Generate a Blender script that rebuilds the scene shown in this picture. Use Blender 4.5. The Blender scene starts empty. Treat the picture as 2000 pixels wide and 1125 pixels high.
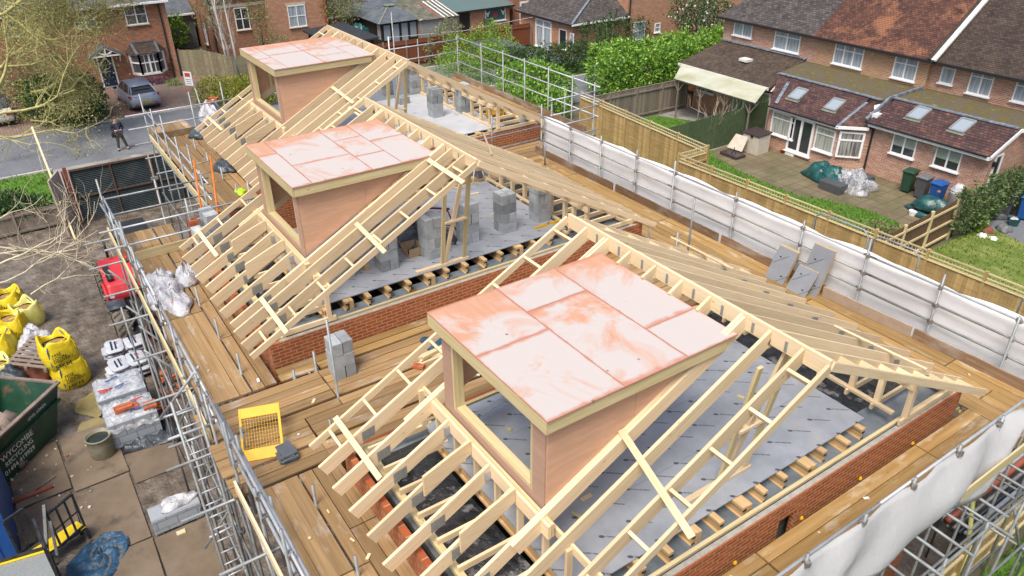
import bpy, bmesh, math, random
import numpy as np
from mathutils import Vector, Matrix

# ------------------------------------------------------------------ camera, world, sun
SC = bpy.context.scene
COL = SC.collection
FOC = 1480.638948
CAMP = Vector((0.0, 0.0, 13.6))
CF = Vector((-0.7165902466, 0.4817298893, -0.5044152379)); CR = Vector((0.5609529928, 0.8278235578, -0.0063164083)); CU = Vector((-0.4145240142, 0.2874795138, 0.8634381106))
cam = bpy.data.cameras.new("camera"); camo = bpy.data.objects.new("camera", cam); COL.objects.link(camo)
cam.sensor_width = 36.0; cam.lens = FOC / 2000.0 * 36.0; cam.clip_start = 0.1; cam.clip_end = 600.0
camo.matrix_world = Matrix(((CR.x, CU.x, -CF.x, CAMP.x), (CR.y, CU.y, -CF.y, CAMP.y), (CR.z, CU.z, -CF.z, CAMP.z), (0, 0, 0, 1)))
SC.camera = camo
SUN_EL, SUN_AZ = math.radians(60), math.radians(-56)     # azimuth measured from +X towards +Y
world = bpy.data.worlds.new("World"); SC.world = world; world.use_nodes = True
wn = world.node_tree; bg = wn.nodes["Background"]
sky = wn.nodes.new("ShaderNodeTexSky"); sky.sky_type = 'NISHITA'; sky.sun_disc = False
sky.sun_elevation = SUN_EL; sky.sun_rotation = math.radians(90) - SUN_AZ; sky.dust_density = 4.0; sky.air_density = 1.0; sky.ozone_density = 0.6
wn.links.new(sky.outputs[0], bg.inputs[0]); bg.inputs[1].default_value = 0.115
sun = bpy.data.lights.new("sun", 'SUN'); suno = bpy.data.objects.new("sun", sun); COL.objects.link(suno)
sun.energy = 2.1; sun.angle = math.radians(26); sun.color = (1.0, 0.94, 0.84)
sd = Vector((math.cos(SUN_EL) * math.cos(SUN_AZ), math.cos(SUN_EL) * math.sin(SUN_AZ), math.sin(SUN_EL)))
suno.location = sd * 60; suno.rotation_euler = sd.to_track_quat('Z', 'Y').to_euler()
SC.view_settings.view_transform = 'Standard'; SC.view_settings.look = 'None'
SC.view_settings.exposure = 0.72; SC.view_settings.gamma = 1.0
try: SC.cycles.max_bounces = 6; SC.cycles.transparent_max_bounces = 8
except Exception: pass

RN = random.Random(11)
def ray(px, py): return CF * FOC + CR * (px - 1000.0) - CU * (py - 562.5)
def at_z(px, py, z): d = ray(px, py); return CAMP + d * ((z - CAMP.z) / d.z)
def at_x(px, py, x): d = ray(px, py); return CAMP + d * ((x - CAMP.x) / d.x)
def at_y(px, py, y): d = ray(px, py); return CAMP + d * ((y - CAMP.y) / d.y)

# ------------------------------------------------------------------ materials
def mk(name):
    m = bpy.data.materials.new(name); m.use_nodes = True
    return m, m.node_tree, m.node_tree.nodes["Principled BSDF"]
def setin(nt, n, k, v):
    s = n.inputs[k]
    if hasattr(v, 'is_linked') or isinstance(v, bpy.types.NodeSocket): nt.links.new(v, s)
    else:
        if s.type == 'RGBA' and len(v) == 3: v = (*v, 1)
        s.default_value = v
def nd(nt, typ, ins=None, out=0, **props):
    n = nt.nodes.new(typ)
    for k, v in props.items(): setattr(n, k, v)
    for k, v in (ins or {}).items(): setin(nt, n, k, v)
    return n.outputs[out]
def math_(nt, op, a, b=0.0, c=0.0): return nd(nt, 'ShaderNodeMath', {0: a, 1: b, 2: c}, operation=op)
def noise(nt, vec, scale, detail=5.0, rough=0.6, dist=0.0): return nd(nt, 'ShaderNodeTexNoise', {'Vector': vec, 'Scale': scale, 'Detail': detail, 'Roughness': rough, 'Distortion': dist})
def ramp(nt, fac, stops, interp='LINEAR'):
    n = nt.nodes.new('ShaderNodeValToRGB'); cr = n.color_ramp; cr.interpolation = interp
    while len(cr.elements) < len(stops): cr.elements.new(0.5)
    for e, (p, c) in zip(cr.elements, stops):
        e.position = p; e.color = (*c, 1) if len(c) == 3 else c
    nt.links.new(fac, n.inputs[0]); return n.outputs[0]
def g(v): return (v, v, v)
def mix(nt, fac, a, b, blend='MIX'):
    n = nt.nodes.new('ShaderNodeMix'); n.data_type = 'RGBA'; n.blend_type = blend
    setin(nt, n, 0, fac); setin(nt, n, 6, a); setin(nt, n, 7, b); return n.outputs[2]
def vmap(nt, vec, scale=(1, 1, 1), loc=(0, 0, 0)): return nd(nt, 'ShaderNodeMapping', {'Vector': vec, 'Scale': scale, 'Location': loc})
def bump(nt, b, h, strength=0.3, dist=0.02):
    nt.links.new(nd(nt, 'ShaderNodeBump', {'Height': h, 'Strength': strength, 'Distance': dist}), b.inputs['Normal'])
def objco(nt, rnd=True):
    co = nd(nt, 'ShaderNodeTexCoord', out=3)
    if not rnd: return co
    r = nd(nt, 'ShaderNodeObjectInfo', out=5)
    off = nd(nt, 'ShaderNodeVectorMath', {0: nd(nt, 'ShaderNodeCombineXYZ', {0: math_(nt, 'MULTIPLY', r, 37.0), 1: math_(nt, 'MULTIPLY', r, 91.0), 2: math_(nt, 'MULTIPLY', r, 53.0)})}, operation='SCALE')
    return nd(nt, 'ShaderNodeVectorMath', {0: co, 1: nd(nt, 'ShaderNodeCombineXYZ', {0: math_(nt, 'MULTIPLY', r, 37.0), 1: math_(nt, 'MULTIPLY', r, 91.0), 2: math_(nt, 'MULTIPLY', r, 53.0)})}, operation='ADD')
def vary(nt, col, amt):
    r = nd(nt, 'ShaderNodeObjectInfo', out=5)
    v = math_(nt, 'MULTIPLY_ADD', r, amt, 1.0 - amt * 0.5)
    return nd(nt, 'ShaderNodeHueSaturation', {'Value': v, 'Color': col})
def m_noise(name, stops, scale=3.0, rough=0.7, metal=0.0, bmp=0.0, bscale=None, stretch=(1, 1, 1), rnd=0.0, detail=6.0, spec=0.4, roughvar=0.0, dirt_or_glint=None, bdist=0.02):
    m, nt, b = mk(name)
    co = vmap(nt, objco(nt), stretch)
    f = noise(nt, co, scale, detail)
    c = ramp(nt, f, stops)
    if dirt_or_glint: c = mix(nt, ramp(nt, noise(nt, objco(nt), dirt_or_glint[1], 5), [(dirt_or_glint[2], g(0)), (dirt_or_glint[3], g(1))]), c, dirt_or_glint[0])
    if rnd: c = vary(nt, c, rnd)
    setin(nt, b, 'Base Color', c); b.inputs['Roughness'].default_value = rough; b.inputs['Metallic'].default_value = metal
    b.inputs['Specular IOR Level'].default_value = spec
    if roughvar: setin(nt, b, 'Roughness', nd(nt, 'ShaderNodeMapRange', {0: noise(nt, objco(nt), scale * .7, 4), 1: .35, 2: .65, 3: max(.05, rough - roughvar), 4: min(1., rough + roughvar)}))
    if bmp: bump(nt, b, noise(nt, co, bscale or scale * 3, 6), bmp, bdist)
    return m
def m_flat(name, c, rough=0.6, metal=0.0, spec=0.4, var=0.12, rnd=0.0, scale=6.0):
    return m_noise(name, [(.3, tuple(x * (1 - var) for x in c)), (.7, tuple(min(1, x * (1 + var)) for x in c))], scale, rough, metal, spec=spec, rnd=rnd)
def m_wood(name, c1, c2, c3, rnd=0.25, rough=0.7, knots=True, grain=26.0, along=1.2, dirt_or_glint=None, axis=0, isl=False):
    m, nt, b = mk(name)
    co = objco(nt)
    f = noise(nt, vmap(nt, co, (along, grain, grain) if axis == 0 else (grain, along, grain)), 1.0, 5, .55)
    c = ramp(nt, f, [(.3, c1), (.5, c2), (.72, c3)])
    c = mix(nt, math_(nt, 'MULTIPLY', noise(nt, vmap(nt, co, (.9, 2, 2)), 1.3, 3), .5), c, tuple(x * .8 for x in c2))
    if knots:
        v = nd(nt, 'ShaderNodeTexVoronoi', {'Vector': vmap(nt, co, (1.0, 3.2, 3.2)), 'Scale': 2.1, 'Randomness': 1.0})
        c = mix(nt, ramp(nt, v, [(.035, g(.75)), (.085, g(0))]), c, tuple(x * .42 for x in c1))
    if dirt_or_glint: c = mix(nt, ramp(nt, noise(nt, vmap(nt, co, (.8, 2, 2)), dirt_or_glint[1], 5, .65), [(dirt_or_glint[2], g(0)), (dirt_or_glint[3], g(1))]), c, dirt_or_glint[0])
    c = nd(nt, 'ShaderNodeHueSaturation', {'Value': math_(nt, 'MULTIPLY_ADD', nd(nt, 'ShaderNodeNewGeometry', out=8), rnd, 1 - rnd / 2), 'Color': c}) if isl else vary(nt, c, rnd)
    setin(nt, b, 'Base Color', c); b.inputs['Roughness'].default_value = rough; b.inputs['Specular IOR Level'].default_value = .25
    bump(nt, b, f, .15, .004)
    return m
def wall_uv(nt, vs=1.0):
    tc = nt.nodes.new('ShaderNodeTexCoord')
    p = nt.nodes.new('ShaderNodeSeparateXYZ'); nt.links.new(tc.outputs['Object'], p.inputs[0])
    n = nt.nodes.new('ShaderNodeSeparateXYZ'); nt.links.new(tc.outputs['Normal'], n.inputs[0])
    side = math_(nt, 'GREATER_THAN', math_(nt, 'ABSOLUTE', n.outputs[0]), math_(nt, 'ABSOLUTE', n.outputs[1]))
    u = nd(nt, 'ShaderNodeMix', {0: side, 2: p.outputs[0], 3: p.outputs[1]}, data_type='FLOAT')
    v = math_(nt, 'MULTIPLY', p.outputs[2], vs)
    return nd(nt, 'ShaderNodeCombineXYZ', {0: u, 1: v, 2: 0.0}), tc.outputs['Object'], u, v
def m_brick(name, c1, c2, mort, stain=None, bw=.225, bh=.075, ms=.011, rough=.85, third=None):
    m, nt, b = mk(name)
    uv, ob, u, v = wall_uv(nt)
    br = nt.nodes.new('ShaderNodeTexBrick'); nt.links.new(uv, br.inputs['Vector'])
    for k, val in (('Color1', (*c1, 1)), ('Color2', (*c2, 1)), ('Mortar', (*mort, 1)), ('Scale', 1.0), ('Mortar Size', ms), ('Mortar Smooth', .1), ('Bias', 0.0), ('Brick Width', bw), ('Row Height', bh)): br.inputs[k].default_value = val
    c = br.outputs[0]
    if third:
        row = math_(nt, 'FLOOR', math_(nt, 'DIVIDE', v, bh)); colx = math_(nt, 'FLOOR', math_(nt, 'DIVIDE', math_(nt, 'ADD', u, math_(nt, 'MULTIPLY', math_(nt, 'MODULO', row, 2.0), bw * .5)), bw))
        wn_ = nd(nt, 'ShaderNodeTexWhiteNoise', {'Vector': nd(nt, 'ShaderNodeCombineXYZ', {0: row, 1: colx, 2: 0.0})}, noise_dimensions='3D')
        f = math_(nt, 'MULTIPLY', math_(nt, 'GREATER_THAN', wn_, third[1]), math_(nt, 'SUBTRACT', 1.0, br.outputs[1]))
        c = mix(nt, f, c, third[0])
    if stain: c = mix(nt, ramp(nt, noise(nt, ob, stain[1], 5), [(stain[2], g(0)), (stain[3], g(1))]), c, stain[0])
    c = mix(nt, math_(nt, 'MULTIPLY', noise(nt, ob, 14.0, 3), .35), c, tuple(x * .6 for x in c2))
    setin(nt, b, 'Base Color', c); b.inputs['Roughness'].default_value = rough; b.inputs['Specular IOR Level'].default_value = .2
    bump(nt, b, math_(nt, 'MULTIPLY_ADD', br.outputs[1], -1.0, math_(nt, 'MULTIPLY', noise(nt, ob, 60.0, 3), .4)), .5, .008)
    return m
def m_tile(name, stops, gap, vs, tw=.17, th=.10, patch=None, rough=.8, moss=None):
    m, nt, b = mk(name)
    uv, ob, u, v = wall_uv(nt, vs)
    br = nt.nodes.new('ShaderNodeTexBrick'); nt.links.new(uv, br.inputs['Vector'])
    for k, val in (('Color1', (0, 0, 0, 1)), ('Color2', (1, 1, 1, 1)), ('Mortar', (.5, .5, .5, 1)), ('Scale', 1.0), ('Mortar Size', .012), ('Mortar Smooth', .2), ('Bias', 0.0), ('Brick Width', tw), ('Row Height', th)): br.inputs[k].default_value = val
    f = math_(nt, 'ADD', math_(nt, 'MULTIPLY', nd(nt, 'ShaderNodeRGBToBW', {0: br.outputs[0]}), .35), math_(nt, 'MULTIPLY', noise(nt, ob, 1.4, 6, .65), .65))
    c = ramp(nt, f, stops)
    if patch: c = mix(nt, ramp(nt, noise(nt, vmap(nt, ob, (1, 1, 1), (7, 3, 1)), patch[1], 6, .7), [(patch[2], g(0)), (patch[3], g(1))]), c, patch[0])
    if moss: c = mix(nt, ramp(nt, noise(nt, vmap(nt, ob, (1, 1, 1), (2, 9, 4)), moss[1], 8, .75), [(moss[2], g(0)), (moss[3], g(1))]), c, moss[0])
    saw = math_(nt, 'FRACT', math_(nt, 'DIVIDE', v, th))
    c = mix(nt, ramp(nt, saw, [(0.0, g(.75)), (.16, g(0))]), c, gap)
    c = mix(nt, math_(nt, 'MULTIPLY', br.outputs[1], .6), c, gap)
    setin(nt, b, 'Base Color', c); b.inputs['Roughness'].default_value = rough; b.inputs['Specular IOR Level'].default_value = .25
    bump(nt, b, math_(nt, 'ADD', math_(nt, 'MULTIPLY', saw, -1.0), math_(nt, 'MULTIPLY', noise(nt, ob, 30, 3), .3)), .6, .015)
    return m
def m_leaf(name, stops, rough=.55, trans=.25, spec=.3):
    m, nt, b = mk(name)
    r = nd(nt, 'ShaderNodeNewGeometry', out=8)
    ob = nd(nt, 'ShaderNodeTexCoord', out=3)
    f = math_(nt, 'ADD', math_(nt, 'MULTIPLY', r, .6), math_(nt, 'MULTIPLY', noise(nt, ob, 1.1, 3), .4))
    c = ramp(nt, f, stops)
    setin(nt, b, 'Base Color', c); b.inputs['Roughness'].default_value = rough; b.inputs['Specular IOR Level'].default_value = spec
    out = nt.nodes['Material Output']
    tr = nt.nodes.new('ShaderNodeBsdfTranslucent'); nt.links.new(c, tr.inputs[0])
    mx = nt.nodes.new('ShaderNodeMixShader'); mx.inputs[0].default_value = trans
    nt.links.new(b.outputs[0], mx.inputs[1]); nt.links.new(tr.outputs[0], mx.inputs[2]); nt.links.new(mx.outputs[0], out.inputs[0])
    return m

M = {}
M['pine'] = m_wood('pine', (.64, .48, .285), (.73, .575, .37), (.78, .645, .45), .3)
M['pine_board'] = m_wood('pine_board', (.62, .465, .27), (.71, .55, .345), (.76, .62, .42), .2, knots=False, axis=1)
M['pine_green'] = m_wood('pine_treated', (.50, .40, .20), (.60, .50, .28), (.68, .58, .36), .25)
M['ijoist'] = m_wood('joist_wood', (.50, .32, .15), (.62, .42, .21), (.70, .52, .30), .2)
M['board'] = m_wood('scaffold_board', (.22, .135, .062), (.295, .19, .09), (.365, .25, .135), .6, .75, True, 22., .8, dirt_or_glint=((.40, .36, .32), 1.6, .58, .78))
M['board_wet'] = m_wood('scaffold_board_worn', (.24, .14, .05), (.325, .205, .08), (.40, .275, .13), .45, .6, True, 18., .8, dirt_or_glint=((.44, .37, .27), 1.4, .55, .7))
M['oldwood'] = m_wood('weathered_wood', (.14, .11, .09), (.23, .19, .155), (.32, .275, .23), .5, isl=True)
M['fence_new'] = m_wood('fence_wood', (.30, .195, .075), (.42, .29, .12), (.50, .37, .18), .45, .8, False, 12., 1.0, isl=True)
M['fence_mid'] = m_wood('grey_fence_wood', (.16, .14, .09), (.26, .23, .15), (.34, .31, .21), .35, .8, False, 12., 1.0, isl=True)
M['toe'] = m_wood('toe_board', (.14, .085, .05), (.22, .14, .085), (.30, .21, .14), .5, dirt_or_glint=((.34, .30, .26), 1.3, .5, .7))
M['steel'] = m_noise('galvanised_tube', [(.3, (.20, .215, .22)), (.7, (.34, .36, .365))], 5., .5, .3, rnd=.25, spec=.5, dirt_or_glint=((.20, .17, .14), 3., .6, .8))
M['steel_bright'] = m_noise('galvanised_tube_clean', [(.3, (.34, .37, .40)), (.7, (.48, .51, .55))], 4., .45, .25, rnd=.15, spec=.5)
M['coupler'] = m_noise('coupler_steel', [(.35, (.16, .13, .11)), (.65, (.42, .40, .38))], 20., .5, .5, rnd=.4)
M['nailplate'] = m_noise('nail_plate', [(.3, (.28, .30, .29)), (.7, (.42, .44, .43))], 40., .5, .5, stretch=(1, 1, 1))
M['brick_new'] = m_brick('new_red_brick', (.40, .105, .040), (.30, .078, .032), (.46, .30, .17), third=((.42, .125, .05), .75))
M['brick_r'] = m_brick('pale_red_brick', (.47, .235, .155), (.37, .15, .10), (.56, .47, .40), third=((.52, .32, .215), .6))
M['brick_l'] = m_brick('multi_red_brick', (.40, .14, .07), (.31, .095, .05), (.44, .32, .22), third=((.13, .075, .06), .72))
M['brick_o'] = m_brick('orange_brick', (.46, .19, .10), (.38, .14, .075), (.50, .38, .28), third=((.50, .26, .16), .7))
M['brick_y'] = m_brick('tan_brick', (.47, .28, .135), (.40, .215, .10), (.58, .50, .40), third=((.42, .16, .08), .7))
def m_block():
    m, nt, b = mk('concrete_block'); ob = objco(nt)
    c = ramp(nt, noise(nt, ob, 5., 6), [(.3, (.25, .27, .285)), (.7, (.40, .43, .45))])
    c = mix(nt, ramp(nt, noise(nt, ob, 90., 3), [(.55, g(0)), (.7, g(.5))]), c, (.18, .19, .20))
    c = vary(nt, c, .55); setin(nt, b, 'Base Color', c); b.inputs['Roughness'].default_value = .9
    bump(nt, b, noise(nt, ob, 70., 4), .4, .006); return m
M['block'] = m_block()
M['mudwall'] = m_brick('block_wall', (.15, .16, .165), (.11, .12, .125), (.2, .2, .195), bw=.44, bh=.22)
M['membrane'] = m_noise('black_membrane', [(.35, (.02, .022, .026)), (.7, (.07, .075, .085))], 3., .22, bmp=1., bscale=7., spec=.8, dirt_or_glint=((.30, .30, .31), 3.2, .57, .66), bdist=.05)  # pale grime flecks, brightened to paint wet glints into the colour
M['dpm'] = m_noise('grey_membrane', [(.35, (.12, .145, .17)), (.7, (.22, .255, .29))], 3., .4, bmp=.6, bscale=9., spec=.5, dirt_or_glint=((.16, .10, .04), 1.6, .62, .72))
def m_sheet(name, a, b, tr, bmp, bs):
    m = m_noise(name, [(.3, a), (.7, b)], 1.2, .6, bmp=bmp, bscale=bs, spec=.25, bdist=.05); nt = m.node_tree; bs_ = nt.nodes['Principled BSDF']; t = nt.nodes.new('ShaderNodeBsdfTranslucent'); t.inputs[0].default_value = (*b, 1)
    mx = nt.nodes.new('ShaderNodeMixShader'); mx.inputs[0].default_value = tr; nt.links.new(bs_.outputs[0], mx.inputs[1]); nt.links.new(t.outputs[0], mx.inputs[2]); nt.links.new(mx.outputs[0], nt.nodes['Material Output'].inputs[0]); return m
M['white_sheet'] = m_sheet('white_sheeting', (.80, .81, .83), (.89, .90, .91), .12, .04, 1.4); M['near_sheet'] = m_sheet('translucent_sheeting', (.56, .57, .58), (.66, .67, .68), .4, .7, 2.2)
M['floor_white'] = m_noise('pale_floor_sheeting', [(.3, (.52, .54, .58)), (.7, (.64, .66, .70))], 1.6, .5, bmp=.6, bscale=3., bdist=.05, dirt_or_glint=((.30, .30, .32), 1.4, .6, .75))
M['white_film'] = m_noise('white_film', [(.35, (.34, .35, .39)), (.55, (.52, .53, .57)), (.75, (.66, .66, .70))], 4., .32, bmp=1., bscale=6., spec=.5, bdist=.07, dirt_or_glint=((.50, .24, .19), 7., .62, .68))
M['mortar'] = m_noise('old_mortar', [(.3, (.28, .26, .22)), (.7, (.42, .40, .36))], 9., .9)
def m_floor():
    m, nt, b = mk('foil_floor_panel'); co = objco(nt, False)
    s = nt.nodes.new('ShaderNodeSeparateXYZ'); nt.links.new(co, s.inputs[0])
    U_ = math_(nt, 'MULTIPLY_ADD', s.outputs[0], .64, math_(nt, 'MULTIPLY', s.outputs[1], .77)); V_ = math_(nt, 'MULTIPLY_ADD', s.outputs[1], .64, math_(nt, 'MULTIPLY', s.outputs[0], -.77))
    row = math_(nt, 'FLOOR', math_(nt, 'DIVIDE', V_, .30)); sh = math_(nt, 'MULTIPLY', math_(nt, 'MODULO', math_(nt, 'ABSOLUTE', row), 2.0), .37)
    fu = math_(nt, 'MULTIPLY', math_(nt, 'FRACT', math_(nt, 'DIVIDE', math_(nt, 'ADD', U_, sh), .74)), .74); fv = math_(nt, 'MULTIPLY', math_(nt, 'FRACT', math_(nt, 'DIVIDE', V_, .30)), .30)
    def box_(f, a, c_): return math_(nt, 'MULTIPLY', math_(nt, 'GREATER_THAN', f, a), math_(nt, 'LESS_THAN', f, c_))
    wz = nd(nt, 'ShaderNodeTexNoise', {'Vector': nd(nt, 'ShaderNodeCombineXYZ', {0: U_, 1: V_, 2: 0.0}), 'Scale': 70., 'Detail': 1.0})
    lett = math_(nt, 'MULTIPLY', math_(nt, 'MULTIPLY', box_(fu, .17, .44), box_(fv, .14, .165)), math_(nt, 'GREATER_THAN', wz, .46))
    el = math_(nt, 'LESS_THAN', math_(nt, 'ADD', math_(nt, 'POWER', math_(nt, 'DIVIDE', math_(nt, 'SUBTRACT', fu, .12), .042), 2.0), math_(nt, 'POWER', math_(nt, 'DIVIDE', math_(nt, 'SUBTRACT', fv, .145), .024), 2.0)), 1.0)
    mask = math_(nt, 'MULTIPLY', math_(nt, 'MAXIMUM', lett, el), .9)
    c = ramp(nt, noise(nt, co, 2.2, 5), [(.3, (.30, .325, .365)), (.7, (.42, .445, .49))])
    c = mix(nt, ramp(nt, noise(nt, co, 1.1, 6), [(.6, g(0)), (.75, g(.5))]), c, (.42, .38, .34))
    c = mix(nt, mask, c, (.06, .065, .08)); setin(nt, b, 'Base Color', c); b.inputs['Roughness'].default_value = .42; b.inputs['Metallic'].default_value = .15
    bump(nt, b, noise(nt, co, 5., 4), .25, .02); return m
M['floor'] = m_floor()
def m_ply(name, seam=True, base=(.56, .32, .21), white=(.50, .45, .43), red=(.46, .20, .135), amt=(.35, .50), axis=0):
    m, nt, b = mk(name); tc = nt.nodes.new('ShaderNodeTexCoord'); ge = tc.outputs['Generated']; ob = objco(nt)
    gr = noise(nt, vmap(nt, ob, (1.2, 9, 9) if axis == 0 else (9, 1.2, 9)), 1.2, 6, .6, 1.0)
    c = ramp(nt, gr, [(.3, tuple(x * .86 for x in base)), (.6, base), (.8, tuple(min(1, x * 1.12) for x in base))])
    if seam:
        wz = nd(nt, 'ShaderNodeTexWhiteNoise', {'W': nd(nt, 'ShaderNodeObjectInfo', out=5)}, noise_dimensions='1D')
        raw = tc.outputs['Object']; sx_ = nt.nodes.new('ShaderNodeSeparateXYZ'); nt.links.new(raw, sx_.inputs[0]); bias = nd(nt, 'ShaderNodeMapRange', {0: sx_.outputs[0], 1: -1.35, 2: .1, 3: .21, 4: -.05})
        big = math_(nt, 'SUBTRACT', noise(nt, raw, 1.1, 6, .62, .8), bias)
        w = ramp(nt, math_(nt, 'ADD', big, math_(nt, 'MULTIPLY_ADD', wz, .14, -.04)), [(amt[0], g(0)), (amt[1], g(1))])
        wh = mix(nt, math_(nt, 'MULTIPLY', gr, .5), white, tuple(x * .93 for x in white))
        c = mix(nt, w, mix(nt, .25, c, red), wh)
        s = nt.nodes.new('ShaderNodeSeparateXYZ'); nt.links.new(ge, s.inputs[0])
        ex = math_(nt, 'MINIMUM', s.outputs[0], math_(nt, 'SUBTRACT', 1.0, s.outputs[0])); ey = math_(nt, 'MINIMUM', s.outputs[1], math_(nt, 'SUBTRACT', 1.0, s.outputs[1]))
        e = math_(nt, 'ADD', math_(nt, 'MINIMUM', math_(nt, 'MULTIPLY', ex, .55), ey), math_(nt, 'MULTIPLY', math_(nt, 'SUBTRACT', noise(nt, ob, 5., 4), .5), .05))
        c = mix(nt, ramp(nt, e, [(.0, g(.9)), (.008, g(.75)), (.022, g(0))]), c, red)
        sp = nd(nt, 'ShaderNodeTexVoronoi', {'Vector': vmap(nt, raw, (1, 1, 0)), 'Scale': 3.0, 'Randomness': .55})
        c = mix(nt, ramp(nt, sp, [(.05, g(.8)), (.085, g(0))]), c, tuple(x * .5 for x in red))
    setin(nt, b, 'Base Color', c); b.inputs['Roughness'].default_value = .7; b.inputs['Specular IOR Level'].default_value = .2; return m
M['plyroof'] = m_ply('weathered_plywood')
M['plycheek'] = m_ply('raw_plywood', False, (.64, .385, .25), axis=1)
M['plydark'] = m_ply('dark_plywood', False, (.44, .28, .21))  # dormer front panels, a darker base colour than the cheeks
M['mud'] = m_noise('site_mud', [(.3, (.06, .047, .036)), (.5, (.13, .105, .082)), (.7, (.225, .19, .155))], 2.4, .55, bmp=1., bscale=4., roughvar=.3, spec=.5, detail=9, bdist=.12, dirt_or_glint=((.20, .18, .16), .5, .55, .75))
M['soil'] = m_noise('rough_ground', [(.3, (.07, .06, .04)), (.5, (.11, .10, .06)), (.7, (.10, .13, .05))], .8, .95, bmp=.6, bscale=6., detail=8)
M['asphalt'] = m_noise('asphalt', [(.3, (.125, .135, .155)), (.7, (.175, .185, .205))], 1.1, .85, bmp=.3, bscale=60., detail=10, dirt_or_glint=((.22, .21, .20), .7, .6, .8))
M['concrete'] = m_noise('concrete', [(.3, (.22, .21, .20)), (.7, (.33, .315, .295))], 1.0, .9, bmp=.2, bscale=30., detail=9, dirt_or_glint=((.13, .11, .09), .9, .5, .7))
M['kerb'] = m_noise('kerb_stone', [(.3, (.36, .35, .32)), (.7, (.50, .48, .45))], 3., .9)
M['mat'] = m_noise('ground_ply', [(.25, (.125, .092, .062)), (.5, (.17, .13, .09)), (.75, (.215, .17, .125))], 1.4, .6, bmp=.25, bscale=14., detail=9, rnd=.25, roughvar=.2, dirt_or_glint=((.07, .055, .045), 1.8, .55, .75))
def m_slab():
    m, nt, b = mk('patio_slabs'); co = objco(nt, False); br = nt.nodes.new('ShaderNodeTexBrick'); nt.links.new(co, br.inputs['Vector'])
    for k, v in (('Color1', (.215, .175, .105, 1)), ('Color2', (.165, .135, .08, 1)), ('Mortar', (.055, .05, .03, 1)), ('Scale', 1.0), ('Mortar Size', .018), ('Brick Width', .62), ('Row Height', .62)): br.inputs[k].default_value = v
    br.offset = 0.0; c = mix(nt, ramp(nt, noise(nt, co, .8, 8, .7), [(.42, g(0)), (.66, g(.85))]), br.outputs[0], (.085, .085, .035)); c = mix(nt, ramp(nt, noise(nt, vmap(nt, co, (1, 1, 1), (5, 5, 0)), .5, 6), [(.5, g(0)), (.7, g(.6))]), c, (.14, .095, .06))
    setin(nt, b, 'Base Color', c); b.inputs['Roughness'].default_value = .7; bump(nt, b, noise(nt, co, 20., 4), .2, .01); return m
M['slab'] = m_slab()
def m_paving():
    m, nt, b = mk('block_paving'); co = objco(nt, False)
    br = nt.nodes.new('ShaderNodeTexBrick'); nt.links.new(co, br.inputs['Vector'])
    for k, v in (('Color1', (.27, .20, .165, 1)), ('Color2', (.19, .145, .12, 1)), ('Mortar', (.09, .075, .06, 1)), ('Scale', 1.0), ('Mortar Size', .012), ('Brick Width', .30), ('Row Height', .15)): br.inputs[k].default_value = v
    c = mix(nt, ramp(nt, noise(nt, co, .6, 5), [(.45, g(0)), (.65, g(.6))]), br.outputs[0], (.25, .10, .075))
    c = mix(nt, ramp(nt, noise(nt, co, .9, 6), [(.5, g(0)), (.7, g(.7))]), c, (.15, .13, .095))
    setin(nt, b, 'Base Color', c); b.inputs['Roughness'].default_value = .85; bump(nt, b, br.outputs[1], -.4, .01); return m
M['paving'] = m_paving()
M['grass'] = m_noise('lawn', [(.25, (.045, .105, .016)), (.5, (.08, .175, .024)), (.75, (.14, .24, .045))], 2.2, .9, bmp=.8, bscale=40., detail=10, spec=.15, dirt_or_glint=((.16, .17, .055), .9, .56, .75))
M['grass_dry'] = m_noise('mossy_lawn', [(.25, (.075, .125, .022)), (.5, (.15, .20, .045)), (.75, (.29, .29, .105))], 1.3, .9, bmp=.9, bscale=30., detail=10, spec=.15, stretch=(1, 2.2, 1))
M['blade'] = m_leaf('grass_blade', [(0.2, (0.053, 0.127, 0.018)), (0.55, (0.113, 0.233, 0.032)), (0.9, (0.256, 0.36, 0.09))], .7, .3, .15)
M['leaf_dark'] = m_leaf('leaf_dark', [(0.15, (0.02, 0.048, 0.017)), (0.5, (0.051, 0.105, 0.034)), (0.85, (0.128, 0.212, 0.065))])
M['leaf_laurel'] = m_leaf('leaf_laurel', [(0.12, (0.06, 0.151, 0.021)), (0.45, (0.172, 0.352, 0.044)), (0.75, (0.363, 0.584, 0.091)), (0.95, (0.725, 0.75, 0.302))], .35, .3, .5)
M['leaf_yellow'] = m_leaf('leaf_yellow', [(0.15, (0.101, 0.144, 0.02)), (0.5, (0.261, 0.295, 0.037)), (0.9, (0.506, 0.49, 0.085))])
M['leaf_ivy'] = m_leaf('leaf_ivy', [(0.15, (0.037, 0.076, 0.027)), (0.5, (0.111, 0.178, 0.06)), (0.9, (0.289, 0.357, 0.17))], .4)
M['leaf_lime'] = m_leaf('leaf_lime', [(0.15, (0.083, 0.184, 0.023)), (0.5, (0.2, 0.367, 0.049)), (0.9, (0.434, 0.567, 0.117))])
M['leaf_sage'] = m_leaf('leaf_sage', [(0.15, (0.115, 0.135, 0.054)), (0.5, (0.257, 0.27, 0.115)), (0.9, (0.446, 0.432, 0.216))])
M['leaf_red'] = m_leaf('leaf_red', [(.15, (.10, .02, .025)), (.6, (.22, .05, .05)), (.9, (.30, .12, .10))])
M['leaf_purple'] = m_leaf('leaf_purple', [(.15, (.08, .03, .09)), (.6, (.18, .08, .18)), (.9, (.28, .18, .26))])
M['petal'] = m_flat('white_petal', (.75, .73, .70), .6)
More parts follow.
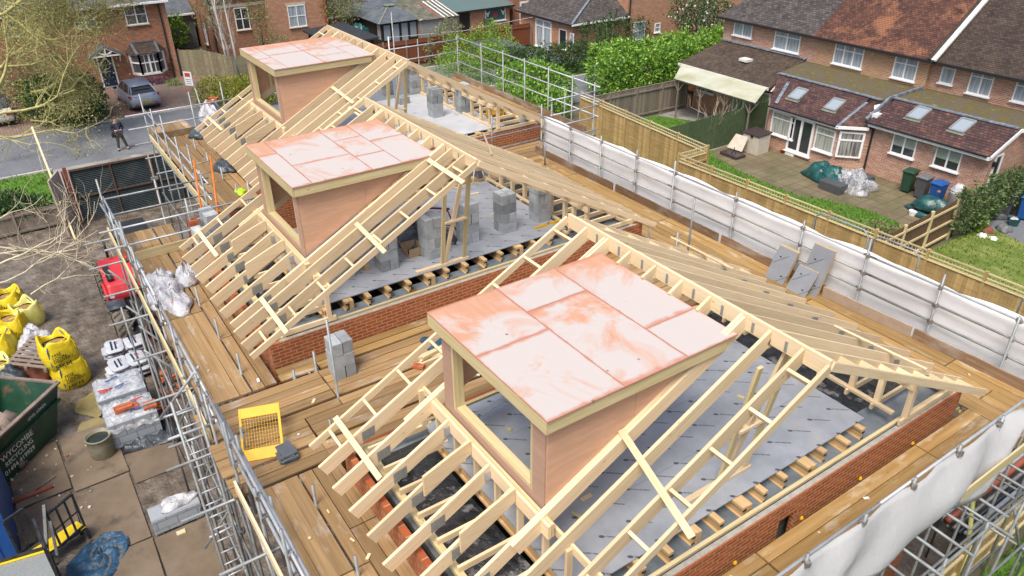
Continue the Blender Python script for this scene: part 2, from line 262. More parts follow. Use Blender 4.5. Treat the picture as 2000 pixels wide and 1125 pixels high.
M['bark_moss'] = m_noise('mossy_bark', [(.25, (.24, .20, .11)), (.5, (.46, .42, .17)), (.75, (.62, .60, .26))], 6., .9, bmp=.5, bscale=30.)
M['bark_pale'] = m_noise('pale_bark', [(.25, (.42, .36, .24)), (.5, (.58, .52, .37)), (.75, (.68, .62, .48))], 5., .85, bmp=.3, bscale=30.)
M['bark_birch'] = m_noise('birch_bark', [(.28, (.30, .26, .24)), (.45, (.66, .62, .58)), (.75, (.78, .74, .70))], 7., .7, stretch=(1, 1, .4))
M['bark'] = m_noise('bark', [(.3, (.09, .07, .05)), (.7, (.18, .14, .10))], 7., .9)
M['white'] = m_flat('white_paint', (.80, .80, .81), .45, var=.04)
M['white_dirty'] = m_noise('white_dirty', [(.3, (.55, .54, .50)), (.7, (.72, .71, .68))], 3., .6)
M['stone'] = m_flat('pale_stone', (.50, .44, .34), .85)
M['black'] = m_flat('black_plastic', (.022, .022, .024), .45)
M['iron'] = m_noise('black_iron', [(.35, (.02, .022, .026)), (.7, (.06, .065, .075))], 8., .45, .3, dirt_or_glint=((.16, .09, .05), 6., .66, .8))
M['grey'] = m_flat('grey_plastic', (.13, .135, .145), .5, rnd=.2)
M['greybin'] = m_flat('charcoal_plastic', (.075, .08, .088), .45)
M['bluebin'] = m_flat('blue_plastic', (.015, .085, .30), .4)
M['greenbin'] = m_flat('green_plastic', (.018, .06, .035), .45)
M['teal'] = m_noise('teal_tarpaulin', [(.3, (.006, .045, .045)), (.7, (.02, .11, .105))], 3., .3, bmp=.9, bscale=4., spec=.6, bdist=.05)
M['bluetarp'] = m_noise('blue_tarpaulin', [(.3, (.012, .04, .085)), (.6, (.03, .10, .19)), (.8, (.12, .20, .28))], 2.5, .32, bmp=1., bscale=5., spec=.6, bdist=.06, dirt_or_glint=((.20, .16, .12), 2.5, .62, .75))
M['darktarp'] = m_noise('dark_tarpaulin', [(.3, (.02, .026, .036)), (.7, (.075, .095, .12))], 3., .3, bmp=1., bscale=5., spec=.6, bdist=.05)
M['yellow'] = m_flat('yellow_paint', (.72, .40, .018), .45, var=.08)
M['yellowbag'] = m_noise('yellow_sack', [(.25, (.60, .42, .01)), (.6, (.76, .60, .02)), (.8, (.80, .70, .10))], 4., .5, bmp=.7, bscale=7., spec=.4, bdist=.04)
M['limebag'] = m_noise('faded_sack', [(.3, (.62, .60, .10)), (.7, (.76, .74, .30))], 4., .5, bmp=.6, bscale=8.)
M['sand'] = m_noise('sand', [(.3, (.22, .13, .06)), (.7, (.36, .24, .12))], 12., .95, bmp=.5)
M['red'] = m_noise('red_paint', [(.3, (.50, .022, .032)), (.7, (.64, .05, .06))], 2., .38, spec=.5, dirt_or_glint=((.35, .10, .08), 3., .6, .8))
M['redsteel'] = m_flat('dark_red_steel', (.20, .018, .03), .5)
M['orange'] = m_flat('orange_paint', (.62, .16, .02), .5)
M['tyre'] = m_noise('muddy_tyre', [(.3, (.08, .072, .062)), (.7, (.20, .175, .14))], 8., .9, bmp=.4)
M['skip'] = m_noise('green_skip_paint', [(.3, (.005, .035, .018)), (.7, (.012, .065, .035))], 2.2, .45, spec=.5, dirt_or_glint=((.14, .07, .04), 2.2, .58, .70))
M['skip_in'] = m_noise('rusty_skip_inside', [(.3, (.15, .11, .09)), (.7, (.30, .24, .21))], 3., .8)
M['rust'] = m_noise('rust', [(.3, (.075, .045, .032)), (.7, (.15, .085, .055))], 8., .8)
M['rustred'] = m_noise('red_oxide', [(.3, (.17, .05, .035)), (.7, (.26, .09, .06))], 5., .75)
M['terracotta'] = m_flat('clay', (.36, .13, .07), .7)
M['orangepot'] = m_flat('orange_plastic', (.75, .27, .02), .45)
M['beige'] = m_flat('beige_plastic', (.52, .47, .39), .5)
M['brownlid'] = m_flat('brown_plastic', (.055, .04, .04), .4)
M['cardboard'] = m_flat('cardboard', (.40, .28, .17), .85)
M['clear'] = None
M['canopy'] = m_noise('cloudy_roof_sheet', [(.25, (.33, .33, .17)), (.5, (.47, .47, .35)), (.75, (.58, .58, .50))], .8, .45, detail=8, spec=.4, dirt_or_glint=((.16, .17, .06), 1.3, .62, .78))
M['slate'] = m_noise('felt_roof', [(.3, (.06, .07, .085)), (.7, (.13, .145, .165))], 2., .7, detail=8, dirt_or_glint=((.17, .20, .10), 1.5, .6, .75))
M['felt_black'] = m_noise('black_felt', [(.3, (.015, .016, .019)), (.7, (.04, .042, .05))], 3., .7)
M['corr'] = m_noise('corrugated_sheet', [(.3, (.055, .05, .045)), (.5, (.12, .115, .08)), (.75, (.20, .20, .165))], 2., .7, dirt_or_glint=((.40, .40, .40), 1.1, .62, .68))
M['greenroof'] = m_flat('green_roof', (.10, .15, .145), .6)
M['darkwood'] = m_wood('dark_timber', (.015, .012, .01), (.03, .025, .02), (.05, .042, .035), .2)
M['glass'] = None
def m_glass(name, c=(.03, .035, .04), curt=None, alt=None):
    m, nt, b = mk(name)
    if curt:
        ob = objco(nt, False); uv, o2, u, v = wall_uv(nt)
        f = noise(nt, nd(nt, 'ShaderNodeCombineXYZ', {0: math_(nt, 'MULTIPLY', u, curt[2]), 1: math_(nt, 'MULTIPLY', v, .6), 2: 0.0}), 1.0, 3)
        setin(nt, b, 'Base Color', ramp(nt, f, [(.36, curt[0]), (.62, curt[1])]))
    else: setin(nt, b, 'Base Color', (*c, 1))
    b.inputs['Roughness'].default_value = .07; b.inputs['Specular IOR Level'].default_value = .8
    try: b.inputs['Coat Weight'].default_value = .3; b.inputs['Coat Roughness'].default_value = .03
    except Exception: pass
    return m
M['glass'] = m_glass('window_glass')
M['glass_net'] = m_glass('glass_with_net_curtain', curt=((.20, .25, .30), (.42, .47, .52), 9.0))
M['glass_blind'] = m_glass('glass_with_blind', curt=((.20, .22, .20), (.46, .47, .42), 13.0))
M['glass_vert'] = m_glass('glass_with_dark_blind', curt=((.025, .025, .03), (.38, .38, .34), 14.0))
M['glass_grey'] = m_glass('grey_window_glass', curt=((.05, .052, .058), (.13, .13, .135), 5.0))
M['leaf_moss'] = m_leaf('mossy_twig_bits', [(.15, (.20, .17, .08)), (.5, (.38, .36, .14)), (.9, (.58, .55, .26))], .7, .3)
M['glass_teal'] = m_glass('teal_glass', (.05, .13, .14))
def m_clear():
    m, nt, b = mk('clear_polythene'); ob = objco(nt)
    b.inputs['Base Color'].default_value = (.72, .74, .78, 1); b.inputs['Roughness'].default_value = .15
    out = nt.nodes['Material Output']; t = nt.nodes.new('ShaderNodeBsdfTransparent'); t.inputs[0].default_value = (.92, .94, .96, 1)
    f = ramp(nt, noise(nt, ob, 4.5, 6, .65, 1.), [(.35, g(.12)), (.55, g(.45)), (.7, g(.9))])
    mx = nt.nodes.new('ShaderNodeMixShader'); nt.links.new(f, mx.inputs[0]); nt.links.new(t.outputs[0], mx.inputs[1]); nt.links.new(b.outputs[0], mx.inputs[2]); nt.links.new(mx.outputs[0], out.inputs[0])
    bump(nt, b, noise(nt, ob, 6., 5), 1., .05); return m
M['clear'] = m_clear()
M['carpaint'] = m_noise('grey_car_paint', [(.3, (.30, .34, .43)), (.7, (.34, .38, .47))], 1., .3, .2, spec=.6)
M['redlight'] = m_flat('red_lens', (.30, .01, .015), .2)
M['plate_y'] = m_flat('yellow_plate', (.70, .52, .02), .5)
M['plate_w'] = m_flat('white_plate', (.7, .7, .7), .5)
M['navy'] = m_flat('navy_paint', (.012, .03, .07), .35)
M['skin'] = m_flat('skin', (.55, .33, .25), .6)
M['hair'] = m_flat('brown_hair', (.07, .045, .03), .8)
M['jacket'] = m_flat('dark_jacket', (.016, .018, .028), .8)
M['jumper'] = m_flat('blue_jumper', (.045, .075, .16), .9)
M['trousers'] = m_flat('olive_trousers', (.075, .068, .045), .9)
M['hivis'] = m_flat('lime_cloth', (.42, .75, .03), .7)
M['ink'] = m_flat('black_ink', (.02, .02, .022), .7)
M['ink_w'] = m_flat('white_ink', (.78, .80, .80), .6)
M['ink_blue'] = m_flat('blue_ink', (.05, .10, .32), .6)
M['ink_red'] = m_flat('red_ink', (.50, .05, .05), .6)
M['bluestrap'] = m_flat('blue_strap', (.01, .12, .32), .6)
M['metalpaint_green'] = m_noise('dark_green_sheet', [(.3, (.022, .036, .042)), (.7, (.05, .07, .078))], 2., .5, .2, dirt_or_glint=((.10, .085, .07), 2., .58, .75))
M['hoard'] = m_noise('hoarding_ply', [(.3, (.36, .30, .24)), (.7, (.50, .44, .37))], 2., .8)
M['foilboard'] = m_noise('foil_board', [(.3, (.20, .215, .24)), (.7, (.26, .28, .31))], 2., .5, .1)
M['pir'] = m_flat('foam_edge', (.46, .33, .17), .9)
M['chip'] = m_flat('board_strip', (.40, .31, .235), .8, rnd=.1)
M['lead'] = m_noise('lead_flashing', [(.35, (.10, .125, .16)), (.6, (.22, .25, .29)), (.75, (.45, .47, .5))], 5., .5)
M['moss'] = m_noise('mossy_flat_roof', [(.2, (.07, .062, .05)), (.42, (.125, .11, .085)), (.52, (.115, .09, .04)), (.62, (.14, .12, .03)), (.78, (.30, .26, .20))], 2.6, .95, bmp=1., bscale=14., detail=12, bdist=.06)
M['yellowsleeve'] = m_flat('yellow_foam_sleeve', (.62, .62, .20), .7)
M['pipe_red'] = m_flat('clay_pipe', (.36, .10, .06), .5)
M['pipe_grey'] = m_flat('pale_grey_pipe', (.36, .40, .48), .4)
M['pipe_black'] = m_flat('black_pipe', (.03, .035, .05), .4)
# ------------------------------------------------------------------ object helpers
def wloc(o):
    v = Vector((0, 0, 0))
    while o is not None: v = v + o.location; o = o.parent
    return v
def tag(o, label=None, cat=None, group=None, kind=None):
    if label: o['label'] = label
    if cat: o['category'] = cat
    if group: o['group'] = group
    if kind: o['kind'] = kind
    return o
def thing(name, label, cat, loc=(0, 0, 0), group=None, rz=0.0):
    o = bpy.data.objects.new(name, None); COL.objects.link(o); o.location = loc; o.rotation_euler = (0, 0, rz); o.empty_display_size = .2
    return tag(o, label, cat, group)
def V3(p): return Vector((p[0], p[1], p[2]))
class MB:
    def __init__(s): s.v = []; s.f = []; s.mi = []; s.cur = 0
    def add(s, vs, fs):
        n = len(s.v); s.v.extend([tuple(x) for x in vs]); s.f.extend([tuple(n + i for i in f) for f in fs]); s.mi.extend([s.cur] * len(fs)); return s
    def box(s, x0, x1, y0, y1, z0, z1):
        return s.add([(x0, y0, z0), (x1, y0, z0), (x1, y1, z0), (x0, y1, z0), (x0, y0, z1), (x1, y0, z1), (x1, y1, z1), (x0, y1, z1)],
                     [(0, 3, 2, 1), (4, 5, 6, 7), (0, 1, 5, 4), (1, 2, 6, 5), (2, 3, 7, 6), (3, 0, 4, 7)])
    def obox(s, c, size, rz=0.0, rx=0.0, ry=0.0):
        R = Matrix.Rotation(rz, 3, 'Z') @ Matrix.Rotation(ry, 3, 'Y') @ Matrix.Rotation(rx, 3, 'X'); c = V3(c); h = [x / 2 for x in size]
        vs = [c + R @ Vector((sx * h[0], sy * h[1], sz * h[2])) for sz in (-1, 1) for sx, sy in ((-1, -1), (1, -1), (1, 1), (-1, 1))]
        return s.add(vs, [(0, 3, 2, 1), (4, 5, 6, 7), (0, 1, 5, 4), (1, 2, 6, 5), (2, 3, 7, 6), (3, 0, 4, 7)])
    def beam(s, p0, p1, w, h, up=(0, 0, 1), drop=0.0):
        p0, p1 = V3(p0), V3(p1); d = (p1 - p0).normalized(); u = V3(up); sd_ = d.cross(u)
        if sd_.length < 1e-4: sd_ = d.cross(Vector((1, 0, 0)))
        sd_.normalize(); u = sd_.cross(d); a = sd_ * w / 2; b = u * h / 2; c = -u * drop
        vs = [p + c + q for p in (p0, p1) for q in (-a - b, a - b, a + b, -a + b)]
        return s.add(vs, [(0, 1, 2, 3), (7, 6, 5, 4), (0, 4, 5, 1), (1, 5, 6, 2), (2, 6, 7, 3), (3, 7, 4, 0)])
    def tube(s, pts, r, n=8, cap=True):
        pts = [V3(p) for p in pts]; rs = r if isinstance(r, (list, tuple)) else [r] * len(pts); rings = []
        up = None; base = len(s.v)
        for i, p in enumerate(pts):
            d = (pts[min(i + 1, len(pts) - 1)] - pts[max(i - 1, 0)])
            if d.length < 1e-9: d = Vector((0, 0, 1))
            d.normalize()
            if up is None: up = d.orthogonal().normalized()
            up = (up - d * up.dot(d))
            if up.length < 1e-6: up = d.orthogonal()
            up.normalize(); sd_ = d.cross(up)
            for k in range(n):
                a = 2 * math.pi * k / n; s.v.append(tuple(p + (up * math.cos(a) + sd_ * math.sin(a)) * rs[i]))
        for i in range(len(pts) - 1):
            for k in range(n):
                a = base + i * n + k; b = base + i * n + (k + 1) % n; s.f.append((a, b, b + n, a + n)); s.mi.append(s.cur)
        if cap:
            s.f.append(tuple(base + k for k in reversed(range(n)))); s.f.append(tuple(base + (len(pts) - 1) * n + k for k in range(n))); s.mi += [s.cur, s.cur]
        return s
    def lathe(s, c, prof, n=16, sx=1.0, sy=1.0):
        c = V3(c); base = len(s.v)
        for r, z in prof:
            for k in range(n):
                a = 2 * math.pi * k / n; s.v.append((c.x + r * sx * math.cos(a), c.y + r * sy * math.sin(a), c.z + z))
        for i in range(len(prof) - 1):
            for k in range(n):
                a = base + i * n + k; b = base + i * n + (k + 1) % n; s.f.append((a, b, b + n, a + n)); s.mi.append(s.cur)
        s.f.append(tuple(base + k for k in reversed(range(n)))); s.f.append(tuple(base + (len(prof) - 1) * n + k for k in range(n))); s.mi += [s.cur] * 2
        return s
    def prism(s, poly, vec):      # planar outline swept along vec
        poly = [V3(p) for p in poly]; vec = V3(vec); n = len(poly); base = len(s.v)
        s.v.extend([tuple(p) for p in poly] + [tuple(p + vec) for p in poly])
        s.f.append(tuple(base + i for i in reversed(range(n)))); s.f.append(tuple(base + n + i for i in range(n)))
        for i in range(n): j = (i + 1) % n; s.f.append((base + i, base + j, base + n + j, base + n + i))
        s.mi += [s.cur] * (n + 2); return s
    def quad(s, a, b, c, d): return s.add([a, b, c, d], [(0, 1, 2, 3)])
    def build(s, name, mat, parent=None, smooth=False, world=True, bevel=0.0, recalc=True, mats=None):
        me = bpy.data.meshes.new(name); off = wloc(parent) if (parent is not None and world) else Vector((0, 0, 0))
        me.from_pydata([(v[0] - off.x, v[1] - off.y, v[2] - off.z) for v in s.v], [], s.f)
        if recalc:
            bm = bmesh.new(); bm.from_mesh(me); bmesh.ops.recalc_face_normals(bm, faces=bm.faces); bm.to_mesh(me); bm.free()
        for m in (mats or [mat]): me.materials.append(M[m] if isinstance(m, str) else m)
        if mats: me.polygons.foreach_set('material_index', s.mi)
        if smooth: me.polygons.foreach_set('use_smooth', [True] * len(me.polygons))
        me.update(); o = bpy.data.objects.new(name, me); COL.objects.link(o)
        if parent is not None: o.parent = parent
        if bevel:
            md = o.modifiers.new('bevel', 'BEVEL'); md.width = bevel; md.segments = 2; md.limit_method = 'ANGLE'
        return o
def top(o, label, cat, group=None): return tag(o, label, cat, group)   # a thing that is one mesh
def struct(o): o['kind'] = 'structure'; return o
def recenter(o):
    """move a top-level mesh's origin to the middle of its base, so that it stands where it stands"""
    me = o.data; n = len(me.vertices); a = np.empty(n * 3); me.vertices.foreach_get('co', a); a = a.reshape(-1, 3)
    c = np.array([(a[:, 0].min() + a[:, 0].max()) / 2, (a[:, 1].min() + a[:, 1].max()) / 2, a[:, 2].min()]); a -= c
    me.vertices.foreach_set('co', a.ravel()); o.location = Vector(c) + o.location; me.update(); return o
def solo(mb, name, mat, label, cat, group=None, **kw): return recenter(tag(mb.build(name, mat, **kw), label, cat, group))
_bc = {}
def plank(name, p0, p1, w, h, mat, parent=None, up=(0, 0, 1), drop=0.0):
    """a straight timber, tube-free: its own local X runs along its length so the grain does too; (p0,p1) is the centre line"""
    p0, p1 = V3(p0), V3(p1); d = p1 - p0; L = d.length; d.normalize(); u = V3(up); sd_ = u.cross(d)
    if sd_.length < 1e-4: sd_ = Vector((0, 1, 0)).cross(d) if abs(d.y) < .9 else Vector((1, 0, 0)).cross(d)
    sd_.normalize(); u = d.cross(sd_); key = (round(L, 3), w, h, mat if isinstance(mat, str) else mat.name)
    me = _bc.get(key)
    if me is None:
        me = bpy.data.meshes.new(name); mb = MB().box(0, L, -w / 2, w / 2, -h / 2, h / 2)
        me.from_pydata(mb.v, [], mb.f); me.materials.append(M[mat] if isinstance(mat, str) else mat); me.update(); _bc[key] = me
    o = bpy.data.objects.new(name, me); COL.objects.link(o); off = wloc(parent) if parent is not None else Vector((0, 0, 0))
    p = p0 - u * drop - off
    o.matrix_local = Matrix(((d.x, sd_.x, u.x, p.x), (d.y, sd_.y, u.y, p.y), (d.z, sd_.z, u.z, p.z), (0, 0, 0, 1)))
    if parent is not None:
        o.parent = parent; o.matrix_local = Matrix(((d.x, sd_.x, u.x, p.x), (d.y, sd_.y, u.y, p.y), (d.z, sd_.z, u.z, p.z), (0, 0, 0, 1)))
    return o
def pole(name, p0, p1, r, mat, parent, n=8): return MB().tube([p0, p1], r, n).build(name, mat, parent, smooth=True, recalc=False)
def text_part(name, body, size, mat, parent, M4, ext=.002, align='LEFT', spacing=1.0, world=True):
    cu = bpy.data.curves.new(name, 'FONT'); cu.body = body; cu.size = size; cu.extrude = ext; cu.align_x = align; cu.space_line = spacing
    t = bpy.data.objects.new(name, cu); COL.objects.link(t)
    dg = bpy.context.evaluated_depsgraph_get(); me = bpy.data.meshes.new_from_object(t.evaluated_get(dg)); bpy.data.objects.remove(t)
    me.materials.clear(); me.materials.append(M[mat]); o = bpy.data.objects.new(name, me); COL.objects.link(o)
    if parent is not None:
        o.parent = parent
        if world: M4 = Matrix.Translation(-wloc(parent)) @ M4
    o.matrix_local = M4; return o
def frame_mat(o, x, y):
    x = V3(x).normalized(); y = V3(y); z = x.cross(y).normalized(); y = z.cross(x)
    return Matrix(((x.x, y.x, z.x, o[0]), (x.y, y.y, z.y, o[1]), (x.z, y.z, z.z, o[2]), (0, 0, 0, 1)))
def mesh_np(name, V, nper, mat, parent=None, smooth=False):
    V = np.asarray(V, np.float32); off = wloc(parent) if parent is not None else Vector((0, 0, 0)); V = V - np.array(off, np.float32)
    n = len(V); me = bpy.data.meshes.new(name); me.vertices.add(n); me.vertices.foreach_set('co', V.ravel())
    me.loops.add(n); me.loops.foreach_set('vertex_index', np.arange(n, dtype=np.int32)); k = n // nper
    me.polygons.add(k); me.polygons.foreach_set('loop_start', np.arange(0, n, nper, dtype=np.int32))
    me.update(calc_edges=True); me.validate(); me.materials.append(M[mat]); o = bpy.data.objects.new(name, me); COL.objects.link(o)
    if parent is not None: o.parent = parent
    return o
def leaves(P, size, rs, upb=.3, aspect=.5, outward=None):
    """one pointed leaf (a quad) at each point of P"""
    n = len(P); d = rs.normal(size=(n, 3)); d[:, 2] += upb
    if outward is not None: d = d * .7 + outward
    d /= np.linalg.norm(d, axis=1)[:, None] + 1e-9; t = rs.normal(size=(n, 3)); t -= d * (t * d).sum(1)[:, None]; t /= np.linalg.norm(t, axis=1)[:, None] + 1e-9
    s = size * rs.uniform(.6, 1.4, n)[:, None]; w = t * s * aspect * .5; nn = np.cross(d, t) * s * .12
    return np.stack([P, P + d * s * .5 + w + nn, P + d * s, P + d * s * .5 - w + nn], 1).reshape(-1, 3)
def blob_pts(rs, blobs, n, shell=.55):
    """points through ellipsoid clumps, denser towards their surface; every clump gets lumps so that the outline is uneven"""
    w = np.array([b[3] * b[4] * b[5] for b in blobs]) ** .67; k = rs.choice(len(blobs), n, p=w / w.sum()); B = np.array(blobs)[k]
    d = rs.normal(size=(n, 3)); d /= np.linalg.norm(d, axis=1)[:, None]; r = shell + (1 - shell) * rs.uniform(0, 1, n) ** .6
    lump = 1 + .16 * np.sin(d[:, 0] * 5 + k * 1.7) * np.cos(d[:, 1] * 6 + k) + .12 * np.sin(d[:, 2] * 9 + k * 3.1)
    P = B[:, :3] + d * B[:, 3:6] * (r * lump)[:, None]; return P, d
def bush(name, label, cat, blobs, n, size, mat, loc, group=None, seed=1, extra=None, stem='bark', spikes=0, zmin=.02):
    rs = np.random.RandomState(seed); t = thing(name, label, cat, loc, group)
    P, d = blob_pts(rs, blobs, n)
    if spikes:
        bi = rs.randint(0, len(blobs), spikes); tops = np.array(blobs)[bi]; ang = rs.uniform(0, 6.28, spikes); rr = rs.uniform(0, .8, spikes) ** .5
        st = tops[:, :3] + np.stack([np.cos(ang) * rr * tops[:, 3], np.sin(ang) * rr * tops[:, 4], tops[:, 5] * np.sqrt(1 - rr ** 2) * .9], 1)
        m = 26; u = rs.uniform(0, 1, (spikes, m, 1)); hd = rs.normal(size=(spikes, 1, 3)) * .12 + np.array([0, 0, rs.uniform(.25, .6)]); Q = st[:, None, :] + hd * u + rs.normal(size=(spikes, m, 3)) * .035
        P = np.concatenate([P, Q.reshape(-1, 3)]); d = np.concatenate([d, np.zeros((spikes * m, 3))])
    keep = P[:, 2] > zmin; P = P[keep]; d = d[keep]
    mesh_np('crown', leaves(P, size, rs, outward=d * .8), 4, mat, t)
    if extra:
        E, d2 = blob_pts(rs, blobs, extra[1], .85); ok = E[:, 2] > .2; mesh_np(extra[3], leaves(E[ok], extra[2], rs, outward=d2[ok] * .8, aspect=.9), 4, extra[0], t)
    mb = MB(); b0 = blobs[0]; zb = min(b[2] - b[5] for b in blobs)
    for i in range(min(7, 2 + len(blobs))):
        b = blobs[i % len(blobs)]; a = rs.uniform(0, 6.28); mb.tube([(b[0] + .1 * math.cos(a), b[1] + .1 * math.sin(a), max(0., zmin - .02)), (b[0] + .25 * b[3] * math.cos(a), b[1] + .25 * b[4] * math.sin(a), b[2]), (b[0] + .6 * b[3] * math.cos(a), b[1] + .6 * b[4] * math.sin(a), b[2] + .5 * b[5])], [.04, .028, .01], 5)
    mb.build('stem', stem, t, smooth=True, recalc=False); return t
def twig(mb, p, d, L, r, depth, rs, droop=0.0, nodes=4, spread=.7, tips=None, kids=(2, 4), upb=.1):
    pts = [V3(p)]; d = V3(d).normalized(); q = V3(p)
    for i in range(nodes):
        d = (d + Vector(rs.normal(size=3)) * .22 + Vector((0, 0, upb - droop * i / nodes))).normalized(); q = q + d * (L / nodes); pts.append(q.copy())
    mb.tube(pts, [r * (1 - .65 * i / nodes) for i in range(nodes + 1)], 5 if depth > 1 else 4 if depth > 0 else 3, cap=False)
    if tips is not None and depth <= 1: tips.extend(pts[1:])
    if depth <= 0: return
    for k in range(rs.randint(kids[0], kids[1] + 1)):
        i = rs.randint(1, nodes + 1); dd = (pts[i] - pts[i - 1]).normalized(); dd = (dd + Vector(rs.normal(size=3)) * spread).normalized()
        twig(mb, pts[i], dd, L * rs.uniform(.45, .72), r * .52, depth - 1, rs, droop, nodes, spread, tips, kids, upb)
def poly_sheet(name, pts, z, mat):
    mb = MB(); mb.add([(p[0], p[1], z) for p in pts], [tuple(range(len(pts)))]); o = mb.build(name, mat)
    if o.data.polygons[0].normal.z < 0: o.data.flip_normals()
    return struct(o)
def rect(name, x0, x1, y0, y1, z, mat): return poly_sheet(name, [(x0, y0), (x1, y0), (x1, y1), (x0, y1)], z, mat)
def grass_tufts(name, poly, n, h, mat, seed, z=.0):
    rs = np.random.RandomState(seed); P = np.array([(p[0], p[1]) for p in poly]); mn, mx = P.min(0), P.max(0); Q = rs.uniform(mn, mx, (n * 2, 2)); ins = np.zeros(len(Q), bool)
    for i in range(len(P)):
        a, b = P[i], P[(i + 1) % len(P)]; c = ((a[1] > Q[:, 1]) != (b[1] > Q[:, 1])) & (Q[:, 0] < (b[0] - a[0]) * (Q[:, 1] - a[1]) / (b[1] - a[1] + 1e-12) + a[0]); ins ^= c
    Q = Q[ins][:n]; P3 = np.concatenate([Q, np.full((len(Q), 1), z)], 1)
    return tag(mesh_np(name, leaves(P3, h, rs, upb=1.6, aspect=.28), 4, mat), None, None, None, 'stuff')
# ------------------------------------------------------------------ setting: ground, road, yards, lawns
rect('ground', -160, 60, -90, 220, -.02, 'soil')
def mud_sheet(name, x0, x1, y0, y1, nx, ny, z, amp, mat, seed):
    rs = np.random.RandomState(seed); xs = np.linspace(x0, x1, nx); ys = np.linspace(y0, y1, ny); X, Y = np.meshgrid(xs, ys)
    Z = z + amp * (np.sin(X * 1.9 + Y * .6) * np.cos(Y * 2.3 - X * .5) * .5 + np.sin(X * 4.1 + 1) * np.sin(Y * 3.7) * .3) + rs.uniform(-1, 1, X.shape) * amp * .35
    Z = np.maximum(Z, z - amp * .4)
    mb = MB(); mb.v = list(zip(X.ravel(), Y.ravel(), Z.ravel())); mb.f = [(j * nx + i, j * nx + i + 1, (j + 1) * nx + i + 1, (j + 1) * nx + i) for j in range(ny - 1) for i in range(nx - 1)]; mb.mi = [0] * len(mb.f)
    return struct(mb.build(name, mat, smooth=True, recalc=False))
mud_sheet('site_yard', -34.2, -3.9, -9, 22.9, 130, 130, .03, .035, 'mud', 3)
rect('road', -48.2, -41.6, -60, 60, .012, 'asphalt')
rect('site_entrance', -41.6, -34.1, .9, 9, .016, 'concrete')
rect('driveway', -56.05, -48.32, -14, 13.2, .05, 'paving')
struct(MB().box(-48.34, -48.18, -60, 60, -.05, .075).build('kerb', 'kerb'))
struct(MB().box(-41.62, -41.48, -60, .9, -.05, .10).box(-41.62, -41.48, 9, 60, -.05, .10).build('kerb', 'kerb'))
verge = [(-43.6 + 2.1, -14), (-41.5, .85), (-34.5, .6), (-34.5, -1.2), (-34.5, -14)]
poly_sheet('grass_verge', verge, .02, 'grass'); tag(grass_tufts('grass', verge, 4500, .16, 'blade', 5, .02), 'short green grass growing on the roadside verge beside the site gate', 'grass')
# neighbours' garden
ly = [(-25.0, 23.3), (-12.75, 23.4), (-12.75, 27.6)] + [tuple(at_z(a, b, 0)[:2]) for a, b in ((1755, 436), (1700, 412), (1620, 392), (1560, 383), (1500, 360), (1440, 332), (1395, 306))] + [(-25.0, 29.3)]
poly_sheet('lawn', ly, .015, 'grass'); tag(grass_tufts('grass', ly, 9000, .10, 'blade', 6, .015), 'short green grass growing on the lawn beside the slabbed patio', 'grass')
rect('patio', -25.05, -12.7, 27.2, 33.4, .008, 'slab')
ly2 = [(-31.0, 25.0), (-25.2, 24.4), (-25.2, 31.2), (-26.5, 32.2), (-28.5, 32.2), (-31.0, 31.0)]
poly_sheet('lawn', ly2, .015, 'grass'); tag(grass_tufts('grass', ly2, 5000, .08, 'blade', 7, .015), 'short green grass growing on the small lawn before the cloudy canopy', 'grass')
rect('patio', -31.3, -24.9, 24, 37.5, .004, 'concrete')
ly3 = [(-12.5, 23.4), (4, 23.4), (4, 33), (-9.2, 31.0), (-12.5, 31.8)]
poly_sheet('lawn', ly3, .015, 'grass_dry'); tag(grass_tufts('grass', ly3, 9000, .10, 'blade', 8, .015), 'patchy yellow green grass growing on the striped lawn with moss', 'grass')
rect('driveway', -12.5, 4, 23.4, 45, .004, 'asphalt')
ly4 = [(-3.45, 7.5), (8, 7.5), (8, 22.7), (-3.45, 22.7)]
poly_sheet('lawn', ly4, .015, 'grass'); tag(grass_tufts('grass', ly4, 9000, .22, 'blade', 9, .015), 'long green grass growing beside the low boarded fence near the scaffold', 'grass')
rect('path', -40.3, -35.6, 24, 60, .012, 'asphalt')
rect('grass_verge', -43.6, -40.35, 31, 46, .018, 'grass')
struct(MB().box(-40.45, -40.3, 31, 46, -.05, .08).build('kerb', 'kerb'))
rect('lawn', -80, -57, 33, 60, .015, 'grass')
rect('lawn', -34, -24, 45, 80, .015, 'grass')
rs_ = np.random.RandomState(4)
# ------------------------------------------------------------------ the three houses under construction
SL = .523
def ijoist(mb, x0, x1, y, z0, z1, w=.047):
    mb.box(x0, x1, y - w, y + w, z0, z0 + .045); mb.box(x0, x1, y - w, y + w, z1 - .045, z1); mb.box(x0, x1, y - .012, y + .012, z0 + .045, z1 - .045)
def rung_ladder(name, t, xo, xi, pts, oh=.12, n=8):
    """gable ladder: an outer barge rafter joined to the last rafter by short noggings"""
    (y0, z0), (y1, z1) = pts
    L = thing(name, None, None, (0, 0, 0)); del_ = None
    L.parent = t; L.location = Vector((xo, y0, z0)) - wloc(t)
    nrm = Vector((0, -(z1 - z0), (y1 - y0))).normalized()
    if nrm.z < 0: nrm = -nrm
    plank('barge_rafter', (xo, y0, z0), (xo, y1, z1), .045, oh, 'pine', L, up=nrm, drop=oh / 2)
    for i in range(n):
        u = (i + .55) / n; y = y0 + (y1 - y0) * u; z = z0 + (z1 - z0) * u
        plank('nogging', (xo, y, z), (xi, y, z), .045, .085, 'pine', L, up=nrm, drop=oh / 2 + .005)
    return L
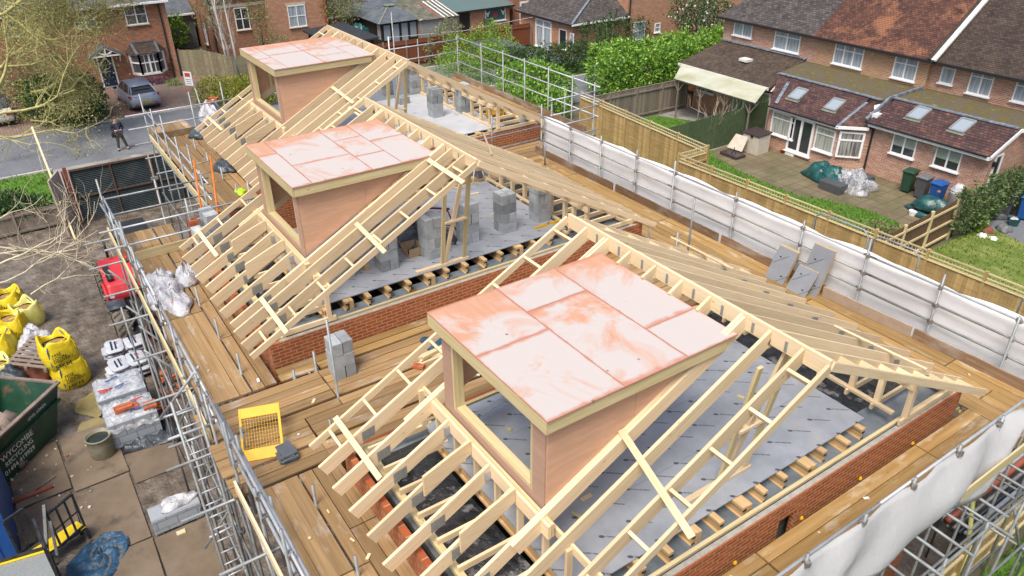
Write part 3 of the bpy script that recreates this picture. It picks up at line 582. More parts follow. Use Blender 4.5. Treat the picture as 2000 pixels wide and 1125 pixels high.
def unfinished_house(label, xf, xn, yf, zf, dzr, xs, dorm, seed, brick=True, floor_x=None, floor_y=None, wall_x=None, splits=None, floor_mat='floor', gable_studs=True, gussets=True, back_y=None, hole=None):
    rs = random.Random(seed); yr = yf + 4.96; zr = zf + 4.96 * SL + dzr; yb = yf + 9.99; sl = lambda y: zf + (y - yf) * (zr - zf) / (yr - yf)
    t = thing('unfinished_house', label, 'house', ((xf + xn) / 2, (yf + yb) / 2, 0)); nf = Vector((0, -(zr - zf), yr - yf)).normalized(); nb = Vector((0, zr - zf, yr - yf)).normalized()
    wx0, wx1 = wall_x; wy0, wy1 = yf + .47, yf + 9.85; ztop = zf - .14; th = .10
    # brick walls, inner leaf, membranes
    def wall(y0, y1, x0, x1): return MB().box(x0, x1, y0, y1, 0, ztop)
    nb_ = MB()
    if hole:
        a, b_, hz0, hz1 = hole; nb_.box(wx1 - th, wx1, wy0, a, 0, ztop).box(wx1 - th, wx1, b_, wy1, 0, ztop).box(wx1 - th, wx1, a, b_, hz1, ztop).box(wx1 - th, wx1, a, b_, 0, hz0)
    else: nb_.box(wx1 - th, wx1, wy0, wy1, 0, ztop)
    nb_.build('brick_wall', 'brick_new', t); MB().box(wx0, wx0 + th, wy0, wy1, 0, ztop).build('brick_wall', 'brick_new', t)
    MB().box(wx0 + th, wx1 - th, wy0, wy0 + th, 0, ztop).build('brick_wall', 'brick_new', t); MB().box(wx0 + th, wx1 - th, wy1 - th, wy1, 0, ztop).build('brick_wall', 'brick_new', t)
    il = MB(); ix0, ix1, iy0, iy1 = wx0 + .22, wx1 - .22, wy0 + .22, wy1 - .22; zi = zf - .27
    il.box(ix0, ix0 + .12, iy0, iy1, 0, zi).box(ix1 - .12, ix1, iy0, iy1, 0, zi).box(ix0 + .12, ix1 - .12, iy0, iy0 + .12, 0, zi).box(ix0 + .12, ix1 - .12, iy1 - .12, iy1, 0, zi)
    il.build('block_wall', 'mudwall', t)
    mm = MB()
    for x, x2 in ((ix0 - .13, ix0 + .12), (ix1 - .5, ix1 + .13)): mm.box(x, x2, iy0 + .12, iy1, zi + .003, zi + .012)
    mm.build('damp_membrane', 'dpm', t); MB().box(wx1 - th + .004, wx1 - .02, wy0 + .2, wy1 - .2, ztop, ztop + .012).build('mortar_bed', 'mortar', t)
    for x in (wx0 + th + .05, wx1 - th - .05): plank('closer_batten', (x, wy0 + .1, ztop + .02), (x, wy1 - .2, ztop + .02), .055, .05, 'pine_green', t)
    MB().box(ix0 + .12, ix1 - .12, iy0 + .1, yf + 1.9, zf - .78, zf - .76).build('ceiling_membrane', 'membrane', t)
    MB().box(ix0 + .12, ix1 - .12, yf + 7.9, iy1 - .1, zf - .78, zf - .76).build('ceiling_membrane', 'membrane', t)
    # plates
    for y in (wy0 + .30, wy1 - .30): plank('wall_plate', (wx0 + .1, y, zf - .13), (wx1 - .1, y, zf - .13), .10, .07, 'pine_green', t)
    # floor: I-joists and foil-faced panels
    fx0, fx1 = floor_x; fy0, fy1 = floor_y; zt = zf - .05; ye = [fy0 + .05 + i * .47 for i in range(int((fy1 - fy0) / .47) + 2)]
    for i, y in enumerate(ye):
        if y > fy1 + .1: break
        mb = MB(); dx = rs.uniform(-.04, .05); ijoist(mb, fx0 + .1, fx1 + .16 + dx, y, zf - .30, zt - .004)
        if rs.random() < .25: mb.box(fx1 - .3, fx1 + .17 + dx, y + .05, y + .14, zf - .29, zt - .008)
        o = mb.build('floor_joist', 'ijoist', t)
        for za, zb_ in ((zt - .09, zt - .055), (zf - .27, zf - .23)): MB().box(fx1 + .161 + dx, fx1 + .163 + dx, y - .035, y + .035, za, zb_).build('stamp_mark', 'ink', o)
    nrow = 4
    for i in range(nrow):
        a = fx0 + (fx1 - fx0) * i / nrow; b_ = fx0 + (fx1 - fx0) * (i + 1) / nrow; MB().box(a + .002, b_ - .002, fy0, fy1, zt, zt + .022).build('floor_panel', floor_mat, t)
    dx0, dx1, dy0, dz = dorm; trim_y = yf + 1.62
    plank('trimmer', (dx0 - .1, trim_y + .03, sl(trim_y) - .12), (dx1 + .1, trim_y + .03, sl(trim_y) - .12), .045, .22, 'pine', t)
    plank('trimmer', (dx0 - .1, trim_y + .08, sl(trim_y) - .11), (dx1 + .1, trim_y + .08, sl(trim_y) - .11), .045, .22, 'pine_green', t)
    ydr = dy0 + 3.10 - .06
    # rafters with their ties, knee webs and nail plates
    for i, x in enumerate(xs):
        inside = dx0 + .2 < x < dx1 - .2; y1 = trim_y if inside else yr - .03; dz_ = rs.uniform(-.012, .012)
        plank('rafter', (x, yf + rs.uniform(-.05, .05), sl(yf) + dz_), (x, y1, sl(y1) + dz_), .047, .225, 'pine', t, up=nf, drop=.112)
        if inside: plank('rafter', (x + rs.uniform(-.02, .02), ydr, sl(ydr)), (x, yr - .03, sl(yr - .03)), .047, .225, 'pine', t, up=nf, drop=.112)
        elif abs(x - dx0) < .2 or abs(x - dx1) < .2: plank('rafter', (x + (.055 if x > (dx0 + dx1) / 2 else -.055), yf + 1.2, sl(yf + 1.2) + .01), (x + (.055 if x > (dx0 + dx1) / 2 else -.055), yr - .05, sl(yr - .05) + .01), .047, .225, 'pine', t, up=nf, drop=.112)
        yb_ = yb + rs.uniform(-.12, .10); zb_ = sl(2 * yr - yb_)
        plank('rafter', (x, yr + .03, sl(yr - .03)), (x, yb_, zb_), .047, .225, 'pine', t, up=nb, drop=.112)
        plank('ceiling_tie', (x + .05, wy0 + .28, zf - .045), (x + .05, yf + 1.85, zf - .045), .045, .10, 'pine', t)
        plank('ceiling_tie', (x + .05, yf + 8.0, zf - .045), (x + .05, wy1 - .25, zf - .045), .045, .10, 'pine', t)
        plank('knee_web', (x + .05, yf + 1.72, zf), (x + .05, yf + 1.72, sl(yf + 1.72) - .22), .045, .09, 'pine', t, up=(0, 1, 0))
        plank('knee_web', (x + .05, yf + 8.15, zf), (x + .05, yf + 8.15, sl(2 * yr - yf - 8.15) - .2), .09, .09, 'pine', t, up=(0, 1, 0))
        npm = MB(); yy = wy0 + .33
        npm.prism([(x + .0255, yy - .11, sl(yy) - .27), (x + .0255, yy + .10, sl(yy) - .24), (x + .0255, yy + .10, sl(yy) - .05), (x + .0255, yy - .11, sl(yy) - .10)], (.004, 0, 0))
        for q in range(6):
            yq = yy - .10 + q * .036; npm.box(x + .0295, x + .033, yq, yq + .012, sl(yq) - .25, sl(yq) - .09)
        npm.build('nail_plate', 'nailplate', t)
        yy = yb - 1.5; zz = sl(2 * yr - yy); MB().prism([(x + .0255, yy - .10, zz - .02), (x + .0255, yy + .08, zz - .10), (x + .0255, yy + .08, zz - .20), (x + .0255, yy - .10, zz - .12)], (.004, 0, 0)).build('nail_plate', 'nailplate', t)
        if gussets and inside and (i % 2 == seed % 2 or rs.random() < .25):
            ya, yb2 = yf + rs.uniform(.65, .9), trim_y; x2 = x + .046
            MB().prism([(x2, ya, sl(ya) - .16), (x2, yb2, sl(yb2) - .17), (x2, yb2, sl(yb2) + .06), (x2, (ya + yb2) / 2 + .1, sl((ya + yb2) / 2) + .17), (x2, ya, sl(ya) + .19)], (.04, 0, 0)).build('gusset_board', 'pine_board', t)
        if inside: MB().box(x - .035, x + .035, trim_y - .012, trim_y + .004, sl(trim_y) - .26, sl(trim_y) - .20).box(x + .028, x + .034, trim_y - .09, trim_y, sl(trim_y) - .26, sl(trim_y) - .10).build('joist_hanger', 'steel_bright', t)
    for x in [xs[0] + .27 + .53 * k for k in range(len(xs) - 1)]: MB().box(x - .02, x + .02, yr - .032, yr - .024, zr - .2, zr - .05).build('hanger_strap', 'nailplate', t)
    plank('ridge_board', (xf, yr, zr + .015), (xn, yr, zr + .015), .045, .24, 'pine', t, drop=.12)
    for zz, yy in ((sl(yf + 1.72) - .25, yf + 1.78), (sl(yf + 1.72) - .27, yf + 8.09)): plank('purlin', (xf + .3, yy, zz), (xn - .3, yy, zz), .045, .12, 'pine', t)
    plank('sole_plate', (xf + .3, yf + 8.09, zt + .05), (xn - .5, yf + 8.09, zt + .05), .09, .045, 'pine', t)
    for s, xo, xi in ((-1, xf, xs[0]), (1, xn, xs[-1])):
        rung_ladder('gable_ladder', t, xo, xi, ((yf + .02, sl(yf)), (yr - .05, sl(yr - .05))), n=8); rung_ladder('gable_ladder', t, xo, xi, ((yb + .05, sl(2 * yr - yb - .05)), (yr + .05, sl(yr - .05))), n=9)
    # gable studs
    if gable_studs:
        gx = xn - 1.02
        for y, lean in ((yr - .35, 0), (yr + .2, .05)): plank('gable_stud', (gx, y, zt + .05), (gx + .3 + lean, y + .02, sl(yr - abs(y - yr)) - .2), .09, .045, 'pine_green', t, up=(1, 0, 0))
        plank('gable_stud', (gx, yr - .3, zt + .05), (gx + .33, yr + .12, sl(yr - .1) - .25), .09, .045, 'pine', t, up=(1, 0, 0))
        plank('gable_rail', (gx + .16, yr - .33, zt + 1.1), (gx + .16, yr + .2, zt + 1.1), .045, .09, 'pine', t, up=(1, 0, 0)); plank('sole_plate', (gx, yr - 1.0, zt + .05), (gx, yr + .3, zt + .05), .09, .045, 'pine', t)
    # dormer
    D = thing('dormer', None, None); D.parent = t; D.location = Vector(((dx0 + dx1) / 2, dy0 + 1.5, sl(dy0))) - wloc(t)
    ov = .16; cx0, cx1, cy0 = dx0 + ov, dx1 - ov, dy0 + .13; zc = dz - .19; yc1 = yr - (zr - zc) / SL + .05
    for x, s in ((cx0, -1), (cx1, 1)):
        ym = cy0 + (yc1 - cy0) * .55
        MB().prism([(x, cy0, sl(cy0) - .02), (x, cy0, zc), (x, ym, zc), (x, ym, sl(ym) - .02)], (.018 * s, 0, 0)).build('cheek_panel', 'plycheek', D); MB().prism([(x + .001 * s, ym + .004, sl(ym) - .02), (x + .001 * s, ym + .004, zc), (x + .001 * s, yc1, zc)], (.018 * s, 0, 0)).build('cheek_panel', 'plycheek', D)
        for k in range(3):
            y = cy0 + .06 + k * .55; plank('cheek_stud', (x - .03 * s, y, sl(y)), (x - .03 * s, y, zc), .09, .045, 'pine_green', D, up=(1, 0, 0))
        xa, xb = (x, x + .25) if s < 0 else (x - .25, x)
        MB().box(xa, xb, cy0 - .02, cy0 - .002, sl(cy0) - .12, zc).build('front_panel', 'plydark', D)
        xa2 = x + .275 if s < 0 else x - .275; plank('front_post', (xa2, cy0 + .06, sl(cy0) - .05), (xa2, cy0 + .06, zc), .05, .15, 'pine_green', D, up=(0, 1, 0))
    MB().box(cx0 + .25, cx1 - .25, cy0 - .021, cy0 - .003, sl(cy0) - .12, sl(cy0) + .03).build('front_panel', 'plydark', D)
    plank('sill', (cx0 + .3, cy0 + .07, sl(cy0) + .045), (cx1 - .3, cy0 + .07, sl(cy0) + .045), .14, .045, 'pine_green', D); plank('header', (cx0, cy0 + .07, zc - .05), (cx1, cy0 + .07, zc - .05), .09, .10, 'pine_green', D)
    for k in range(5):
        x = cx0 + .1 + (cx1 - cx0 - .2) * k / 4; plank('roof_joist', (x, dy0 + .05, dz - .11), (x, dy0 + 3.0, dz - .11), .045, .15, 'pine_green', D)
    plank('fascia', (dx0, dy0 + .02, dz - .10), (dx1, dy0 + .02, dz - .10), .04, .18, 'pine_green', D); yfe = yr - (zr - dz + .19) / SL + .35
    for x in (dx0 + .02, dx1 - .02): plank('fascia', (x, dy0 + .04, dz - .10), (x, yfe, dz - .10), .04, .18, 'pine_green', D)
    rows = splits or [(dy0, dy0 + 1.14, [.46]), (dy0 + 1.14, dy0 + 2.19, [.28]), (dy0 + 2.19, dy0 + 3.10, [.72])]
    for ya, yb3, cuts in rows:
        e = [0.0] + cuts + [1.0]
        for k in range(len(e) - 1):
            xa, xb = dx0 - .02 + (dx1 - dx0 + .04) * e[k], dx0 - .02 + (dx1 - dx0 + .04) * e[k + 1]
            MB().box(xa + .003, xb - .003, ya + .003, yb3 - .003, dz - .008, dz + .01 + rs.uniform(0, .004)).build('roof_sheet', 'plyroof', D)
    return t, sl, yr, zr, yb
X1 = [-8.58, -8.05, -7.52, -6.97, -6.43, -5.89, -5.33, -4.86, -4.36]
H1, sl1, yr1, zr1, yb1 = unfinished_house('nearest half built house with bare timber rafters and flat plywood dormer roof', -9.09, -3.98, 2.31, 5.65, .005, X1, (-7.97, -5.21, 3.95, 8.05), 1,
    floor_x=(-8.55, -4.68), floor_y=(4.05, 9.95), wall_x=(-8.85, -4.25), hole=(7.45, 7.85, 3.2, 5.2))
X2 = [-16.65, -16.1, -15.55, -14.98, -14.4, -13.84, -13.28, -12.94, -12.45]
H2, sl2, yr2, zr2, yb2 = unfinished_house('middle half built house with grey block stacks standing on its open floor', -17.2, -12.0, 2.31, 5.65, .06, X2, (-16.05, -13.22, 3.95, 8.09), 2,
    floor_x=(-16.6, -12.95), floor_y=(4.05, 10.3), wall_x=(-16.95, -12.28), splits=[(3.95, 4.35, [.3]), (4.35, 5.6, [.62]), (5.6, 6.25, [.3, .7]), (6.25, 7.05, [.45])])
X3 = [-25.2, -24.62, -24.03, -23.45, -22.86, -22.28, -21.7, -21.12, -20.56, -20.1]
H3, sl3, yr3, zr3, yb3 = unfinished_house('farthest half built house with pale floor sheeting under bare rafters', -25.75, -19.75, 4.83, 5.65, .10, X3, (-24.75, -21.55, 6.48, 8.18), 3,
    floor_x=(-25.2, -20.3), floor_y=(6.6, 13.4), wall_x=(-25.5, -20.05), floor_mat='floor_white', splits=[(6.48, 6.9, [.55]), (6.9, 8.0, [.45]), (8.0, 9.0, [.3, .75]), (9.0, 9.6, [.5])])
# nailed temporary braces
def brace(t, a, b, w=.09, h=.022, mat='pine', up=(0, -.46, .88)): plank('brace', a, b, w, h, mat, t, up=up)
def onslope(px, py, t=1):   # a point on the front slope plane of houses 1 and 2, 3 cm proud of the rafters
    d = ray(px, py); n = Vector((0, -SL, 1)); p0 = Vector((0, 2.31, 5.69)); return CAMP + d * ((p0 - CAMP).dot(n) / d.dot(n))
def onrear(px, py):
    d = ray(px, py); n = Vector((0, SL, 1)); p0 = Vector((0, 7.27, 8.30)); return CAMP + d * ((p0 - CAMP).dot(n) / d.dot(n))
brace(H1, onslope(1213, 840), onslope(1352, 1050)); brace(H1, onslope(655, 815), onslope(742, 935)); brace(H1, onrear(1312, 463), onrear(1434, 525), up=(0, .46, .88)); brace(H1, onrear(1630, 635), onrear(1810, 720), up=(0, .46, .88))
brace(H2, onslope(695, 436), onslope(752, 493)); brace(H2, onslope(836, 312), onslope(905, 357)); brace(H2, onslope(384, 447), onslope(424, 500)); brace(H2, onslope(510, 583), onslope(560, 650)); brace(H2, onrear(940, 250), onrear(960, 300), w=.05, up=(0, .46, .88))
d3 = Vector((0, 2.5, .02))
def onslope3(px, py):
    d = ray(px, py); n = Vector((0, -SL, 1)); p0 = Vector((0, 4.83, 5.69)); return CAMP + d * ((p0 - CAMP).dot(n) / d.dot(n))
brace(H3, onslope3(646, 168), onslope3(690, 201)); brace(H3, onslope3(404, 227), onslope3(434, 254)); brace(H3, onslope3(681, 210), onslope3(712, 231))
# ------------------------------------------------------------------ scaffold boards (each one loose, each one a thing)
DZ = 5.0
BL = {}
def board_run(axis, c0, c1, rows, length, w, label, group, seams=0.0, mat='board', zt=DZ, jit=.012, fixed=True):
    """boards laid side by side; axis 'x' boards run along X at the given y rows, axis 'y' along Y at the given x rows"""
    for i, r in enumerate(rows):
        a = c0 + (seams[i % len(seams)] if isinstance(seams, (list, tuple)) else seams); first = True
        s = c0
        cuts = [c0]; k = a
        while k < c1 - .4:
            if k > c0 + .4: cuts.append(k)
            k += length
        cuts.append(c1)
        for u, v in zip(cuts[:-1], cuts[1:]):
            j = RN.uniform(-jit, jit); dz_ = RN.uniform(-.006, .004); z = zt - .02 + dz_
            p, q = ((u + .012, r + j * .4, z), (v - .012, r + j * .4 + RN.uniform(-.006, .006), z)) if axis == 'x' else ((r + j * .4, u + .012 + j, z), (r + j * .4 + RN.uniform(-.006, .006), v - .012 + j, z))
            o = plank('scaffold_board', p, q, w, .038, mat); tag(o, label, 'scaffold board', group)
rowsA = [1.45, 1.665, 1.88, 2.09, 2.335, 2.565]
board_run('x', -20.2, -11.82, rowsA, 3.9, .207, 'weathered scaffold board on the deck in front of the middle half built house', 'scaffold boards in front of the middle house', [1.1, 1.1, 1.1, 1.1, 2.4, 2.4])
board_run('x', -9.3, -1.5, [1.58, 1.795, 2.01, 2.245, 2.475, 2.69], 3.9, .207, 'brown scaffold board on the deck at the foot of the nearest rafters', 'scaffold boards in front of the nearest house', [2.2, 2.2, 2.2, 2.2, 1.5, 1.5], 'board')
gx = [-12.13, -11.91, -11.62, -11.395, -11.17, -10.945, -10.66, -10.435, -10.21, -9.985, -9.70, -9.475]
board_run('y', 2.75, 13.0, gx[:2], 3.9, .205, 'scaffold board lying tight along the brick gable of the middle house', 'scaffold boards against the middle gable', [.75, .75], 'board_wet')
board_run('y', 1.12, 13.0, gx[2:], 3.9, .212, 'brown scaffold board on the wide deck between the nearest and middle houses', 'scaffold boards on the deck between houses', [2.3] * 5 + [1.6] * 5, 'board')
board_run('y', 2.2, 12.45, [-4.06, -3.835, -3.61, -3.395], 3.9, .212, 'worn yellow brown scaffold board along the brick gable of the nearest house', 'scaffold boards beside the nearest gable', [.8, .8, 2.5, 2.5], 'board_wet')
board_run('x', -19.0, -3.0, [12.55, 12.77, 12.99, 13.21, 13.43, 13.65], 3.9, .207, 'scaffold board on the rear deck below the white sheeting', 'scaffold boards on the rear deck', [1.3, 1.3, 3.1, 3.1, 2.2, 2.2], 'board_wet')
board_run('x', -29.3, -20.2, [3.98, 4.195, 4.41, 4.625, 4.87, 5.1], 3.9, .207, 'scaffold board on the deck in front of the farthest half built house', 'scaffold boards in front of the farthest house', [1.5, 1.5, 3., 3., 3., 1.5])
board_run('x', -28.6, -19.2, [15.05, 15.27, 15.49, 15.71, 15.93, 16.15], 3.9, .207, 'scaffold board on the deck behind the farthest half built house', 'scaffold boards behind the farthest house', [1.5, 1.5, 3., 3., 3., 1.5])
board_run('y', 6.0, 15.0, [-19.75, -19.5, -19.27, -19.03, -18.8, -18.35, -18.1, -17.85, -17.5], 3.9, .212, 'scaffold board on the hidden deck between the middle and farthest houses', 'scaffold boards between the far houses', [1.5, 3.0])
# ------------------------------------------------------------------ scaffolds
def coupler(t, p): MB().obox(p, (.075, .095, .085), RN.uniform(0, 1.5)).build('coupler', 'coupler', t)
def standards(t, pts, mat='steel'):
    for x, y, z0, z1 in pts: pole('standard', (x, y, z0), (x + RN.uniform(-.015, .015), y + RN.uniform(-.015, .015), z1), .0245, mat, t)
def ledger(t, a, b, mat='steel', name='ledger'): pole(name, a, b, .0245, mat, t)
S1 = thing('scaffold', 'tube scaffold with double guard rails along the muddy yard', 'scaffold', (-12, 1.3, 0))
xo = [-20.4, -18.9, -17.3, -15.95, -14.3, -12.75, -11.3, -10.75, -9.5, -8.2, -7.0, -5.8, -4.4]
for i, x in enumerate(xo):
    standards(S1, [(x, 1.28, 0, [6.5, 6.2, 6.55, 6.5, 6.15, 6.3, 6.1, 6.05, 6.35, 6.1, 6.4, 6.1, 6.2][i])]); standards(S1, [(x + .12, 2.2, 0, 5.0 if i in (1, 3, 5) else 4.9)])
    pole('transom', (x + .06, .62 - RN.uniform(0, .3), 4.90), (x + .06, 2.75, 4.90), .0245, 'steel', S1)
    for z in (5.92, 5.5, 4.86, 2.9): coupler(S1, (x, 1.31, z))
    if i % 2 == 0: pole('brace', (x, 1.33, 4.8), (x + 1.35, 1.33, 2.9), .0245, 'steel', S1); pole('brace', (x + .1, 1.25, 4.85), (x + .14, 2.2, 3.0), .0245, 'steel', S1)
for a, b in ((-20.6, -14.2), (-14.4, -10.65), (-10.95, -4.9), (-5.1, -2)):
    ledger(S1, (a, 1.335, 5.94), (b, 1.335, 5.94), 'steel_bright', 'guard_rail'); ledger(S1, (a + .3, 1.345, 5.50), (b, 1.345, 5.50), 'steel_bright', 'guard_rail')
    for z in (4.86, 2.9, 1.3): ledger(S1, (a, 1.25, z), (b + .2, 1.25, z)); ledger(S1, (a, 2.24, z), (b, 2.24, z))
ledger(S1, (-20.4, 1.22, 5.86), (-16.2, 1.39, 5.86), 'steel_bright', 'guard_rail'); ledger(S1, (-10.7, 1.40, 5.8), (-6.4, 1.42, 5.76), 'steel_bright', 'guard_rail')
for x0_, x1_ in ((-20.4, -16.6), (-16.5, -12.7), (-12.6, -10.9), (-9.5, -6.2), (-6.1, -2.6)): plank('toe_board', (x0_, 1.225, 5.10), (x1_, 1.225, 5.10), .036, .21, 'pine_green' if x0_ < -10 else 'pine', S1)
for x, y, z in ((-15.5, 2.215, 5.46), (-13.95, 2.215, 5.46), (-12.5, 2.215, 5.46), (-11.79, 3.42, 5.42), (-11.77, 2.98, 5.2), (-8.52, 2.13, 5.4), (-6.95, 2.13, 5.4), (-5.5, 2.13, 5.4), (-10.35, 1.62, 5.45), (-9.85, 2.95, 5.35)): standards(S1, [(x, y, 0, z)]); coupler(S1, (x, y, 4.93))
standards(S1, [(-10.8, 3.44, 0, 6.65)]); standards(S1, [(-9.28, 1.38, 4.6, 6.2), (-8.05, 1.42, 4.6, 6.0), (-10.1, 1.33, 4.4, 5.95)])
for k in range(9): x = -19.3 + k * 1.05; pole('putlog', (x, .72 + RN.uniform(-.15, .3), RN.choice((4.55, 3.1, 3.4, 1.7))), (x + .05, 1.9, RN.choice((4.55, 3.1))), .0245, 'steel', S1)
for k in range(7): x = -9.2 + k * .75; pole('putlog', (x, .85, 3.0 + .3 * (k % 2)), (x + .03, 2.0, 3.0 + .3 * (k % 2)), .0245, 'steel', S1)
for k in range(5): standards(S1, [(-19.6 + k * 2.1, .95 + .2 * (k % 2), 0, RN.choice((4.8, 3.3, 4.4)))])
# bay for the ladder, with its braces
a_, b_ = at_x(308, 822, -11.6), at_x(385, 722, -13.2)
pole('brace', at_z(312, 818, 4.2), at_z(388, 716, 5.9), .0245, 'steel_bright', S1); pole('transom', at_z(302, 822, 4.2), at_z(402, 786, 4.2), .0245, 'steel_bright', S1)
pole('transom', at_z(409, 1050, 2.3), at_z(470, 1020, 2.3), .0245, 'steel_bright', S1); pole('transom', (-11.0, .6, 5.25), (-11.0, 1.45, 5.25), .0245, 'steel_bright', S1)
S1b = thing('ladder', 'galvanised steel ladder rising steeply from the yard to the deck corner', 'ladder', (-10.85, 1.0, 0))
for y in (.80, 1.15): pole('stile', (-10.62 + .62, y + .03, .05), (-10.98, y, 5.95), .024, 'steel', S1b)
for k in range(22): z = .35 + k * .255; x = -10.0 - (z - .05) / 5.9 * .98; pole('rung', (x, .81, z), (x, 1.16, z), .014, 'steel_bright', S1b)
S2 = thing('scaffold', 'tube guard rails along the rear deck in front of the white sheeting', 'scaffold', (-11, 13.8, 0))
px_ = [-18.85, -17.38, -15.95, -14.44, -12.98, -10.93, -9.0, -7.4, -5.83, -4.38, -2.8]
for i, x in enumerate(px_):
    standards(S2, [(x, 13.84, 0, [6.6, 6.15, 6.4, 6.42, 6.55, 6.4, 6.4, 6.6, 6.5, 6.3, 6.4][i])])
    for z in (6.2, 5.80, 5.42): coupler(S2, (x, 13.87, z))
    pole('transom', (x + .06, 12.3, 4.91), (x + .06, 14.2, 4.91), .0245, 'steel', S2)
for a, b in ((-19.1, -13.0), (-13.2, -7.2), (-7.5, -1.5)):
    for z in (6.2, 5.80, 5.42): ledger(S2, (a, 13.89, z), (b, 13.89, z), 'steel_bright' if z > 6 else 'steel', 'guard_rail')
    for z in (4.86, 2.9): ledger(S2, (a, 13.86, z), (b, 13.86, z)); ledger(S2, (a, 12.5, z), (b, 12.5, z))
for a, b in ((-19.0, -15.2), (-15.1, -11.2), (-11.1, -8.9), (-6.0, -2.4)): plank('toe_board', (a, 13.74 + RN.uniform(-.02, .02), 5.11), (b, 13.74, 5.11), .036, .22, 'toe', S2)
standards(S2, [(-10.94, 12.4, 4.5, 6.6), (-17.9, 13.3, 5.0, 5.75), (-12.2, 12.35, 0, 5.35), (-11.6, 12.7, 0, 5.4)])
for y0_, y1_, z in ((9.6, 13.9, 5.85), (10.2, 13.9, 5.45)): ledger(S2, (-18.95, y0_, z), (-18.95, y1_, z), 'steel', 'guard_rail')
standards(S2, [(-19.0, 11.2, 4.6, 6.1), (-19.05, 12.1, 4.6, 6.5), (-19.0, 10.3, 4.6, 5.9)])
for x0_, x1_, lab in ((-7.62, -6.6, 'c'), (-4.62, -2.0, 'd'), (-9.05, -7.75, 'e')):
    r_ = [(x0_, 14.35, 5.0), (x0_, 14.35, 6.35), (x0_ + .12, 14.35, 6.47), (x1_ - .12, 14.35, 6.47), (x1_, 14.35, 6.35), (x1_, 14.35, 5.0)]
    MB().tube(r_, .02, 8).build('guard_frame', 'steel', S2, smooth=True, recalc=False)
# white sheeting tied along the rear of the scaffold
rs = np.random.RandomState(12)
def cloth(name, rows, cols, fn, mat, label, cat, group=None, amp=.03, seed=1, th=.004, smooth=True):
    rs = np.random.RandomState(seed); mb = MB()
    for j in range(rows + 1):
        for i in range(cols + 1):
            p = V3(fn(i / cols, j / rows)); q = amp * (math.sin(i * 1.3 + j * .7 + seed) * .5 + math.sin(i * .55 - j * 1.9) * .4 + rs.uniform(-.5, .5)); mb.v.append((p.x, p.y + q, p.z))
    n = cols + 1
    mb.f = [(j * n + i, j * n + i + 1, (j + 1) * n + i + 1, (j + 1) * n + i) for j in range(rows) for i in range(cols)]; mb.mi = [0] * len(mb.f)
    o = mb.build(name, mat, smooth=smooth, recalc=False); md = o.modifiers.new('thickness', 'SOLIDIFY'); md.thickness = th
    return recenter(tag(o, label, cat, group))
cloth('sheeting', 8, 90, lambda u, v: (-18.95 + 17.5 * u, 14.02 + .04 * math.sin(u * 40), 6.17 + .05 * abs(math.sin(u * 17.5 * 2.1)) * (1 - v) * (1 if u > .2 else .3) - v * 1.75), 'white_sheet', 'long white sheeting hung on the rear guard rail above the boarded fence', 'sheeting', seed=3, amp=.008)
# near right scaffold with its hanging sheet
S3 = thing('scaffold', 'grey tube scaffold with short protruding transoms at the lower right corner', 'scaffold', (-3.1, 9, 0))
ys_ = [4.2, 5.35, 6.5, 7.65, 8.8, 9.95, 11.1, 12.3, 13.5]
for i, y in enumerate(ys_):
    standards(S3, [(-3.24, y, 0, 6.12), (-2.62, y + .25, 0, 4.95)])
    for z in (5.98, 4.8): coupler(S3, (-3.24, y, z))
    for k in range(3): yy = y + k * .38; pole('transom', (-4.1, yy, 4.86), (-2.55 + RN.uniform(-.2, .25), yy, 4.86 - .03 * k), .0245, 'steel', S3)
    if i % 2 == 0: pole('brace', (-2.66, y, 4.75), (-2.66, y + 1.9, 2.2), .0245, 'steel', S3)
ledger(S3, (-3.3, 2.5, 5.99), (-3.3, 8.1, 5.99), 'steel_bright', 'guard_rail'); ledger(S3, (-3.3, 7.9, 5.99), (-3.3, 13.9, 5.99), 'steel_bright', 'guard_rail')
for z in (4.80, 3.0, 1.5): ledger(S3, (-3.24, 3, z), (-3.24, 13.8, z)); ledger(S3, (-2.62, 3, z), (-2.62, 13.8, z))
plank('toe_board', (-3.24, 4.0, 5.06), (-3.24, 8.4, 5.06), .036, .2, 'board_wet', S3); plank('toe_board', (-3.24, 8.5, 5.06), (-3.24, 13.0, 5.06), .036, .2, 'board_wet', S3); plank('toe_board', (-2.98, 9.9, 5.35), (-2.98, 14.0, 5.42), .03, .22, 'pine_green', S3)
for k in range(12): MB().lathe((-4.3 + .06 * (k % 2), 4.4 + k * .72, 4.92), [(.025, 0), (.03, .02), (.022, .05)], 8).build('end_cap', 'yellow', S3)
def hang(u, v):
    y = 4.5 + 7.3 * u; b = 5.02 + .07 * math.sin(u * 21) + (.9 * max(0, (u - .86) / .14) ** 1.2); top_ = 6.0 - .05 * abs(math.sin(u * 7.3 * math.pi)); z = top_ + (b - top_) * v; bul = math.sin(v * math.pi * .8) * (.16 + .05 * math.sin(u * 11)) + .05 * math.sin(u * 17 + v * 6) * v + v * .14
    return (-3.27 + bul + .03 * math.sin(u * 33 + v * 5), y, z)
cloth('sheeting', 10, 46, hang, 'near_sheet', 'sagging translucent white sheet hanging from the near rail over the grey tubes', 'sheeting', seed=8, amp=.012)
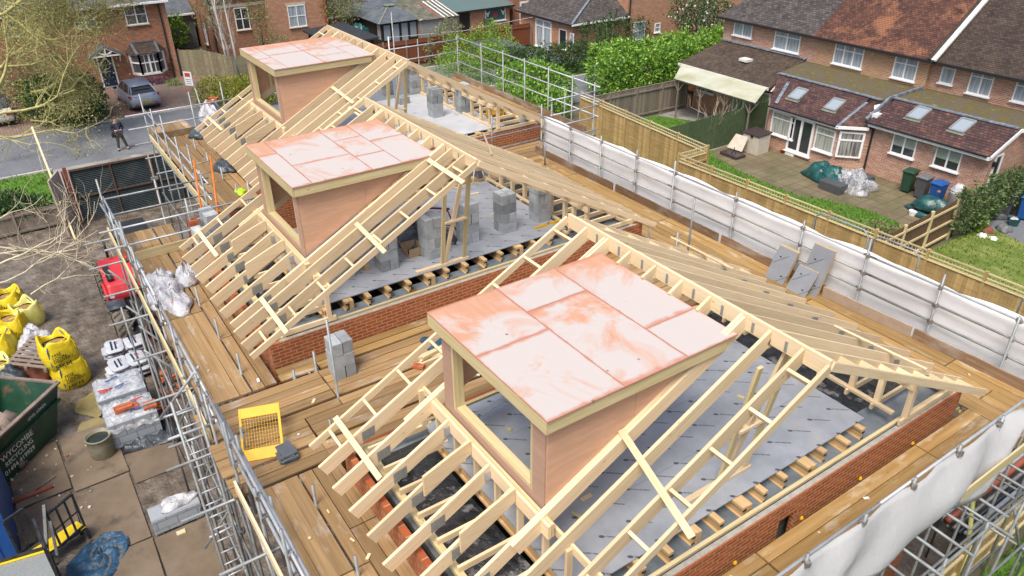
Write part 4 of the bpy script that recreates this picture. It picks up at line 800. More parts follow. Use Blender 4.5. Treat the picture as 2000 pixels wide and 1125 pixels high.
# scaffold round the farthest house
S4 = thing('scaffold', 'pale guard rails standing in front of the yellow green hedge at the farthest house', 'scaffold', (-24, 4, 0))
for x in (-27.6, -26.0, -24.4, -22.8, -21.3, -20.3): standards(S4, [(x, 3.72, 0, RN.uniform(6.2, 6.7)), (x + .1, 4.75, 0, 5.3)]); pole('transom', (x, 3.2, 4.9), (x, 5.3, 4.9), .0245, 'steel', S4); coupler(S4, (x, 3.75, 5.9))
for z in (5.95, 5.5): ledger(S4, (-28.0, 3.78, z), (-19.9, 3.78, z), 'steel_bright', 'guard_rail'); ledger(S4, (-27.4, 3.1, z), (-27.4, 7.0, z), 'steel_bright', 'guard_rail')
for z in (4.86, 2.9): ledger(S4, (-28.0, 3.72, z), (-19.9, 3.72, z)); ledger(S4, (-27.6, 4.9, z), (-19.9, 4.9, z))
plank('toe_board', (-27.5, 3.7, 5.11), (-23.7, 3.7, 5.11), .036, .21, 'pine_green', S4); plank('toe_board', (-27.42, 3.85, 5.11), (-27.42, 5.6, 5.11), .036, .21, 'board', S4); plank('toe_board', (-23.6, 3.7, 5.11), (-20.0, 3.7, 5.11), .036, .21, 'pine_green', S4)
standards(S4, [(-27.4, 6.3, 0, 6.6), (-27.3, 5.2, 0, 6.45), (-27.35, 9.0, 0, 6.9), (-27.3, 9.6, 0, 7.0), (-27.4, 13.0, 0, 8.2)])
for z in (5.95, 5.5): ledger(S4, (-18.35, .9, z), (-18.3, 4.7, z), 'steel_bright', 'guard_rail')
for z in (5.95, 5.5): ledger(S4, (-20.4, 1.3, z), (-20.35, 3.9, z), 'steel', 'guard_rail')
plank('toe_board', (-18.45, 1.4, 5.11), (-18.5, 2.8, 5.11), .036, .22, 'pine_green', S4); standards(S4, [(-18.4, 2.9, 0, 6.3), (-18.4, 4.4, 0, 6.4), (-20.4, 2.6, 0, 6.2)])
S5 = thing('scaffold', 'tall tube guard rails behind the farthest house against the shrubs', 'scaffold', (-24, 16.5, 0))
for i, x in enumerate((-28.5, -26.6, -25.0, -23.5, -22.0, -20.6, -19.4)):
    standards(S5, [(x, 16.45, 0, 6.75)]); pole('transom', (x, 14.8, 4.9), (x, 16.6, 4.9), .0245, 'steel', S5)
for z in (6.62, 6.12, 5.62): ledger(S5, (-28.7, 16.5, z), (-19.2, 16.5, z), 'steel_bright', 'guard_rail')
for z in (6.55, 6.05): ledger(S5, (-28.5, 13.0, z), (-28.5, 16.6, z), 'steel_bright', 'guard_rail'); ledger(S5, (-19.4, 14.6, z - .1), (-19.4, 16.7, z - .1), 'steel_bright', 'guard_rail')
for z in (5.55, 5.1): ledger(S5, (-19.4, 14.6, z), (-19.4, 16.7, z), 'steel_bright', 'guard_rail')
standards(S5, [(-19.4, 14.65, 4.6, 6.4), (-28.5, 14.6, 0, 6.8), (-20.2, 15.8, 4.6, 6.3)])
for z in (4.86, 2.9): ledger(S5, (-28.5, 16.45, z), (-19.4, 16.45, z)); ledger(S5, (-28.5, 15.0, z), (-19.4, 15.0, z))
plank('toe_board', (-28.5, 16.3, 5.11), (-24.0, 16.3, 5.11), .036, .22, 'toe', S5); plank('toe_board', (-23.9, 16.3, 5.11), (-19.6, 16.3, 5.11), .036, .22, 'toe', S5)
# ------------------------------------------------------------------ things on the decks and floors
BLK = {}
def block(c, rot, label, group, sz=(.40, .19, .255)):
    key = sz
    if key not in BLK:
        me = bpy.data.meshes.new('concrete_block'); mb = MB().box(-sz[0] / 2, sz[0] / 2, -sz[1] / 2, sz[1] / 2, 0, sz[2]); me.from_pydata(mb.v, [], mb.f)
        bm = bmesh.new(); bm.from_mesh(me); bmesh.ops.bevel(bm, geom=bm.edges[:], offset=.006, segments=1, affect='EDGES'); bm.to_mesh(me); bm.free(); me.materials.append(M['block']); BLK[key] = me
    o = bpy.data.objects.new('concrete_block', BLK[key]); COL.objects.link(o); o.location = c; o.rotation_euler = (0, 0, rot); return tag(o, label, 'block', group)
def stack(x, y, z, n, label, group, rz=0.0, hh=.24, odd=0, drop1=False):
    for k in range(n):
        a = rz + (math.pi / 2 if (k + odd) % 2 else 0); dx, dy = -math.sin(a) * .101, math.cos(a) * .101
        for s in (-1, 1):
            if drop1 and k == n - 1 and s == 1: continue
            block((x + s * dx + RN.uniform(-.008, .008), y + s * dy + RN.uniform(-.008, .008), z + k * (hh + .003)), a + RN.uniform(-.02, .02), label, group, (.40, .194, hh))
stack(-11.42, 3.80, DZ, 3, 'pale grey concrete block in the lone stack on the deck between houses', 'blocks of the deck stack', hh=.262, odd=0)
zf2 = 5.622; zf3 = 5.622
def stack_at(px, py, z, n, label, group, **k): p = at_z(px, py, z); stack(p.x - .14, p.y + .14, z, n, label, group, **k)
stack_at(750, 529, zf2, 4, 'grey concrete block in the stack behind the cardboard box', 'blocks of the stack left of the box')
stack_at(838, 506, zf2, 4, 'grey concrete block in the stack right of the cardboard box', 'blocks of the stack right of the box', odd=1)
stack_at(910, 476, zf2, 4, 'grey concrete block in the stack behind the pale gable studs', 'blocks of the stack behind the studs')
stack_at(983, 455, zf2, 4, 'grey concrete block in the stack near the yellow spirit level', 'blocks of the stack by the yellow level', odd=1)
stack_at(1052, 434, zf2, 4, 'grey concrete block in the stack at the back edge of the floor', 'blocks of the rear edge stack')
stack_at(665, 545, zf2, 3, 'grey concrete block in the stack half hidden below the gable ladder', 'blocks of the stack below the ladder')
stack_at(935, 348, zf2, 2, 'dark grey concrete block in the stack behind the white stool', 'blocks of the stack behind the stool')
stack_at(752, 187, zf3, 3, 'concrete block in the dark stack nearest the far dormer', 'blocks of the dark far stack')
stack_at(806, 184, zf3, 4, 'concrete block in the tall far stack behind the thin studs', 'blocks of the tall far stack', odd=1)
stack_at(848, 230, zf3, 4, 'concrete block in the far stack in the middle of the white floor', 'blocks of the middle far stack')
stack_at(902, 221, zf3, 4, 'concrete block in the far stack close to the rear knee wall', 'blocks of the rear far stack', odd=1)
stack_at(783, 204, zf3, 1, 'concrete block in the low far pile beside the thin studs', 'blocks of the low far pile')
stack_at(725, 245, zf3, 2, 'concrete block in the far pile showing under the gable ladder', 'blocks of the far pile under the ladder')
stack_at(1026, 272, DZ, 3, 'concrete block in the stack on the deck behind the yellow guard', 'blocks of the rear deck stack', hh=.26)
# block and brick heaps at the deck's end
for k in range(4): block((-18.30, 3.33, DZ + k * .224), .05, 'pale grey concrete block in the pile beside the red brick column', 'blocks beside the brick column', (.62, .30, .22))
for k in range(3): block((-17.85, 2.93, DZ + k * .224), .05, 'concrete block in the low pile before the red brick column', 'blocks before the brick column', (.55, .22, .22))
bme = None
def brick(c, rz, label, group):
    global bme
    if bme is None:
        mb = MB().box(-.108, .108, -.052, .052, 0, .065); bme = bpy.data.meshes.new('brick'); bme.from_pydata(mb.v, [], mb.f); bme.materials.append(M['terracotta_b'])
    o = bpy.data.objects.new('brick', bme); COL.objects.link(o); o.location = c; o.rotation_euler = (0, 0, rz)
    tag(o, label, 'brick', group)
    return o
M['terracotta_b'] = m_noise('red_brick_clay', [(.3, (.34, .085, .035)), (.7, (.46, .15, .07))], 9., .85, rnd=.3)
for k in range(11):
    for s in (-1, 1): brick((-18.42 + (.056 * s if k % 2 == 0 else 0), 2.95 + (0 if k % 2 == 0 else .056 * s), DZ + k * .066), math.pi / 2 if k % 2 == 0 else 0, 'red holed brick in the column beside pale grey blocks', 'bricks of the column')
# yellow mesh guard leaning over slates
def brick_guard(loc, rz, tilt, label):
    t = thing('brick_guard', label, 'mesh guard', loc, None, rz); R = Matrix.Rotation(tilt, 3, 'X')
    W, H = .62, .92
    def q(x, z, y=0): return R @ Vector((x, y, z))
    def bar(x0, x1, z0, z1, th=.02):
        return MB().add([q(x, z, y) for y in (-th, th) for x, z in ((x0, z0), (x1, z0), (x1, z1), (x0, z1))], [(0, 3, 2, 1), (4, 5, 6, 7), (0, 1, 5, 4), (1, 2, 6, 5), (2, 3, 7, 6), (3, 0, 4, 7)])
    bar(-W / 2, W / 2, 0, .20).build('bottom_panel', 'yellow', t, world=False, bevel=.008); bar(-W / 2, W / 2, H - .18, H).build('top_panel', 'yellow', t, world=False, bevel=.008)
    for s in (-1, 1): bar(s * W / 2 - .02, s * W / 2 + .02, 0, H, .022).build('side_bar', 'yellow', t, world=False, bevel=.006)
    mb = MB()
    for k in range(14): x = -W / 2 + W * (k + .5) / 14; mb.tube([q(x, .2), q(x, H - .18)], .003, 4)
    for k in range(9): z = .2 + (H - .38) * (k + .5) / 9; mb.tube([q(-W / 2, z), q(W / 2, z)], .003, 4)
    mb.build('wire_mesh', 'yellow', t, world=False); return t
brick_guard((-9.95, 1.80, DZ), math.radians(72), math.radians(-58), 'yellow steel mesh guard leaning on the deck beside the dark slates')
brick_guard((-21.1, 13.6, DZ), math.radians(85), math.radians(-8), 'yellow guard standing behind the rear eaves of the middle house')
for k in range(6):
    z = DZ + .012 * k * 2.2; p = at_z(561 + RN.uniform(-2, 2), 893 + RN.uniform(-2, 2), DZ); o = MB().obox((p.x + RN.uniform(-.03, .03), p.y + RN.uniform(-.03, .03), z + .012), (.34, .24, .024), RN.uniform(-.2, .2)).build('slate', 'slate')
    recenter(tag(o, 'blue grey slate in the small pile beside the yellow guard', 'slate', 'slates beside the yellow guard'))
def heap(name, c, rx, ry, h, mat, label, cat, seed, group=None, n=26, sharp=.35):
    rs = np.random.RandomState(seed); mb = MB(); c = V3(c); ph = rs.uniform(0, 6.28, 8)
    for j in range(9):
        v = j / 8; 
        for i in range(n):
            a = 2 * math.pi * i / n; k = 1 + .18 * math.sin(3 * a + ph[0]) + .10 * math.sin(5 * a + ph[1] + j * .7) + rs.uniform(-.06, .06)
            r = k * (1 - .92 * v ** 1.6); z = h * (1 - (1 - v) ** 1.7) * (1 + sharp * (.4 * math.sin(2 * a + ph[2] + j) + rs.uniform(-.35, .35))) if 0 < j < 8 else (0 if j == 0 else h * .95)
            mb.v.append((c.x + rx * r * math.cos(a), c.y + ry * r * math.sin(a), c.z + max(0, z)))
    for j in range(8):
        for i in range(n): k2 = (i + 1) % n; mb.f.append((j * n + i, j * n + k2, (j + 1) * n + k2, (j + 1) * n + i))
    mb.f.append(tuple(8 * n + i for i in range(n))); mb.f.append(tuple(reversed(range(n)))); mb.mi = [0] * len(mb.f)
    return solo(mb, name, mat, label, cat, group, smooth=True)
heap('plastic_wrap', (-16.15, 1.75, DZ), .85, .42, .24, 'white_film', 'crumpled white printed wrapping heaped on the deck beside the front rail', 'plastic wrapping', 21, n=44, sharp=.9)
heap('plastic_wrap', (-17.0, 1.75, DZ), .42, .30, .22, 'white_film', 'white plastic wrapping spilling over the deck edge by the red machine', 'plastic wrapping', 22, n=40, sharp=.9)
heap('plastic_wrap', (-16.75, 2.32, DZ), .36, .28, .34, 'white_film', 'bunched white plastic wrapping below the rafter feet of the middle house', 'plastic wrapping', 23, n=40, sharp=.8)
heap('tarpaulin', (-23.4, 5.0, DZ), .55, .28, .26, 'darktarp', 'crumpled dark tarpaulin on the deck by the farthest rafter feet', 'tarpaulin', 24)
heap('tarpaulin', (-27.0, 5.3, DZ), .55, .42, .3, 'darktarp', 'dark sacks heaped in the corner of the farthest deck', 'tarpaulin', 25)
heap('plastic_wrap', (-28.2, 6.0, DZ), .6, .4, .75, 'white_film', 'tall pale bundle of plastic wrapped materials topped with bricks', 'plastic wrapping', 26)
for k, (dx, dy) in enumerate(((0, 0), (.2, .1), (-.1, .2), (.15, .3))): brick((-28.25 + dx, 5.95 + dy, DZ + .74 + .03 * k), k * .8, 'red brick lying on the pale plastic wrapped bundle', 'bricks on the wrapped bundle')
for k in range(34):
    q = RN.choice([(RN.uniform(-19, -12), RN.uniform(1.5, 2.6)), (RN.uniform(-11.9, -9.5), RN.uniform(1.3, 6)), (RN.uniform(-9, -4), RN.uniform(1.6, 2.6)), (RN.uniform(-12, -4), RN.uniform(12.6, 13.5)), (RN.uniform(-4.1, -3.5), RN.uniform(4, 11))])
    o = MB().obox((q[0], q[1], DZ + .012), (RN.uniform(.03, .12), RN.uniform(.02, .05), .018), RN.uniform(0, 3)).build('timber_chip', RN.choice(['pine', 'ijoist', 'pine_green', 'white_dirty'])); recenter(tag(o, 'small timber chip or scrap dropped on the scaffold deck', 'offcut', 'chips dropped on the decks'))
for k in range(12):
    q = RN.choice([(RN.uniform(-8, -5), RN.uniform(4.4, 9.4)), (RN.uniform(-16, -13.3), RN.uniform(4.6, 9.8))]); o = MB().obox((q[0], q[1], zf2 + .012), (RN.uniform(.06, .3), RN.uniform(.03, .07), .02), RN.uniform(0, 3)).build('timber_chip', RN.choice(['pine', 'ijoist', 'pine_green'])); recenter(tag(o, 'short timber offcut lying on the grey printed floor panels', 'offcut', 'offcuts on the open floors'))
heap('hi_vis_vest', at_z(470, 376, DZ), .22, .14, .12, 'hivis', 'lime hi vis vest dropped on the deck under the middle rafters', 'vest', 27)
# orange ladder top
t = thing('ladder', 'orange ladder standing up through the front scaffold beside the deck', 'ladder', (-18.6, 2.0, 2.8))
pa, pb = at_z(378, 312, 6.7), at_z(411, 305, 6.7); qa, qb = at_z(394, 415, 5.5), at_z(425, 415, 5.5)
for p, q in ((pa, qa), (pb, qb)): pole('stile', p, q + (q - p) * .6, .026, 'orange', t)
for k in range(7): u = (k + .4) / 5; pole('rung', pa.lerp(qa, u), pb.lerp(qb, u), .014, 'steel', t)
# loose floor items of the middle house
p = at_z(800, 497, zf2); t = thing('cardboard_box', 'open cardboard box of fixings between two block stacks', 'box', (p.x, p.y + .1, zf2))
MB().box(p.x - .17, p.x + .17, p.y - .1, p.y + .24, zf2, zf2 + .012).build('base', 'cardboard', t)
for a, b_ in (((p.x - .17, p.y - .1), (p.x + .17, p.y - .1)), ((p.x + .17, p.y - .1), (p.x + .17, p.y + .24)), ((p.x + .17, p.y + .24), (p.x - .17, p.y + .24)), ((p.x - .17, p.y + .24), (p.x - .17, p.y - .1))):
    mx_, my_ = (a[0] + b_[0]) / 2 - p.x, (a[1] + b_[1]) / 2 - p.y - .07; MB().prism([(a[0], a[1], zf2 + .01), (b_[0], b_[1], zf2 + .01), (b_[0] + mx_ * .2, b_[1] + my_ * .2, zf2 + .23), (a[0] + mx_ * .2, a[1] + my_ * .2, zf2 + .23)], (mx_ * .03, my_ * .03, 0)).build('side', 'cardboard', t)
heap('bag', (p.x, p.y + .07, zf2 + .02), .11, .11, .10, 'greenbin', 'green bag of fixings inside the open cardboard box', 'bag', 31)
t = thing('trestle', 'dark red steel trestle among dark sheets on the middle floor', 'trestle', at_z(850, 440, zf2))
A, B = at_z(812, 405, zf2 + .75), at_z(878, 408, zf2 + .75)
pole('top_bar', A, B, .025, 'redsteel', t)
for e, s in ((A.lerp(B, .08), -1), (A.lerp(B, .92), 1)):
    for d_ in (-.22, .22): pole('leg', e, (e.x + d_ * .6, e.y + d_, zf2), .018, 'redsteel', t)
    pole('stretcher', (e.x - .1, e.y - .12, zf2 + .33), (e.x + .1, e.y + .12, zf2 + .33), .014, 'redsteel', t)
heap('tarpaulin', at_z(825, 465, zf2), .75, .55, .32, 'darktarp', 'dark plastic sheet crumpled round the red trestle', 'tarpaulin', 32)
heap('tarpaulin', at_z(870, 462, zf2), .4, .25, .14, 'darktarp', 'flat scrap of dark plastic right of the tall block stack', 'tarpaulin', 33)
t = thing('pallet', 'small wooden pallet behind the cardboard box', 'pallet', at_z(795, 470, zf2)); p = at_z(795, 470, zf2)
for k in range(4): MB().box(p.x - .4, p.x + .4, p.y - .3 + k * .17, p.y - .18 + k * .17, zf2 + .09, zf2 + .11).build('slat', 'oldwood', t)
for k in range(3): MB().box(p.x - .4 + k * .36, p.x - .32 + k * .36, p.y - .3, p.y + .33, zf2, zf2 + .09).build('bearer', 'oldwood', t)
p = at_z(712, 524, zf2); o = plank('timber_offcut', (p.x - .5, p.y - .1, zf2 + .05), (p.x + .1, p.y + .05, zf2 + .05), .09, .09, 'ijoist'); tag(o, 'short square timber offcut lying in front of the middle block stacks', 'timber')
p = at_z(1045, 448, zf2); q = at_z(1095, 432, zf2); t = thing('spirit_level', 'yellow spirit level lying beside the rear block stack', 'spirit level', p)
plank('body', p + Vector((0, 0, .03)), q + Vector((0, 0, .03)), .03, .06, 'yellow', t); plank('vial', p.lerp(q, .45) + Vector((0, 0, .062)), p.lerp(q, .55) + Vector((0, 0, .062)), .022, .012, 'black', t)
p = at_z(928, 352, zf2); t = thing('step_stool', 'white folding step stool standing by the dark block stack', 'stool', p)
MB().box(p.x - .2, p.x + .2, p.y - .12, p.y + .12, zf2 + .46, zf2 + .49).build('seat', 'white', t)
for sx in (-1, 1):
    for sy in (-1, 1): pole('leg', (p.x + .16 * sx, p.y + .1 * sy, zf2 + .46), (p.x + .2 * sx, p.y + .2 * sy, zf2), .014, 'white', t)
heap('plastic_wrap', (p.x + .05, p.y - .02, zf2 + .49), .13, .1, .1, 'bluetarp', 'blue bag on top of the white folding stool', 'bag', 34)
# timber packs on the deck between houses
for k, (a, b_, z, m_) in enumerate((((818, 700), (872, 676), .04, 'pine'), ((822, 708), (874, 684), .04, 'pine'), ((824, 700), (876, 672), .12, 'pine_green'), ((812, 716), (866, 694), .04, 'pine'))):
    p, q = at_z(*a, DZ + z), at_z(*b_, DZ + z); tag(plank('timber_offcut', p, q + (q - p) * .4, .09, .07, m_), 'short sawn timber in the small pile behind the nearest gable ladder', 'timber', 'timbers piled behind the nearest ladder')
heap('tarpaulin', at_z(848, 676, DZ), .35, .2, .12, 'bluetarp', 'blue grey sheet with straps behind the small timber pile', 'tarpaulin', 35)
brick(at_z(818, 718, DZ + .01), .7, 'red holed brick lying at the end of the small timber pile', None)
# steel shelf bracket seen through the nearest dormer
p, q = at_z(932, 812, 5.80), at_z(992, 772, 5.80); t = thing('steel_channel', 'pale steel channel lying on the floor inside the nearest dormer', 'channel', p)
plank('web', p, q, .03, .09, 'steel_bright', t); plank('flange', p + Vector((.05, .03, .04)), q + Vector((.05, .03, .04)), .09, .008, 'steel_bright', t)
# foil insulation boards leaning on the rear rail
def insul(x, y0, w, h, n, label, group, lean=.35, z0=DZ):
    for k in range(n):
        o = thing('insulation_board', label, 'insulation board', (x, y0 + k * .035, z0), group); th = .028
        def q(u, v, d): return (x + u, y0 + k * .035 + v * lean / h + d, z0 + v)
        mb = MB().add([q(u, v, d) for d in (0, th) for u, v in ((0, 0), (w, 0), (w, h), (0, h))], [(0, 3, 2, 1), (4, 5, 6, 7), (0, 1, 5, 4), (1, 2, 6, 5), (2, 3, 7, 6), (3, 0, 4, 7)]); mb.build('core', 'pir', o)
        MB().add([q(u, v, -.002) for u, v in ((0, 0), (w, 0), (w, h), (0, h))], [(0, 1, 2, 3)]).build('foil', 'foilboard', o)
        if k == 0:
            for (u, v) in ((.3 * w, .7 * h), (.75 * w, .2 * h)):
                e = MB(); c = V3(q(u, v, -.005)); e.add([(c.x + .03 * math.cos(a * .785), c.y - .001, c.z + .025 * math.sin(a * .785)) for a in range(8)], [tuple(range(8))]); e.build('logo', 'ink', o)
                a0, a1 = V3(q(u - .12, v - .16, -.006)), V3(q(u + .18, v + .08, -.006)); plank('print_line', a0, a1, .004, .012, 'ink', o, up=(0, 1, 0))
insul(-9.35, 13.3, .5, .70, 3, 'grey foil faced insulation board in the leaning pack on the left', 'insulation boards of the left pack')
insul(-8.72, 13.24, .5, .5, 1, 'grey foil insulation board leaning lowest in front of the white sheeting', None)
insul(-8.6, 13.45, .52, 1.02, 2, 'tall grey foil insulation board leaning on the rear guard rail', 'tall insulation boards')
p, q = (-8.05, 13.62, 5.12), (-6.05, 13.70, 5.12); tag(plank('board_strip', p, q, .03, .24, 'chip'), 'plain brown board strip standing along the rear toe board', 'board strip')
tag(plank('toe_board', (-9.0, 13.74, 5.1), (-8.1, 13.74, 5.1), .036, .22, 'board_wet'), 'short loose toe board behind the leaning insulation boards', 'toe board')
# ------------------------------------------------------------------ the yard
def gate_leaf(t, y0, y1, name='leaf'):
    x = -34.0; L = thing(name, None, None); L.parent = t; L.location = Vector((x, (y0 + y1) / 2, 0)) - wloc(t)
    mb = MB(); n = int(2.25 / .075)
    for k in range(n):
        z = .12 + k * .075; mb.add([(x - .012, y0 + .03, z), (x - .012, y1 - .03, z), (x + .012, y1 - .03, z + .04), (x + .012, y0 + .03, z + .04), (x + .012, y0 + .03, z + .055), (x + .012, y1 - .03, z + .055), (x - .012, y1 - .03, z + .075), (x - .012, y0 + .03, z + .075)], [(0, 1, 2, 3), (3, 2, 5, 4), (4, 5, 6, 7)])
    mb.build('panel', 'metalpaint_green', L)
    f = MB(); f.box(x + .015, x + .06, y0, y1, .08, .13); f.build('rail', 'rust', L); MB().box(x + .015, x + .06, y0, y1, 1.15, 1.20).build('rail', 'rust', L); MB().box(x + .015, x + .06, y0, y1, 2.30, 2.37).build('rail', 'rust', L)
    for y in (y0, y1 - .05, (y0 + y1) / 2): MB().box(x + .014, x + .062, y, y + .05, .08, 2.37).build('upright', 'rust', L)
G = thing('site_gate', 'tall dark green sheet metal site gate with rusty frame facing the road', 'gate', (-34, 3.6, 0))
gate_leaf(G, 1.25, 4.28); gate_leaf(G, 4.34, 6.3)
MB().box(-34.06, -33.94, 1.08, 1.22, 0, 2.5).build('post', 'rustred', G); MB().box(-34.06, -33.94, 6.32, 6.46, 0, 2.5).build('post', 'rustred', G)
MB().box(-33.93, -33.86, 4.18, 4.48, 1.28, 1.42).build('latch', 'nailplate', G)
t = thing('hoarding_panel', 'leaning plywood hoarding panel with red post beside the site gate', 'hoarding', (-33.6, .9, 0))
MB().prism([(-34.0, .98, 0), (-32.9, .52, 0), (-33.05, .42, 2.4), (-34.15, .88, 2.4)], (.02, .05, 0)).build('panel', 'hoard', t); plank('frame', (-33.95, 1.05, 1.2), (-32.95, .62, 1.5), .04, .09, 'pine_green', t); plank('frame', (-32.93, .6, 0), (-33.1, .5, 2.4), .06, .06, 'oldwood', t)
MB().box(-34.12, -34.0, 1.0, 1.07, 0, 2.35).build('post', 'rustred', t)
t = thing('timber_pole', 'tall thin timber pole with striped tape standing at the left of the hoarding', 'pole', at_z(147, 468, 0)); a, b = at_z(147, 468, 0), at_z(62, 248, 3.7); plank('pole', a, b, .07, .07, 'pine', t)
MB().tube([b + Vector((0, 0, -.4)), b + Vector((.25, .05, -1.3)), b + Vector((.5, .12, -2.0))], .012, 5).build('tape', 'white', t)
fence_id = 0
def panel_fence(name, label, cat, pts, h, mat, post='oldwood', boards=True, bw=.13, rails=2, group=None, z0=0.0, railmat=None, cap=None, seed=0, posts=True, trellis=0.0, rail_side=1, pn=1.83):
    rs = random.Random(seed); t = thing(name, label, cat, (pts[0][0], pts[0][1], z0), group)
    for (x0, y0), (x1, y1) in zip(pts[:-1], pts[1:]):
        d = Vector((x1 - x0, y1 - y0, 0)); L = d.length; d.normalize(); nx, ny = -d.y * rail_side, d.x * rail_side
        nb = max(1, round(L / pn))
        for p in range(nb):
            a, e = p * L / nb, (p + 1) * L / nb; mb = MB(); n = max(1, int((e - a) / bw))
            for k in range(n):
                u0, u1 = a + (e - a) * k / n + .004, a + (e - a) * (k + 1) / n - .002; dz = rs.uniform(-.012, .012); off = .007 * (k % 2)
                q = lambda u, o, z: (x0 + d.x * u + nx * o, y0 + d.y * u + ny * o, z0 + z)
                mb.add([q(u0, off, .04), q(u1, off, .04), q(u1, off + .016, .04), q(u0, off + .016, .04), q(u0, off, h + dz), q(u1, off, h + dz), q(u1, off + .016, h + dz), q(u0, off + .016, h + dz)], [(0, 3, 2, 1), (4, 5, 6, 7), (0, 1, 5, 4), (1, 2, 6, 5), (2, 3, 7, 6), (3, 0, 4, 7)])
            mb.build('panel', mat, t)
            for r in range(rails): z = h * (.14 + .72 * r / max(1, rails - 1)); plank('rail', (x0 + d.x * a + nx * .05, y0 + d.y * a + ny * .05, z0 + z), (x0 + d.x * e + nx * .05, y0 + d.y * e + ny * .05, z0 + z), .05, .08, railmat or mat, t)
            if cap: plank('capping', (x0 + d.x * a, y0 + d.y * a, z0 + h + .02), (x0 + d.x * e, y0 + d.y * e, z0 + h + .02), .07, .03, cap, t)
            if trellis:
                for zz in (h + trellis, h + trellis * .5, h + .05): plank('trellis_rail', (x0 + d.x * a, y0 + d.y * a, z0 + zz), (x0 + d.x * e, y0 + d.y * e, z0 + zz), .035, .03 if zz < h + trellis else .045, 'pine_green', t)
                tb = MB(); m = int((e - a) / .12)
                for k in range(m): u = a + (e - a) * (k + .5) / m; tb.obox((x0 + d.x * u + nx * .012, y0 + d.y * u + ny * .012, z0 + h + trellis / 2), (.018, .018, trellis))
                tb.build('trellis', 'pine_green', t)
        if posts:
            for p in range(nb + 1): u = L * p / nb; plank('post', (x0 + d.x * u + nx * .03, y0 + d.y * u + ny * .03, z0), (x0 + d.x * u + nx * .03, y0 + d.y * u + ny * .03, z0 + h + trellis + .05), .1, .1, post, t, up=(1, 0, 0))
    return t
panel_fence('boundary_fence', 'long new timber fence with open trellis top behind the white sheeting', 'fence', [(0.5, 23.5), (-21.45, 23.0), (-21.45, 24.75), (-31.2, 25.5)], 1.9, 'fence_new', 'fence_new', cap='pine_green', trellis=.32, seed=3, rail_side=-1, bw=.11)
panel_fence('garden_fence', 'weathered grey panel fence beside the small lawn under the laurel', 'fence', [(-31.25, 25.6), (-31.0, 33.3)], 1.8, 'oldwood', 'oldwood', railmat='oldwood', cap='oldwood', seed=5, rail_side=-1, bw=.09)
M['fence_green'] = m_wood('green_stained_fence', (.05, .085, .04), (.085, .125, .06), (.13, .17, .09), .2, .8, False, 14., 1., dirt_or_glint=((.20, .21, .15), 2.5, .6, .75))
panel_fence('garden_fence', 'green stained boarded fence between the two back gardens', 'fence', [(-25.1, 25.4), (-25.25, 33.4)], 1.8, 'fence_green', 'fence_green', seed=6, bw=.1)
M['fence_brown'] = m_wood('brown_fence', (.10, .055, .035), (.16, .09, .055), (.22, .14, .09), .2, .8, False, 14., 1.)
panel_fence('garden_fence', 'brown boarded fence with pale rails beside the striped lawn', 'fence', [(-12.45, 23.6), (-12.72, 29.3)], 1.68, 'fence_brown', 'pine_green', rails=3, railmat='pine_green', seed=7, bw=.11, rail_side=-1)
panel_fence('garden_fence', 'ivy covered end of the brown fence near the wheelie bins', 'fence', [(-12.74, 29.35), (-12.6, 38.5)], 1.6, 'oldwood', 'oldwood', seed=8, bw=.12)
M['fence_red'] = m_wood('red_brown_fence', (.13, .04, .02), (.20, .065, .03), (.27, .095, .045), .2, .8, False, 14., 1.)
panel_fence('garden_fence', 'red brown panel fence in front of the summer house and brick workshop', 'fence', [(-49.75, 21.0), (-49.4, 35.1)], 1.8, 'fence_red', 'oldwood', railmat='fence_red', seed=9, bw=.12, rail_side=-1)
panel_fence('garden_fence', 'greenish timber fence panels between the two brick houses by the hedge', 'fence', [(-56.0, 10.6), (-55.1, 11.9), (-52.0, 13.0)], 1.8, 'fence_mid', 'oldwood', seed=10, bw=.13)
panel_fence('boundary_fence', 'low boarded fence along the rough grass under the near scaffold', 'fence', [(-3.55, 8.0), (-3.7, 18.5)], 1.5, 'fence_new', 'fence_new', rails=3, railmat='pine_green', seed=12, bw=.08, rail_side=-1)
panel_fence('retaining_fence', 'old dark timber retaining boards under the verge left of the gate', 'fence', [(-34.4, .5), (-34.2, -6.0)], .95, 'oldwood', 'oldwood', seed=13, bw=.3)
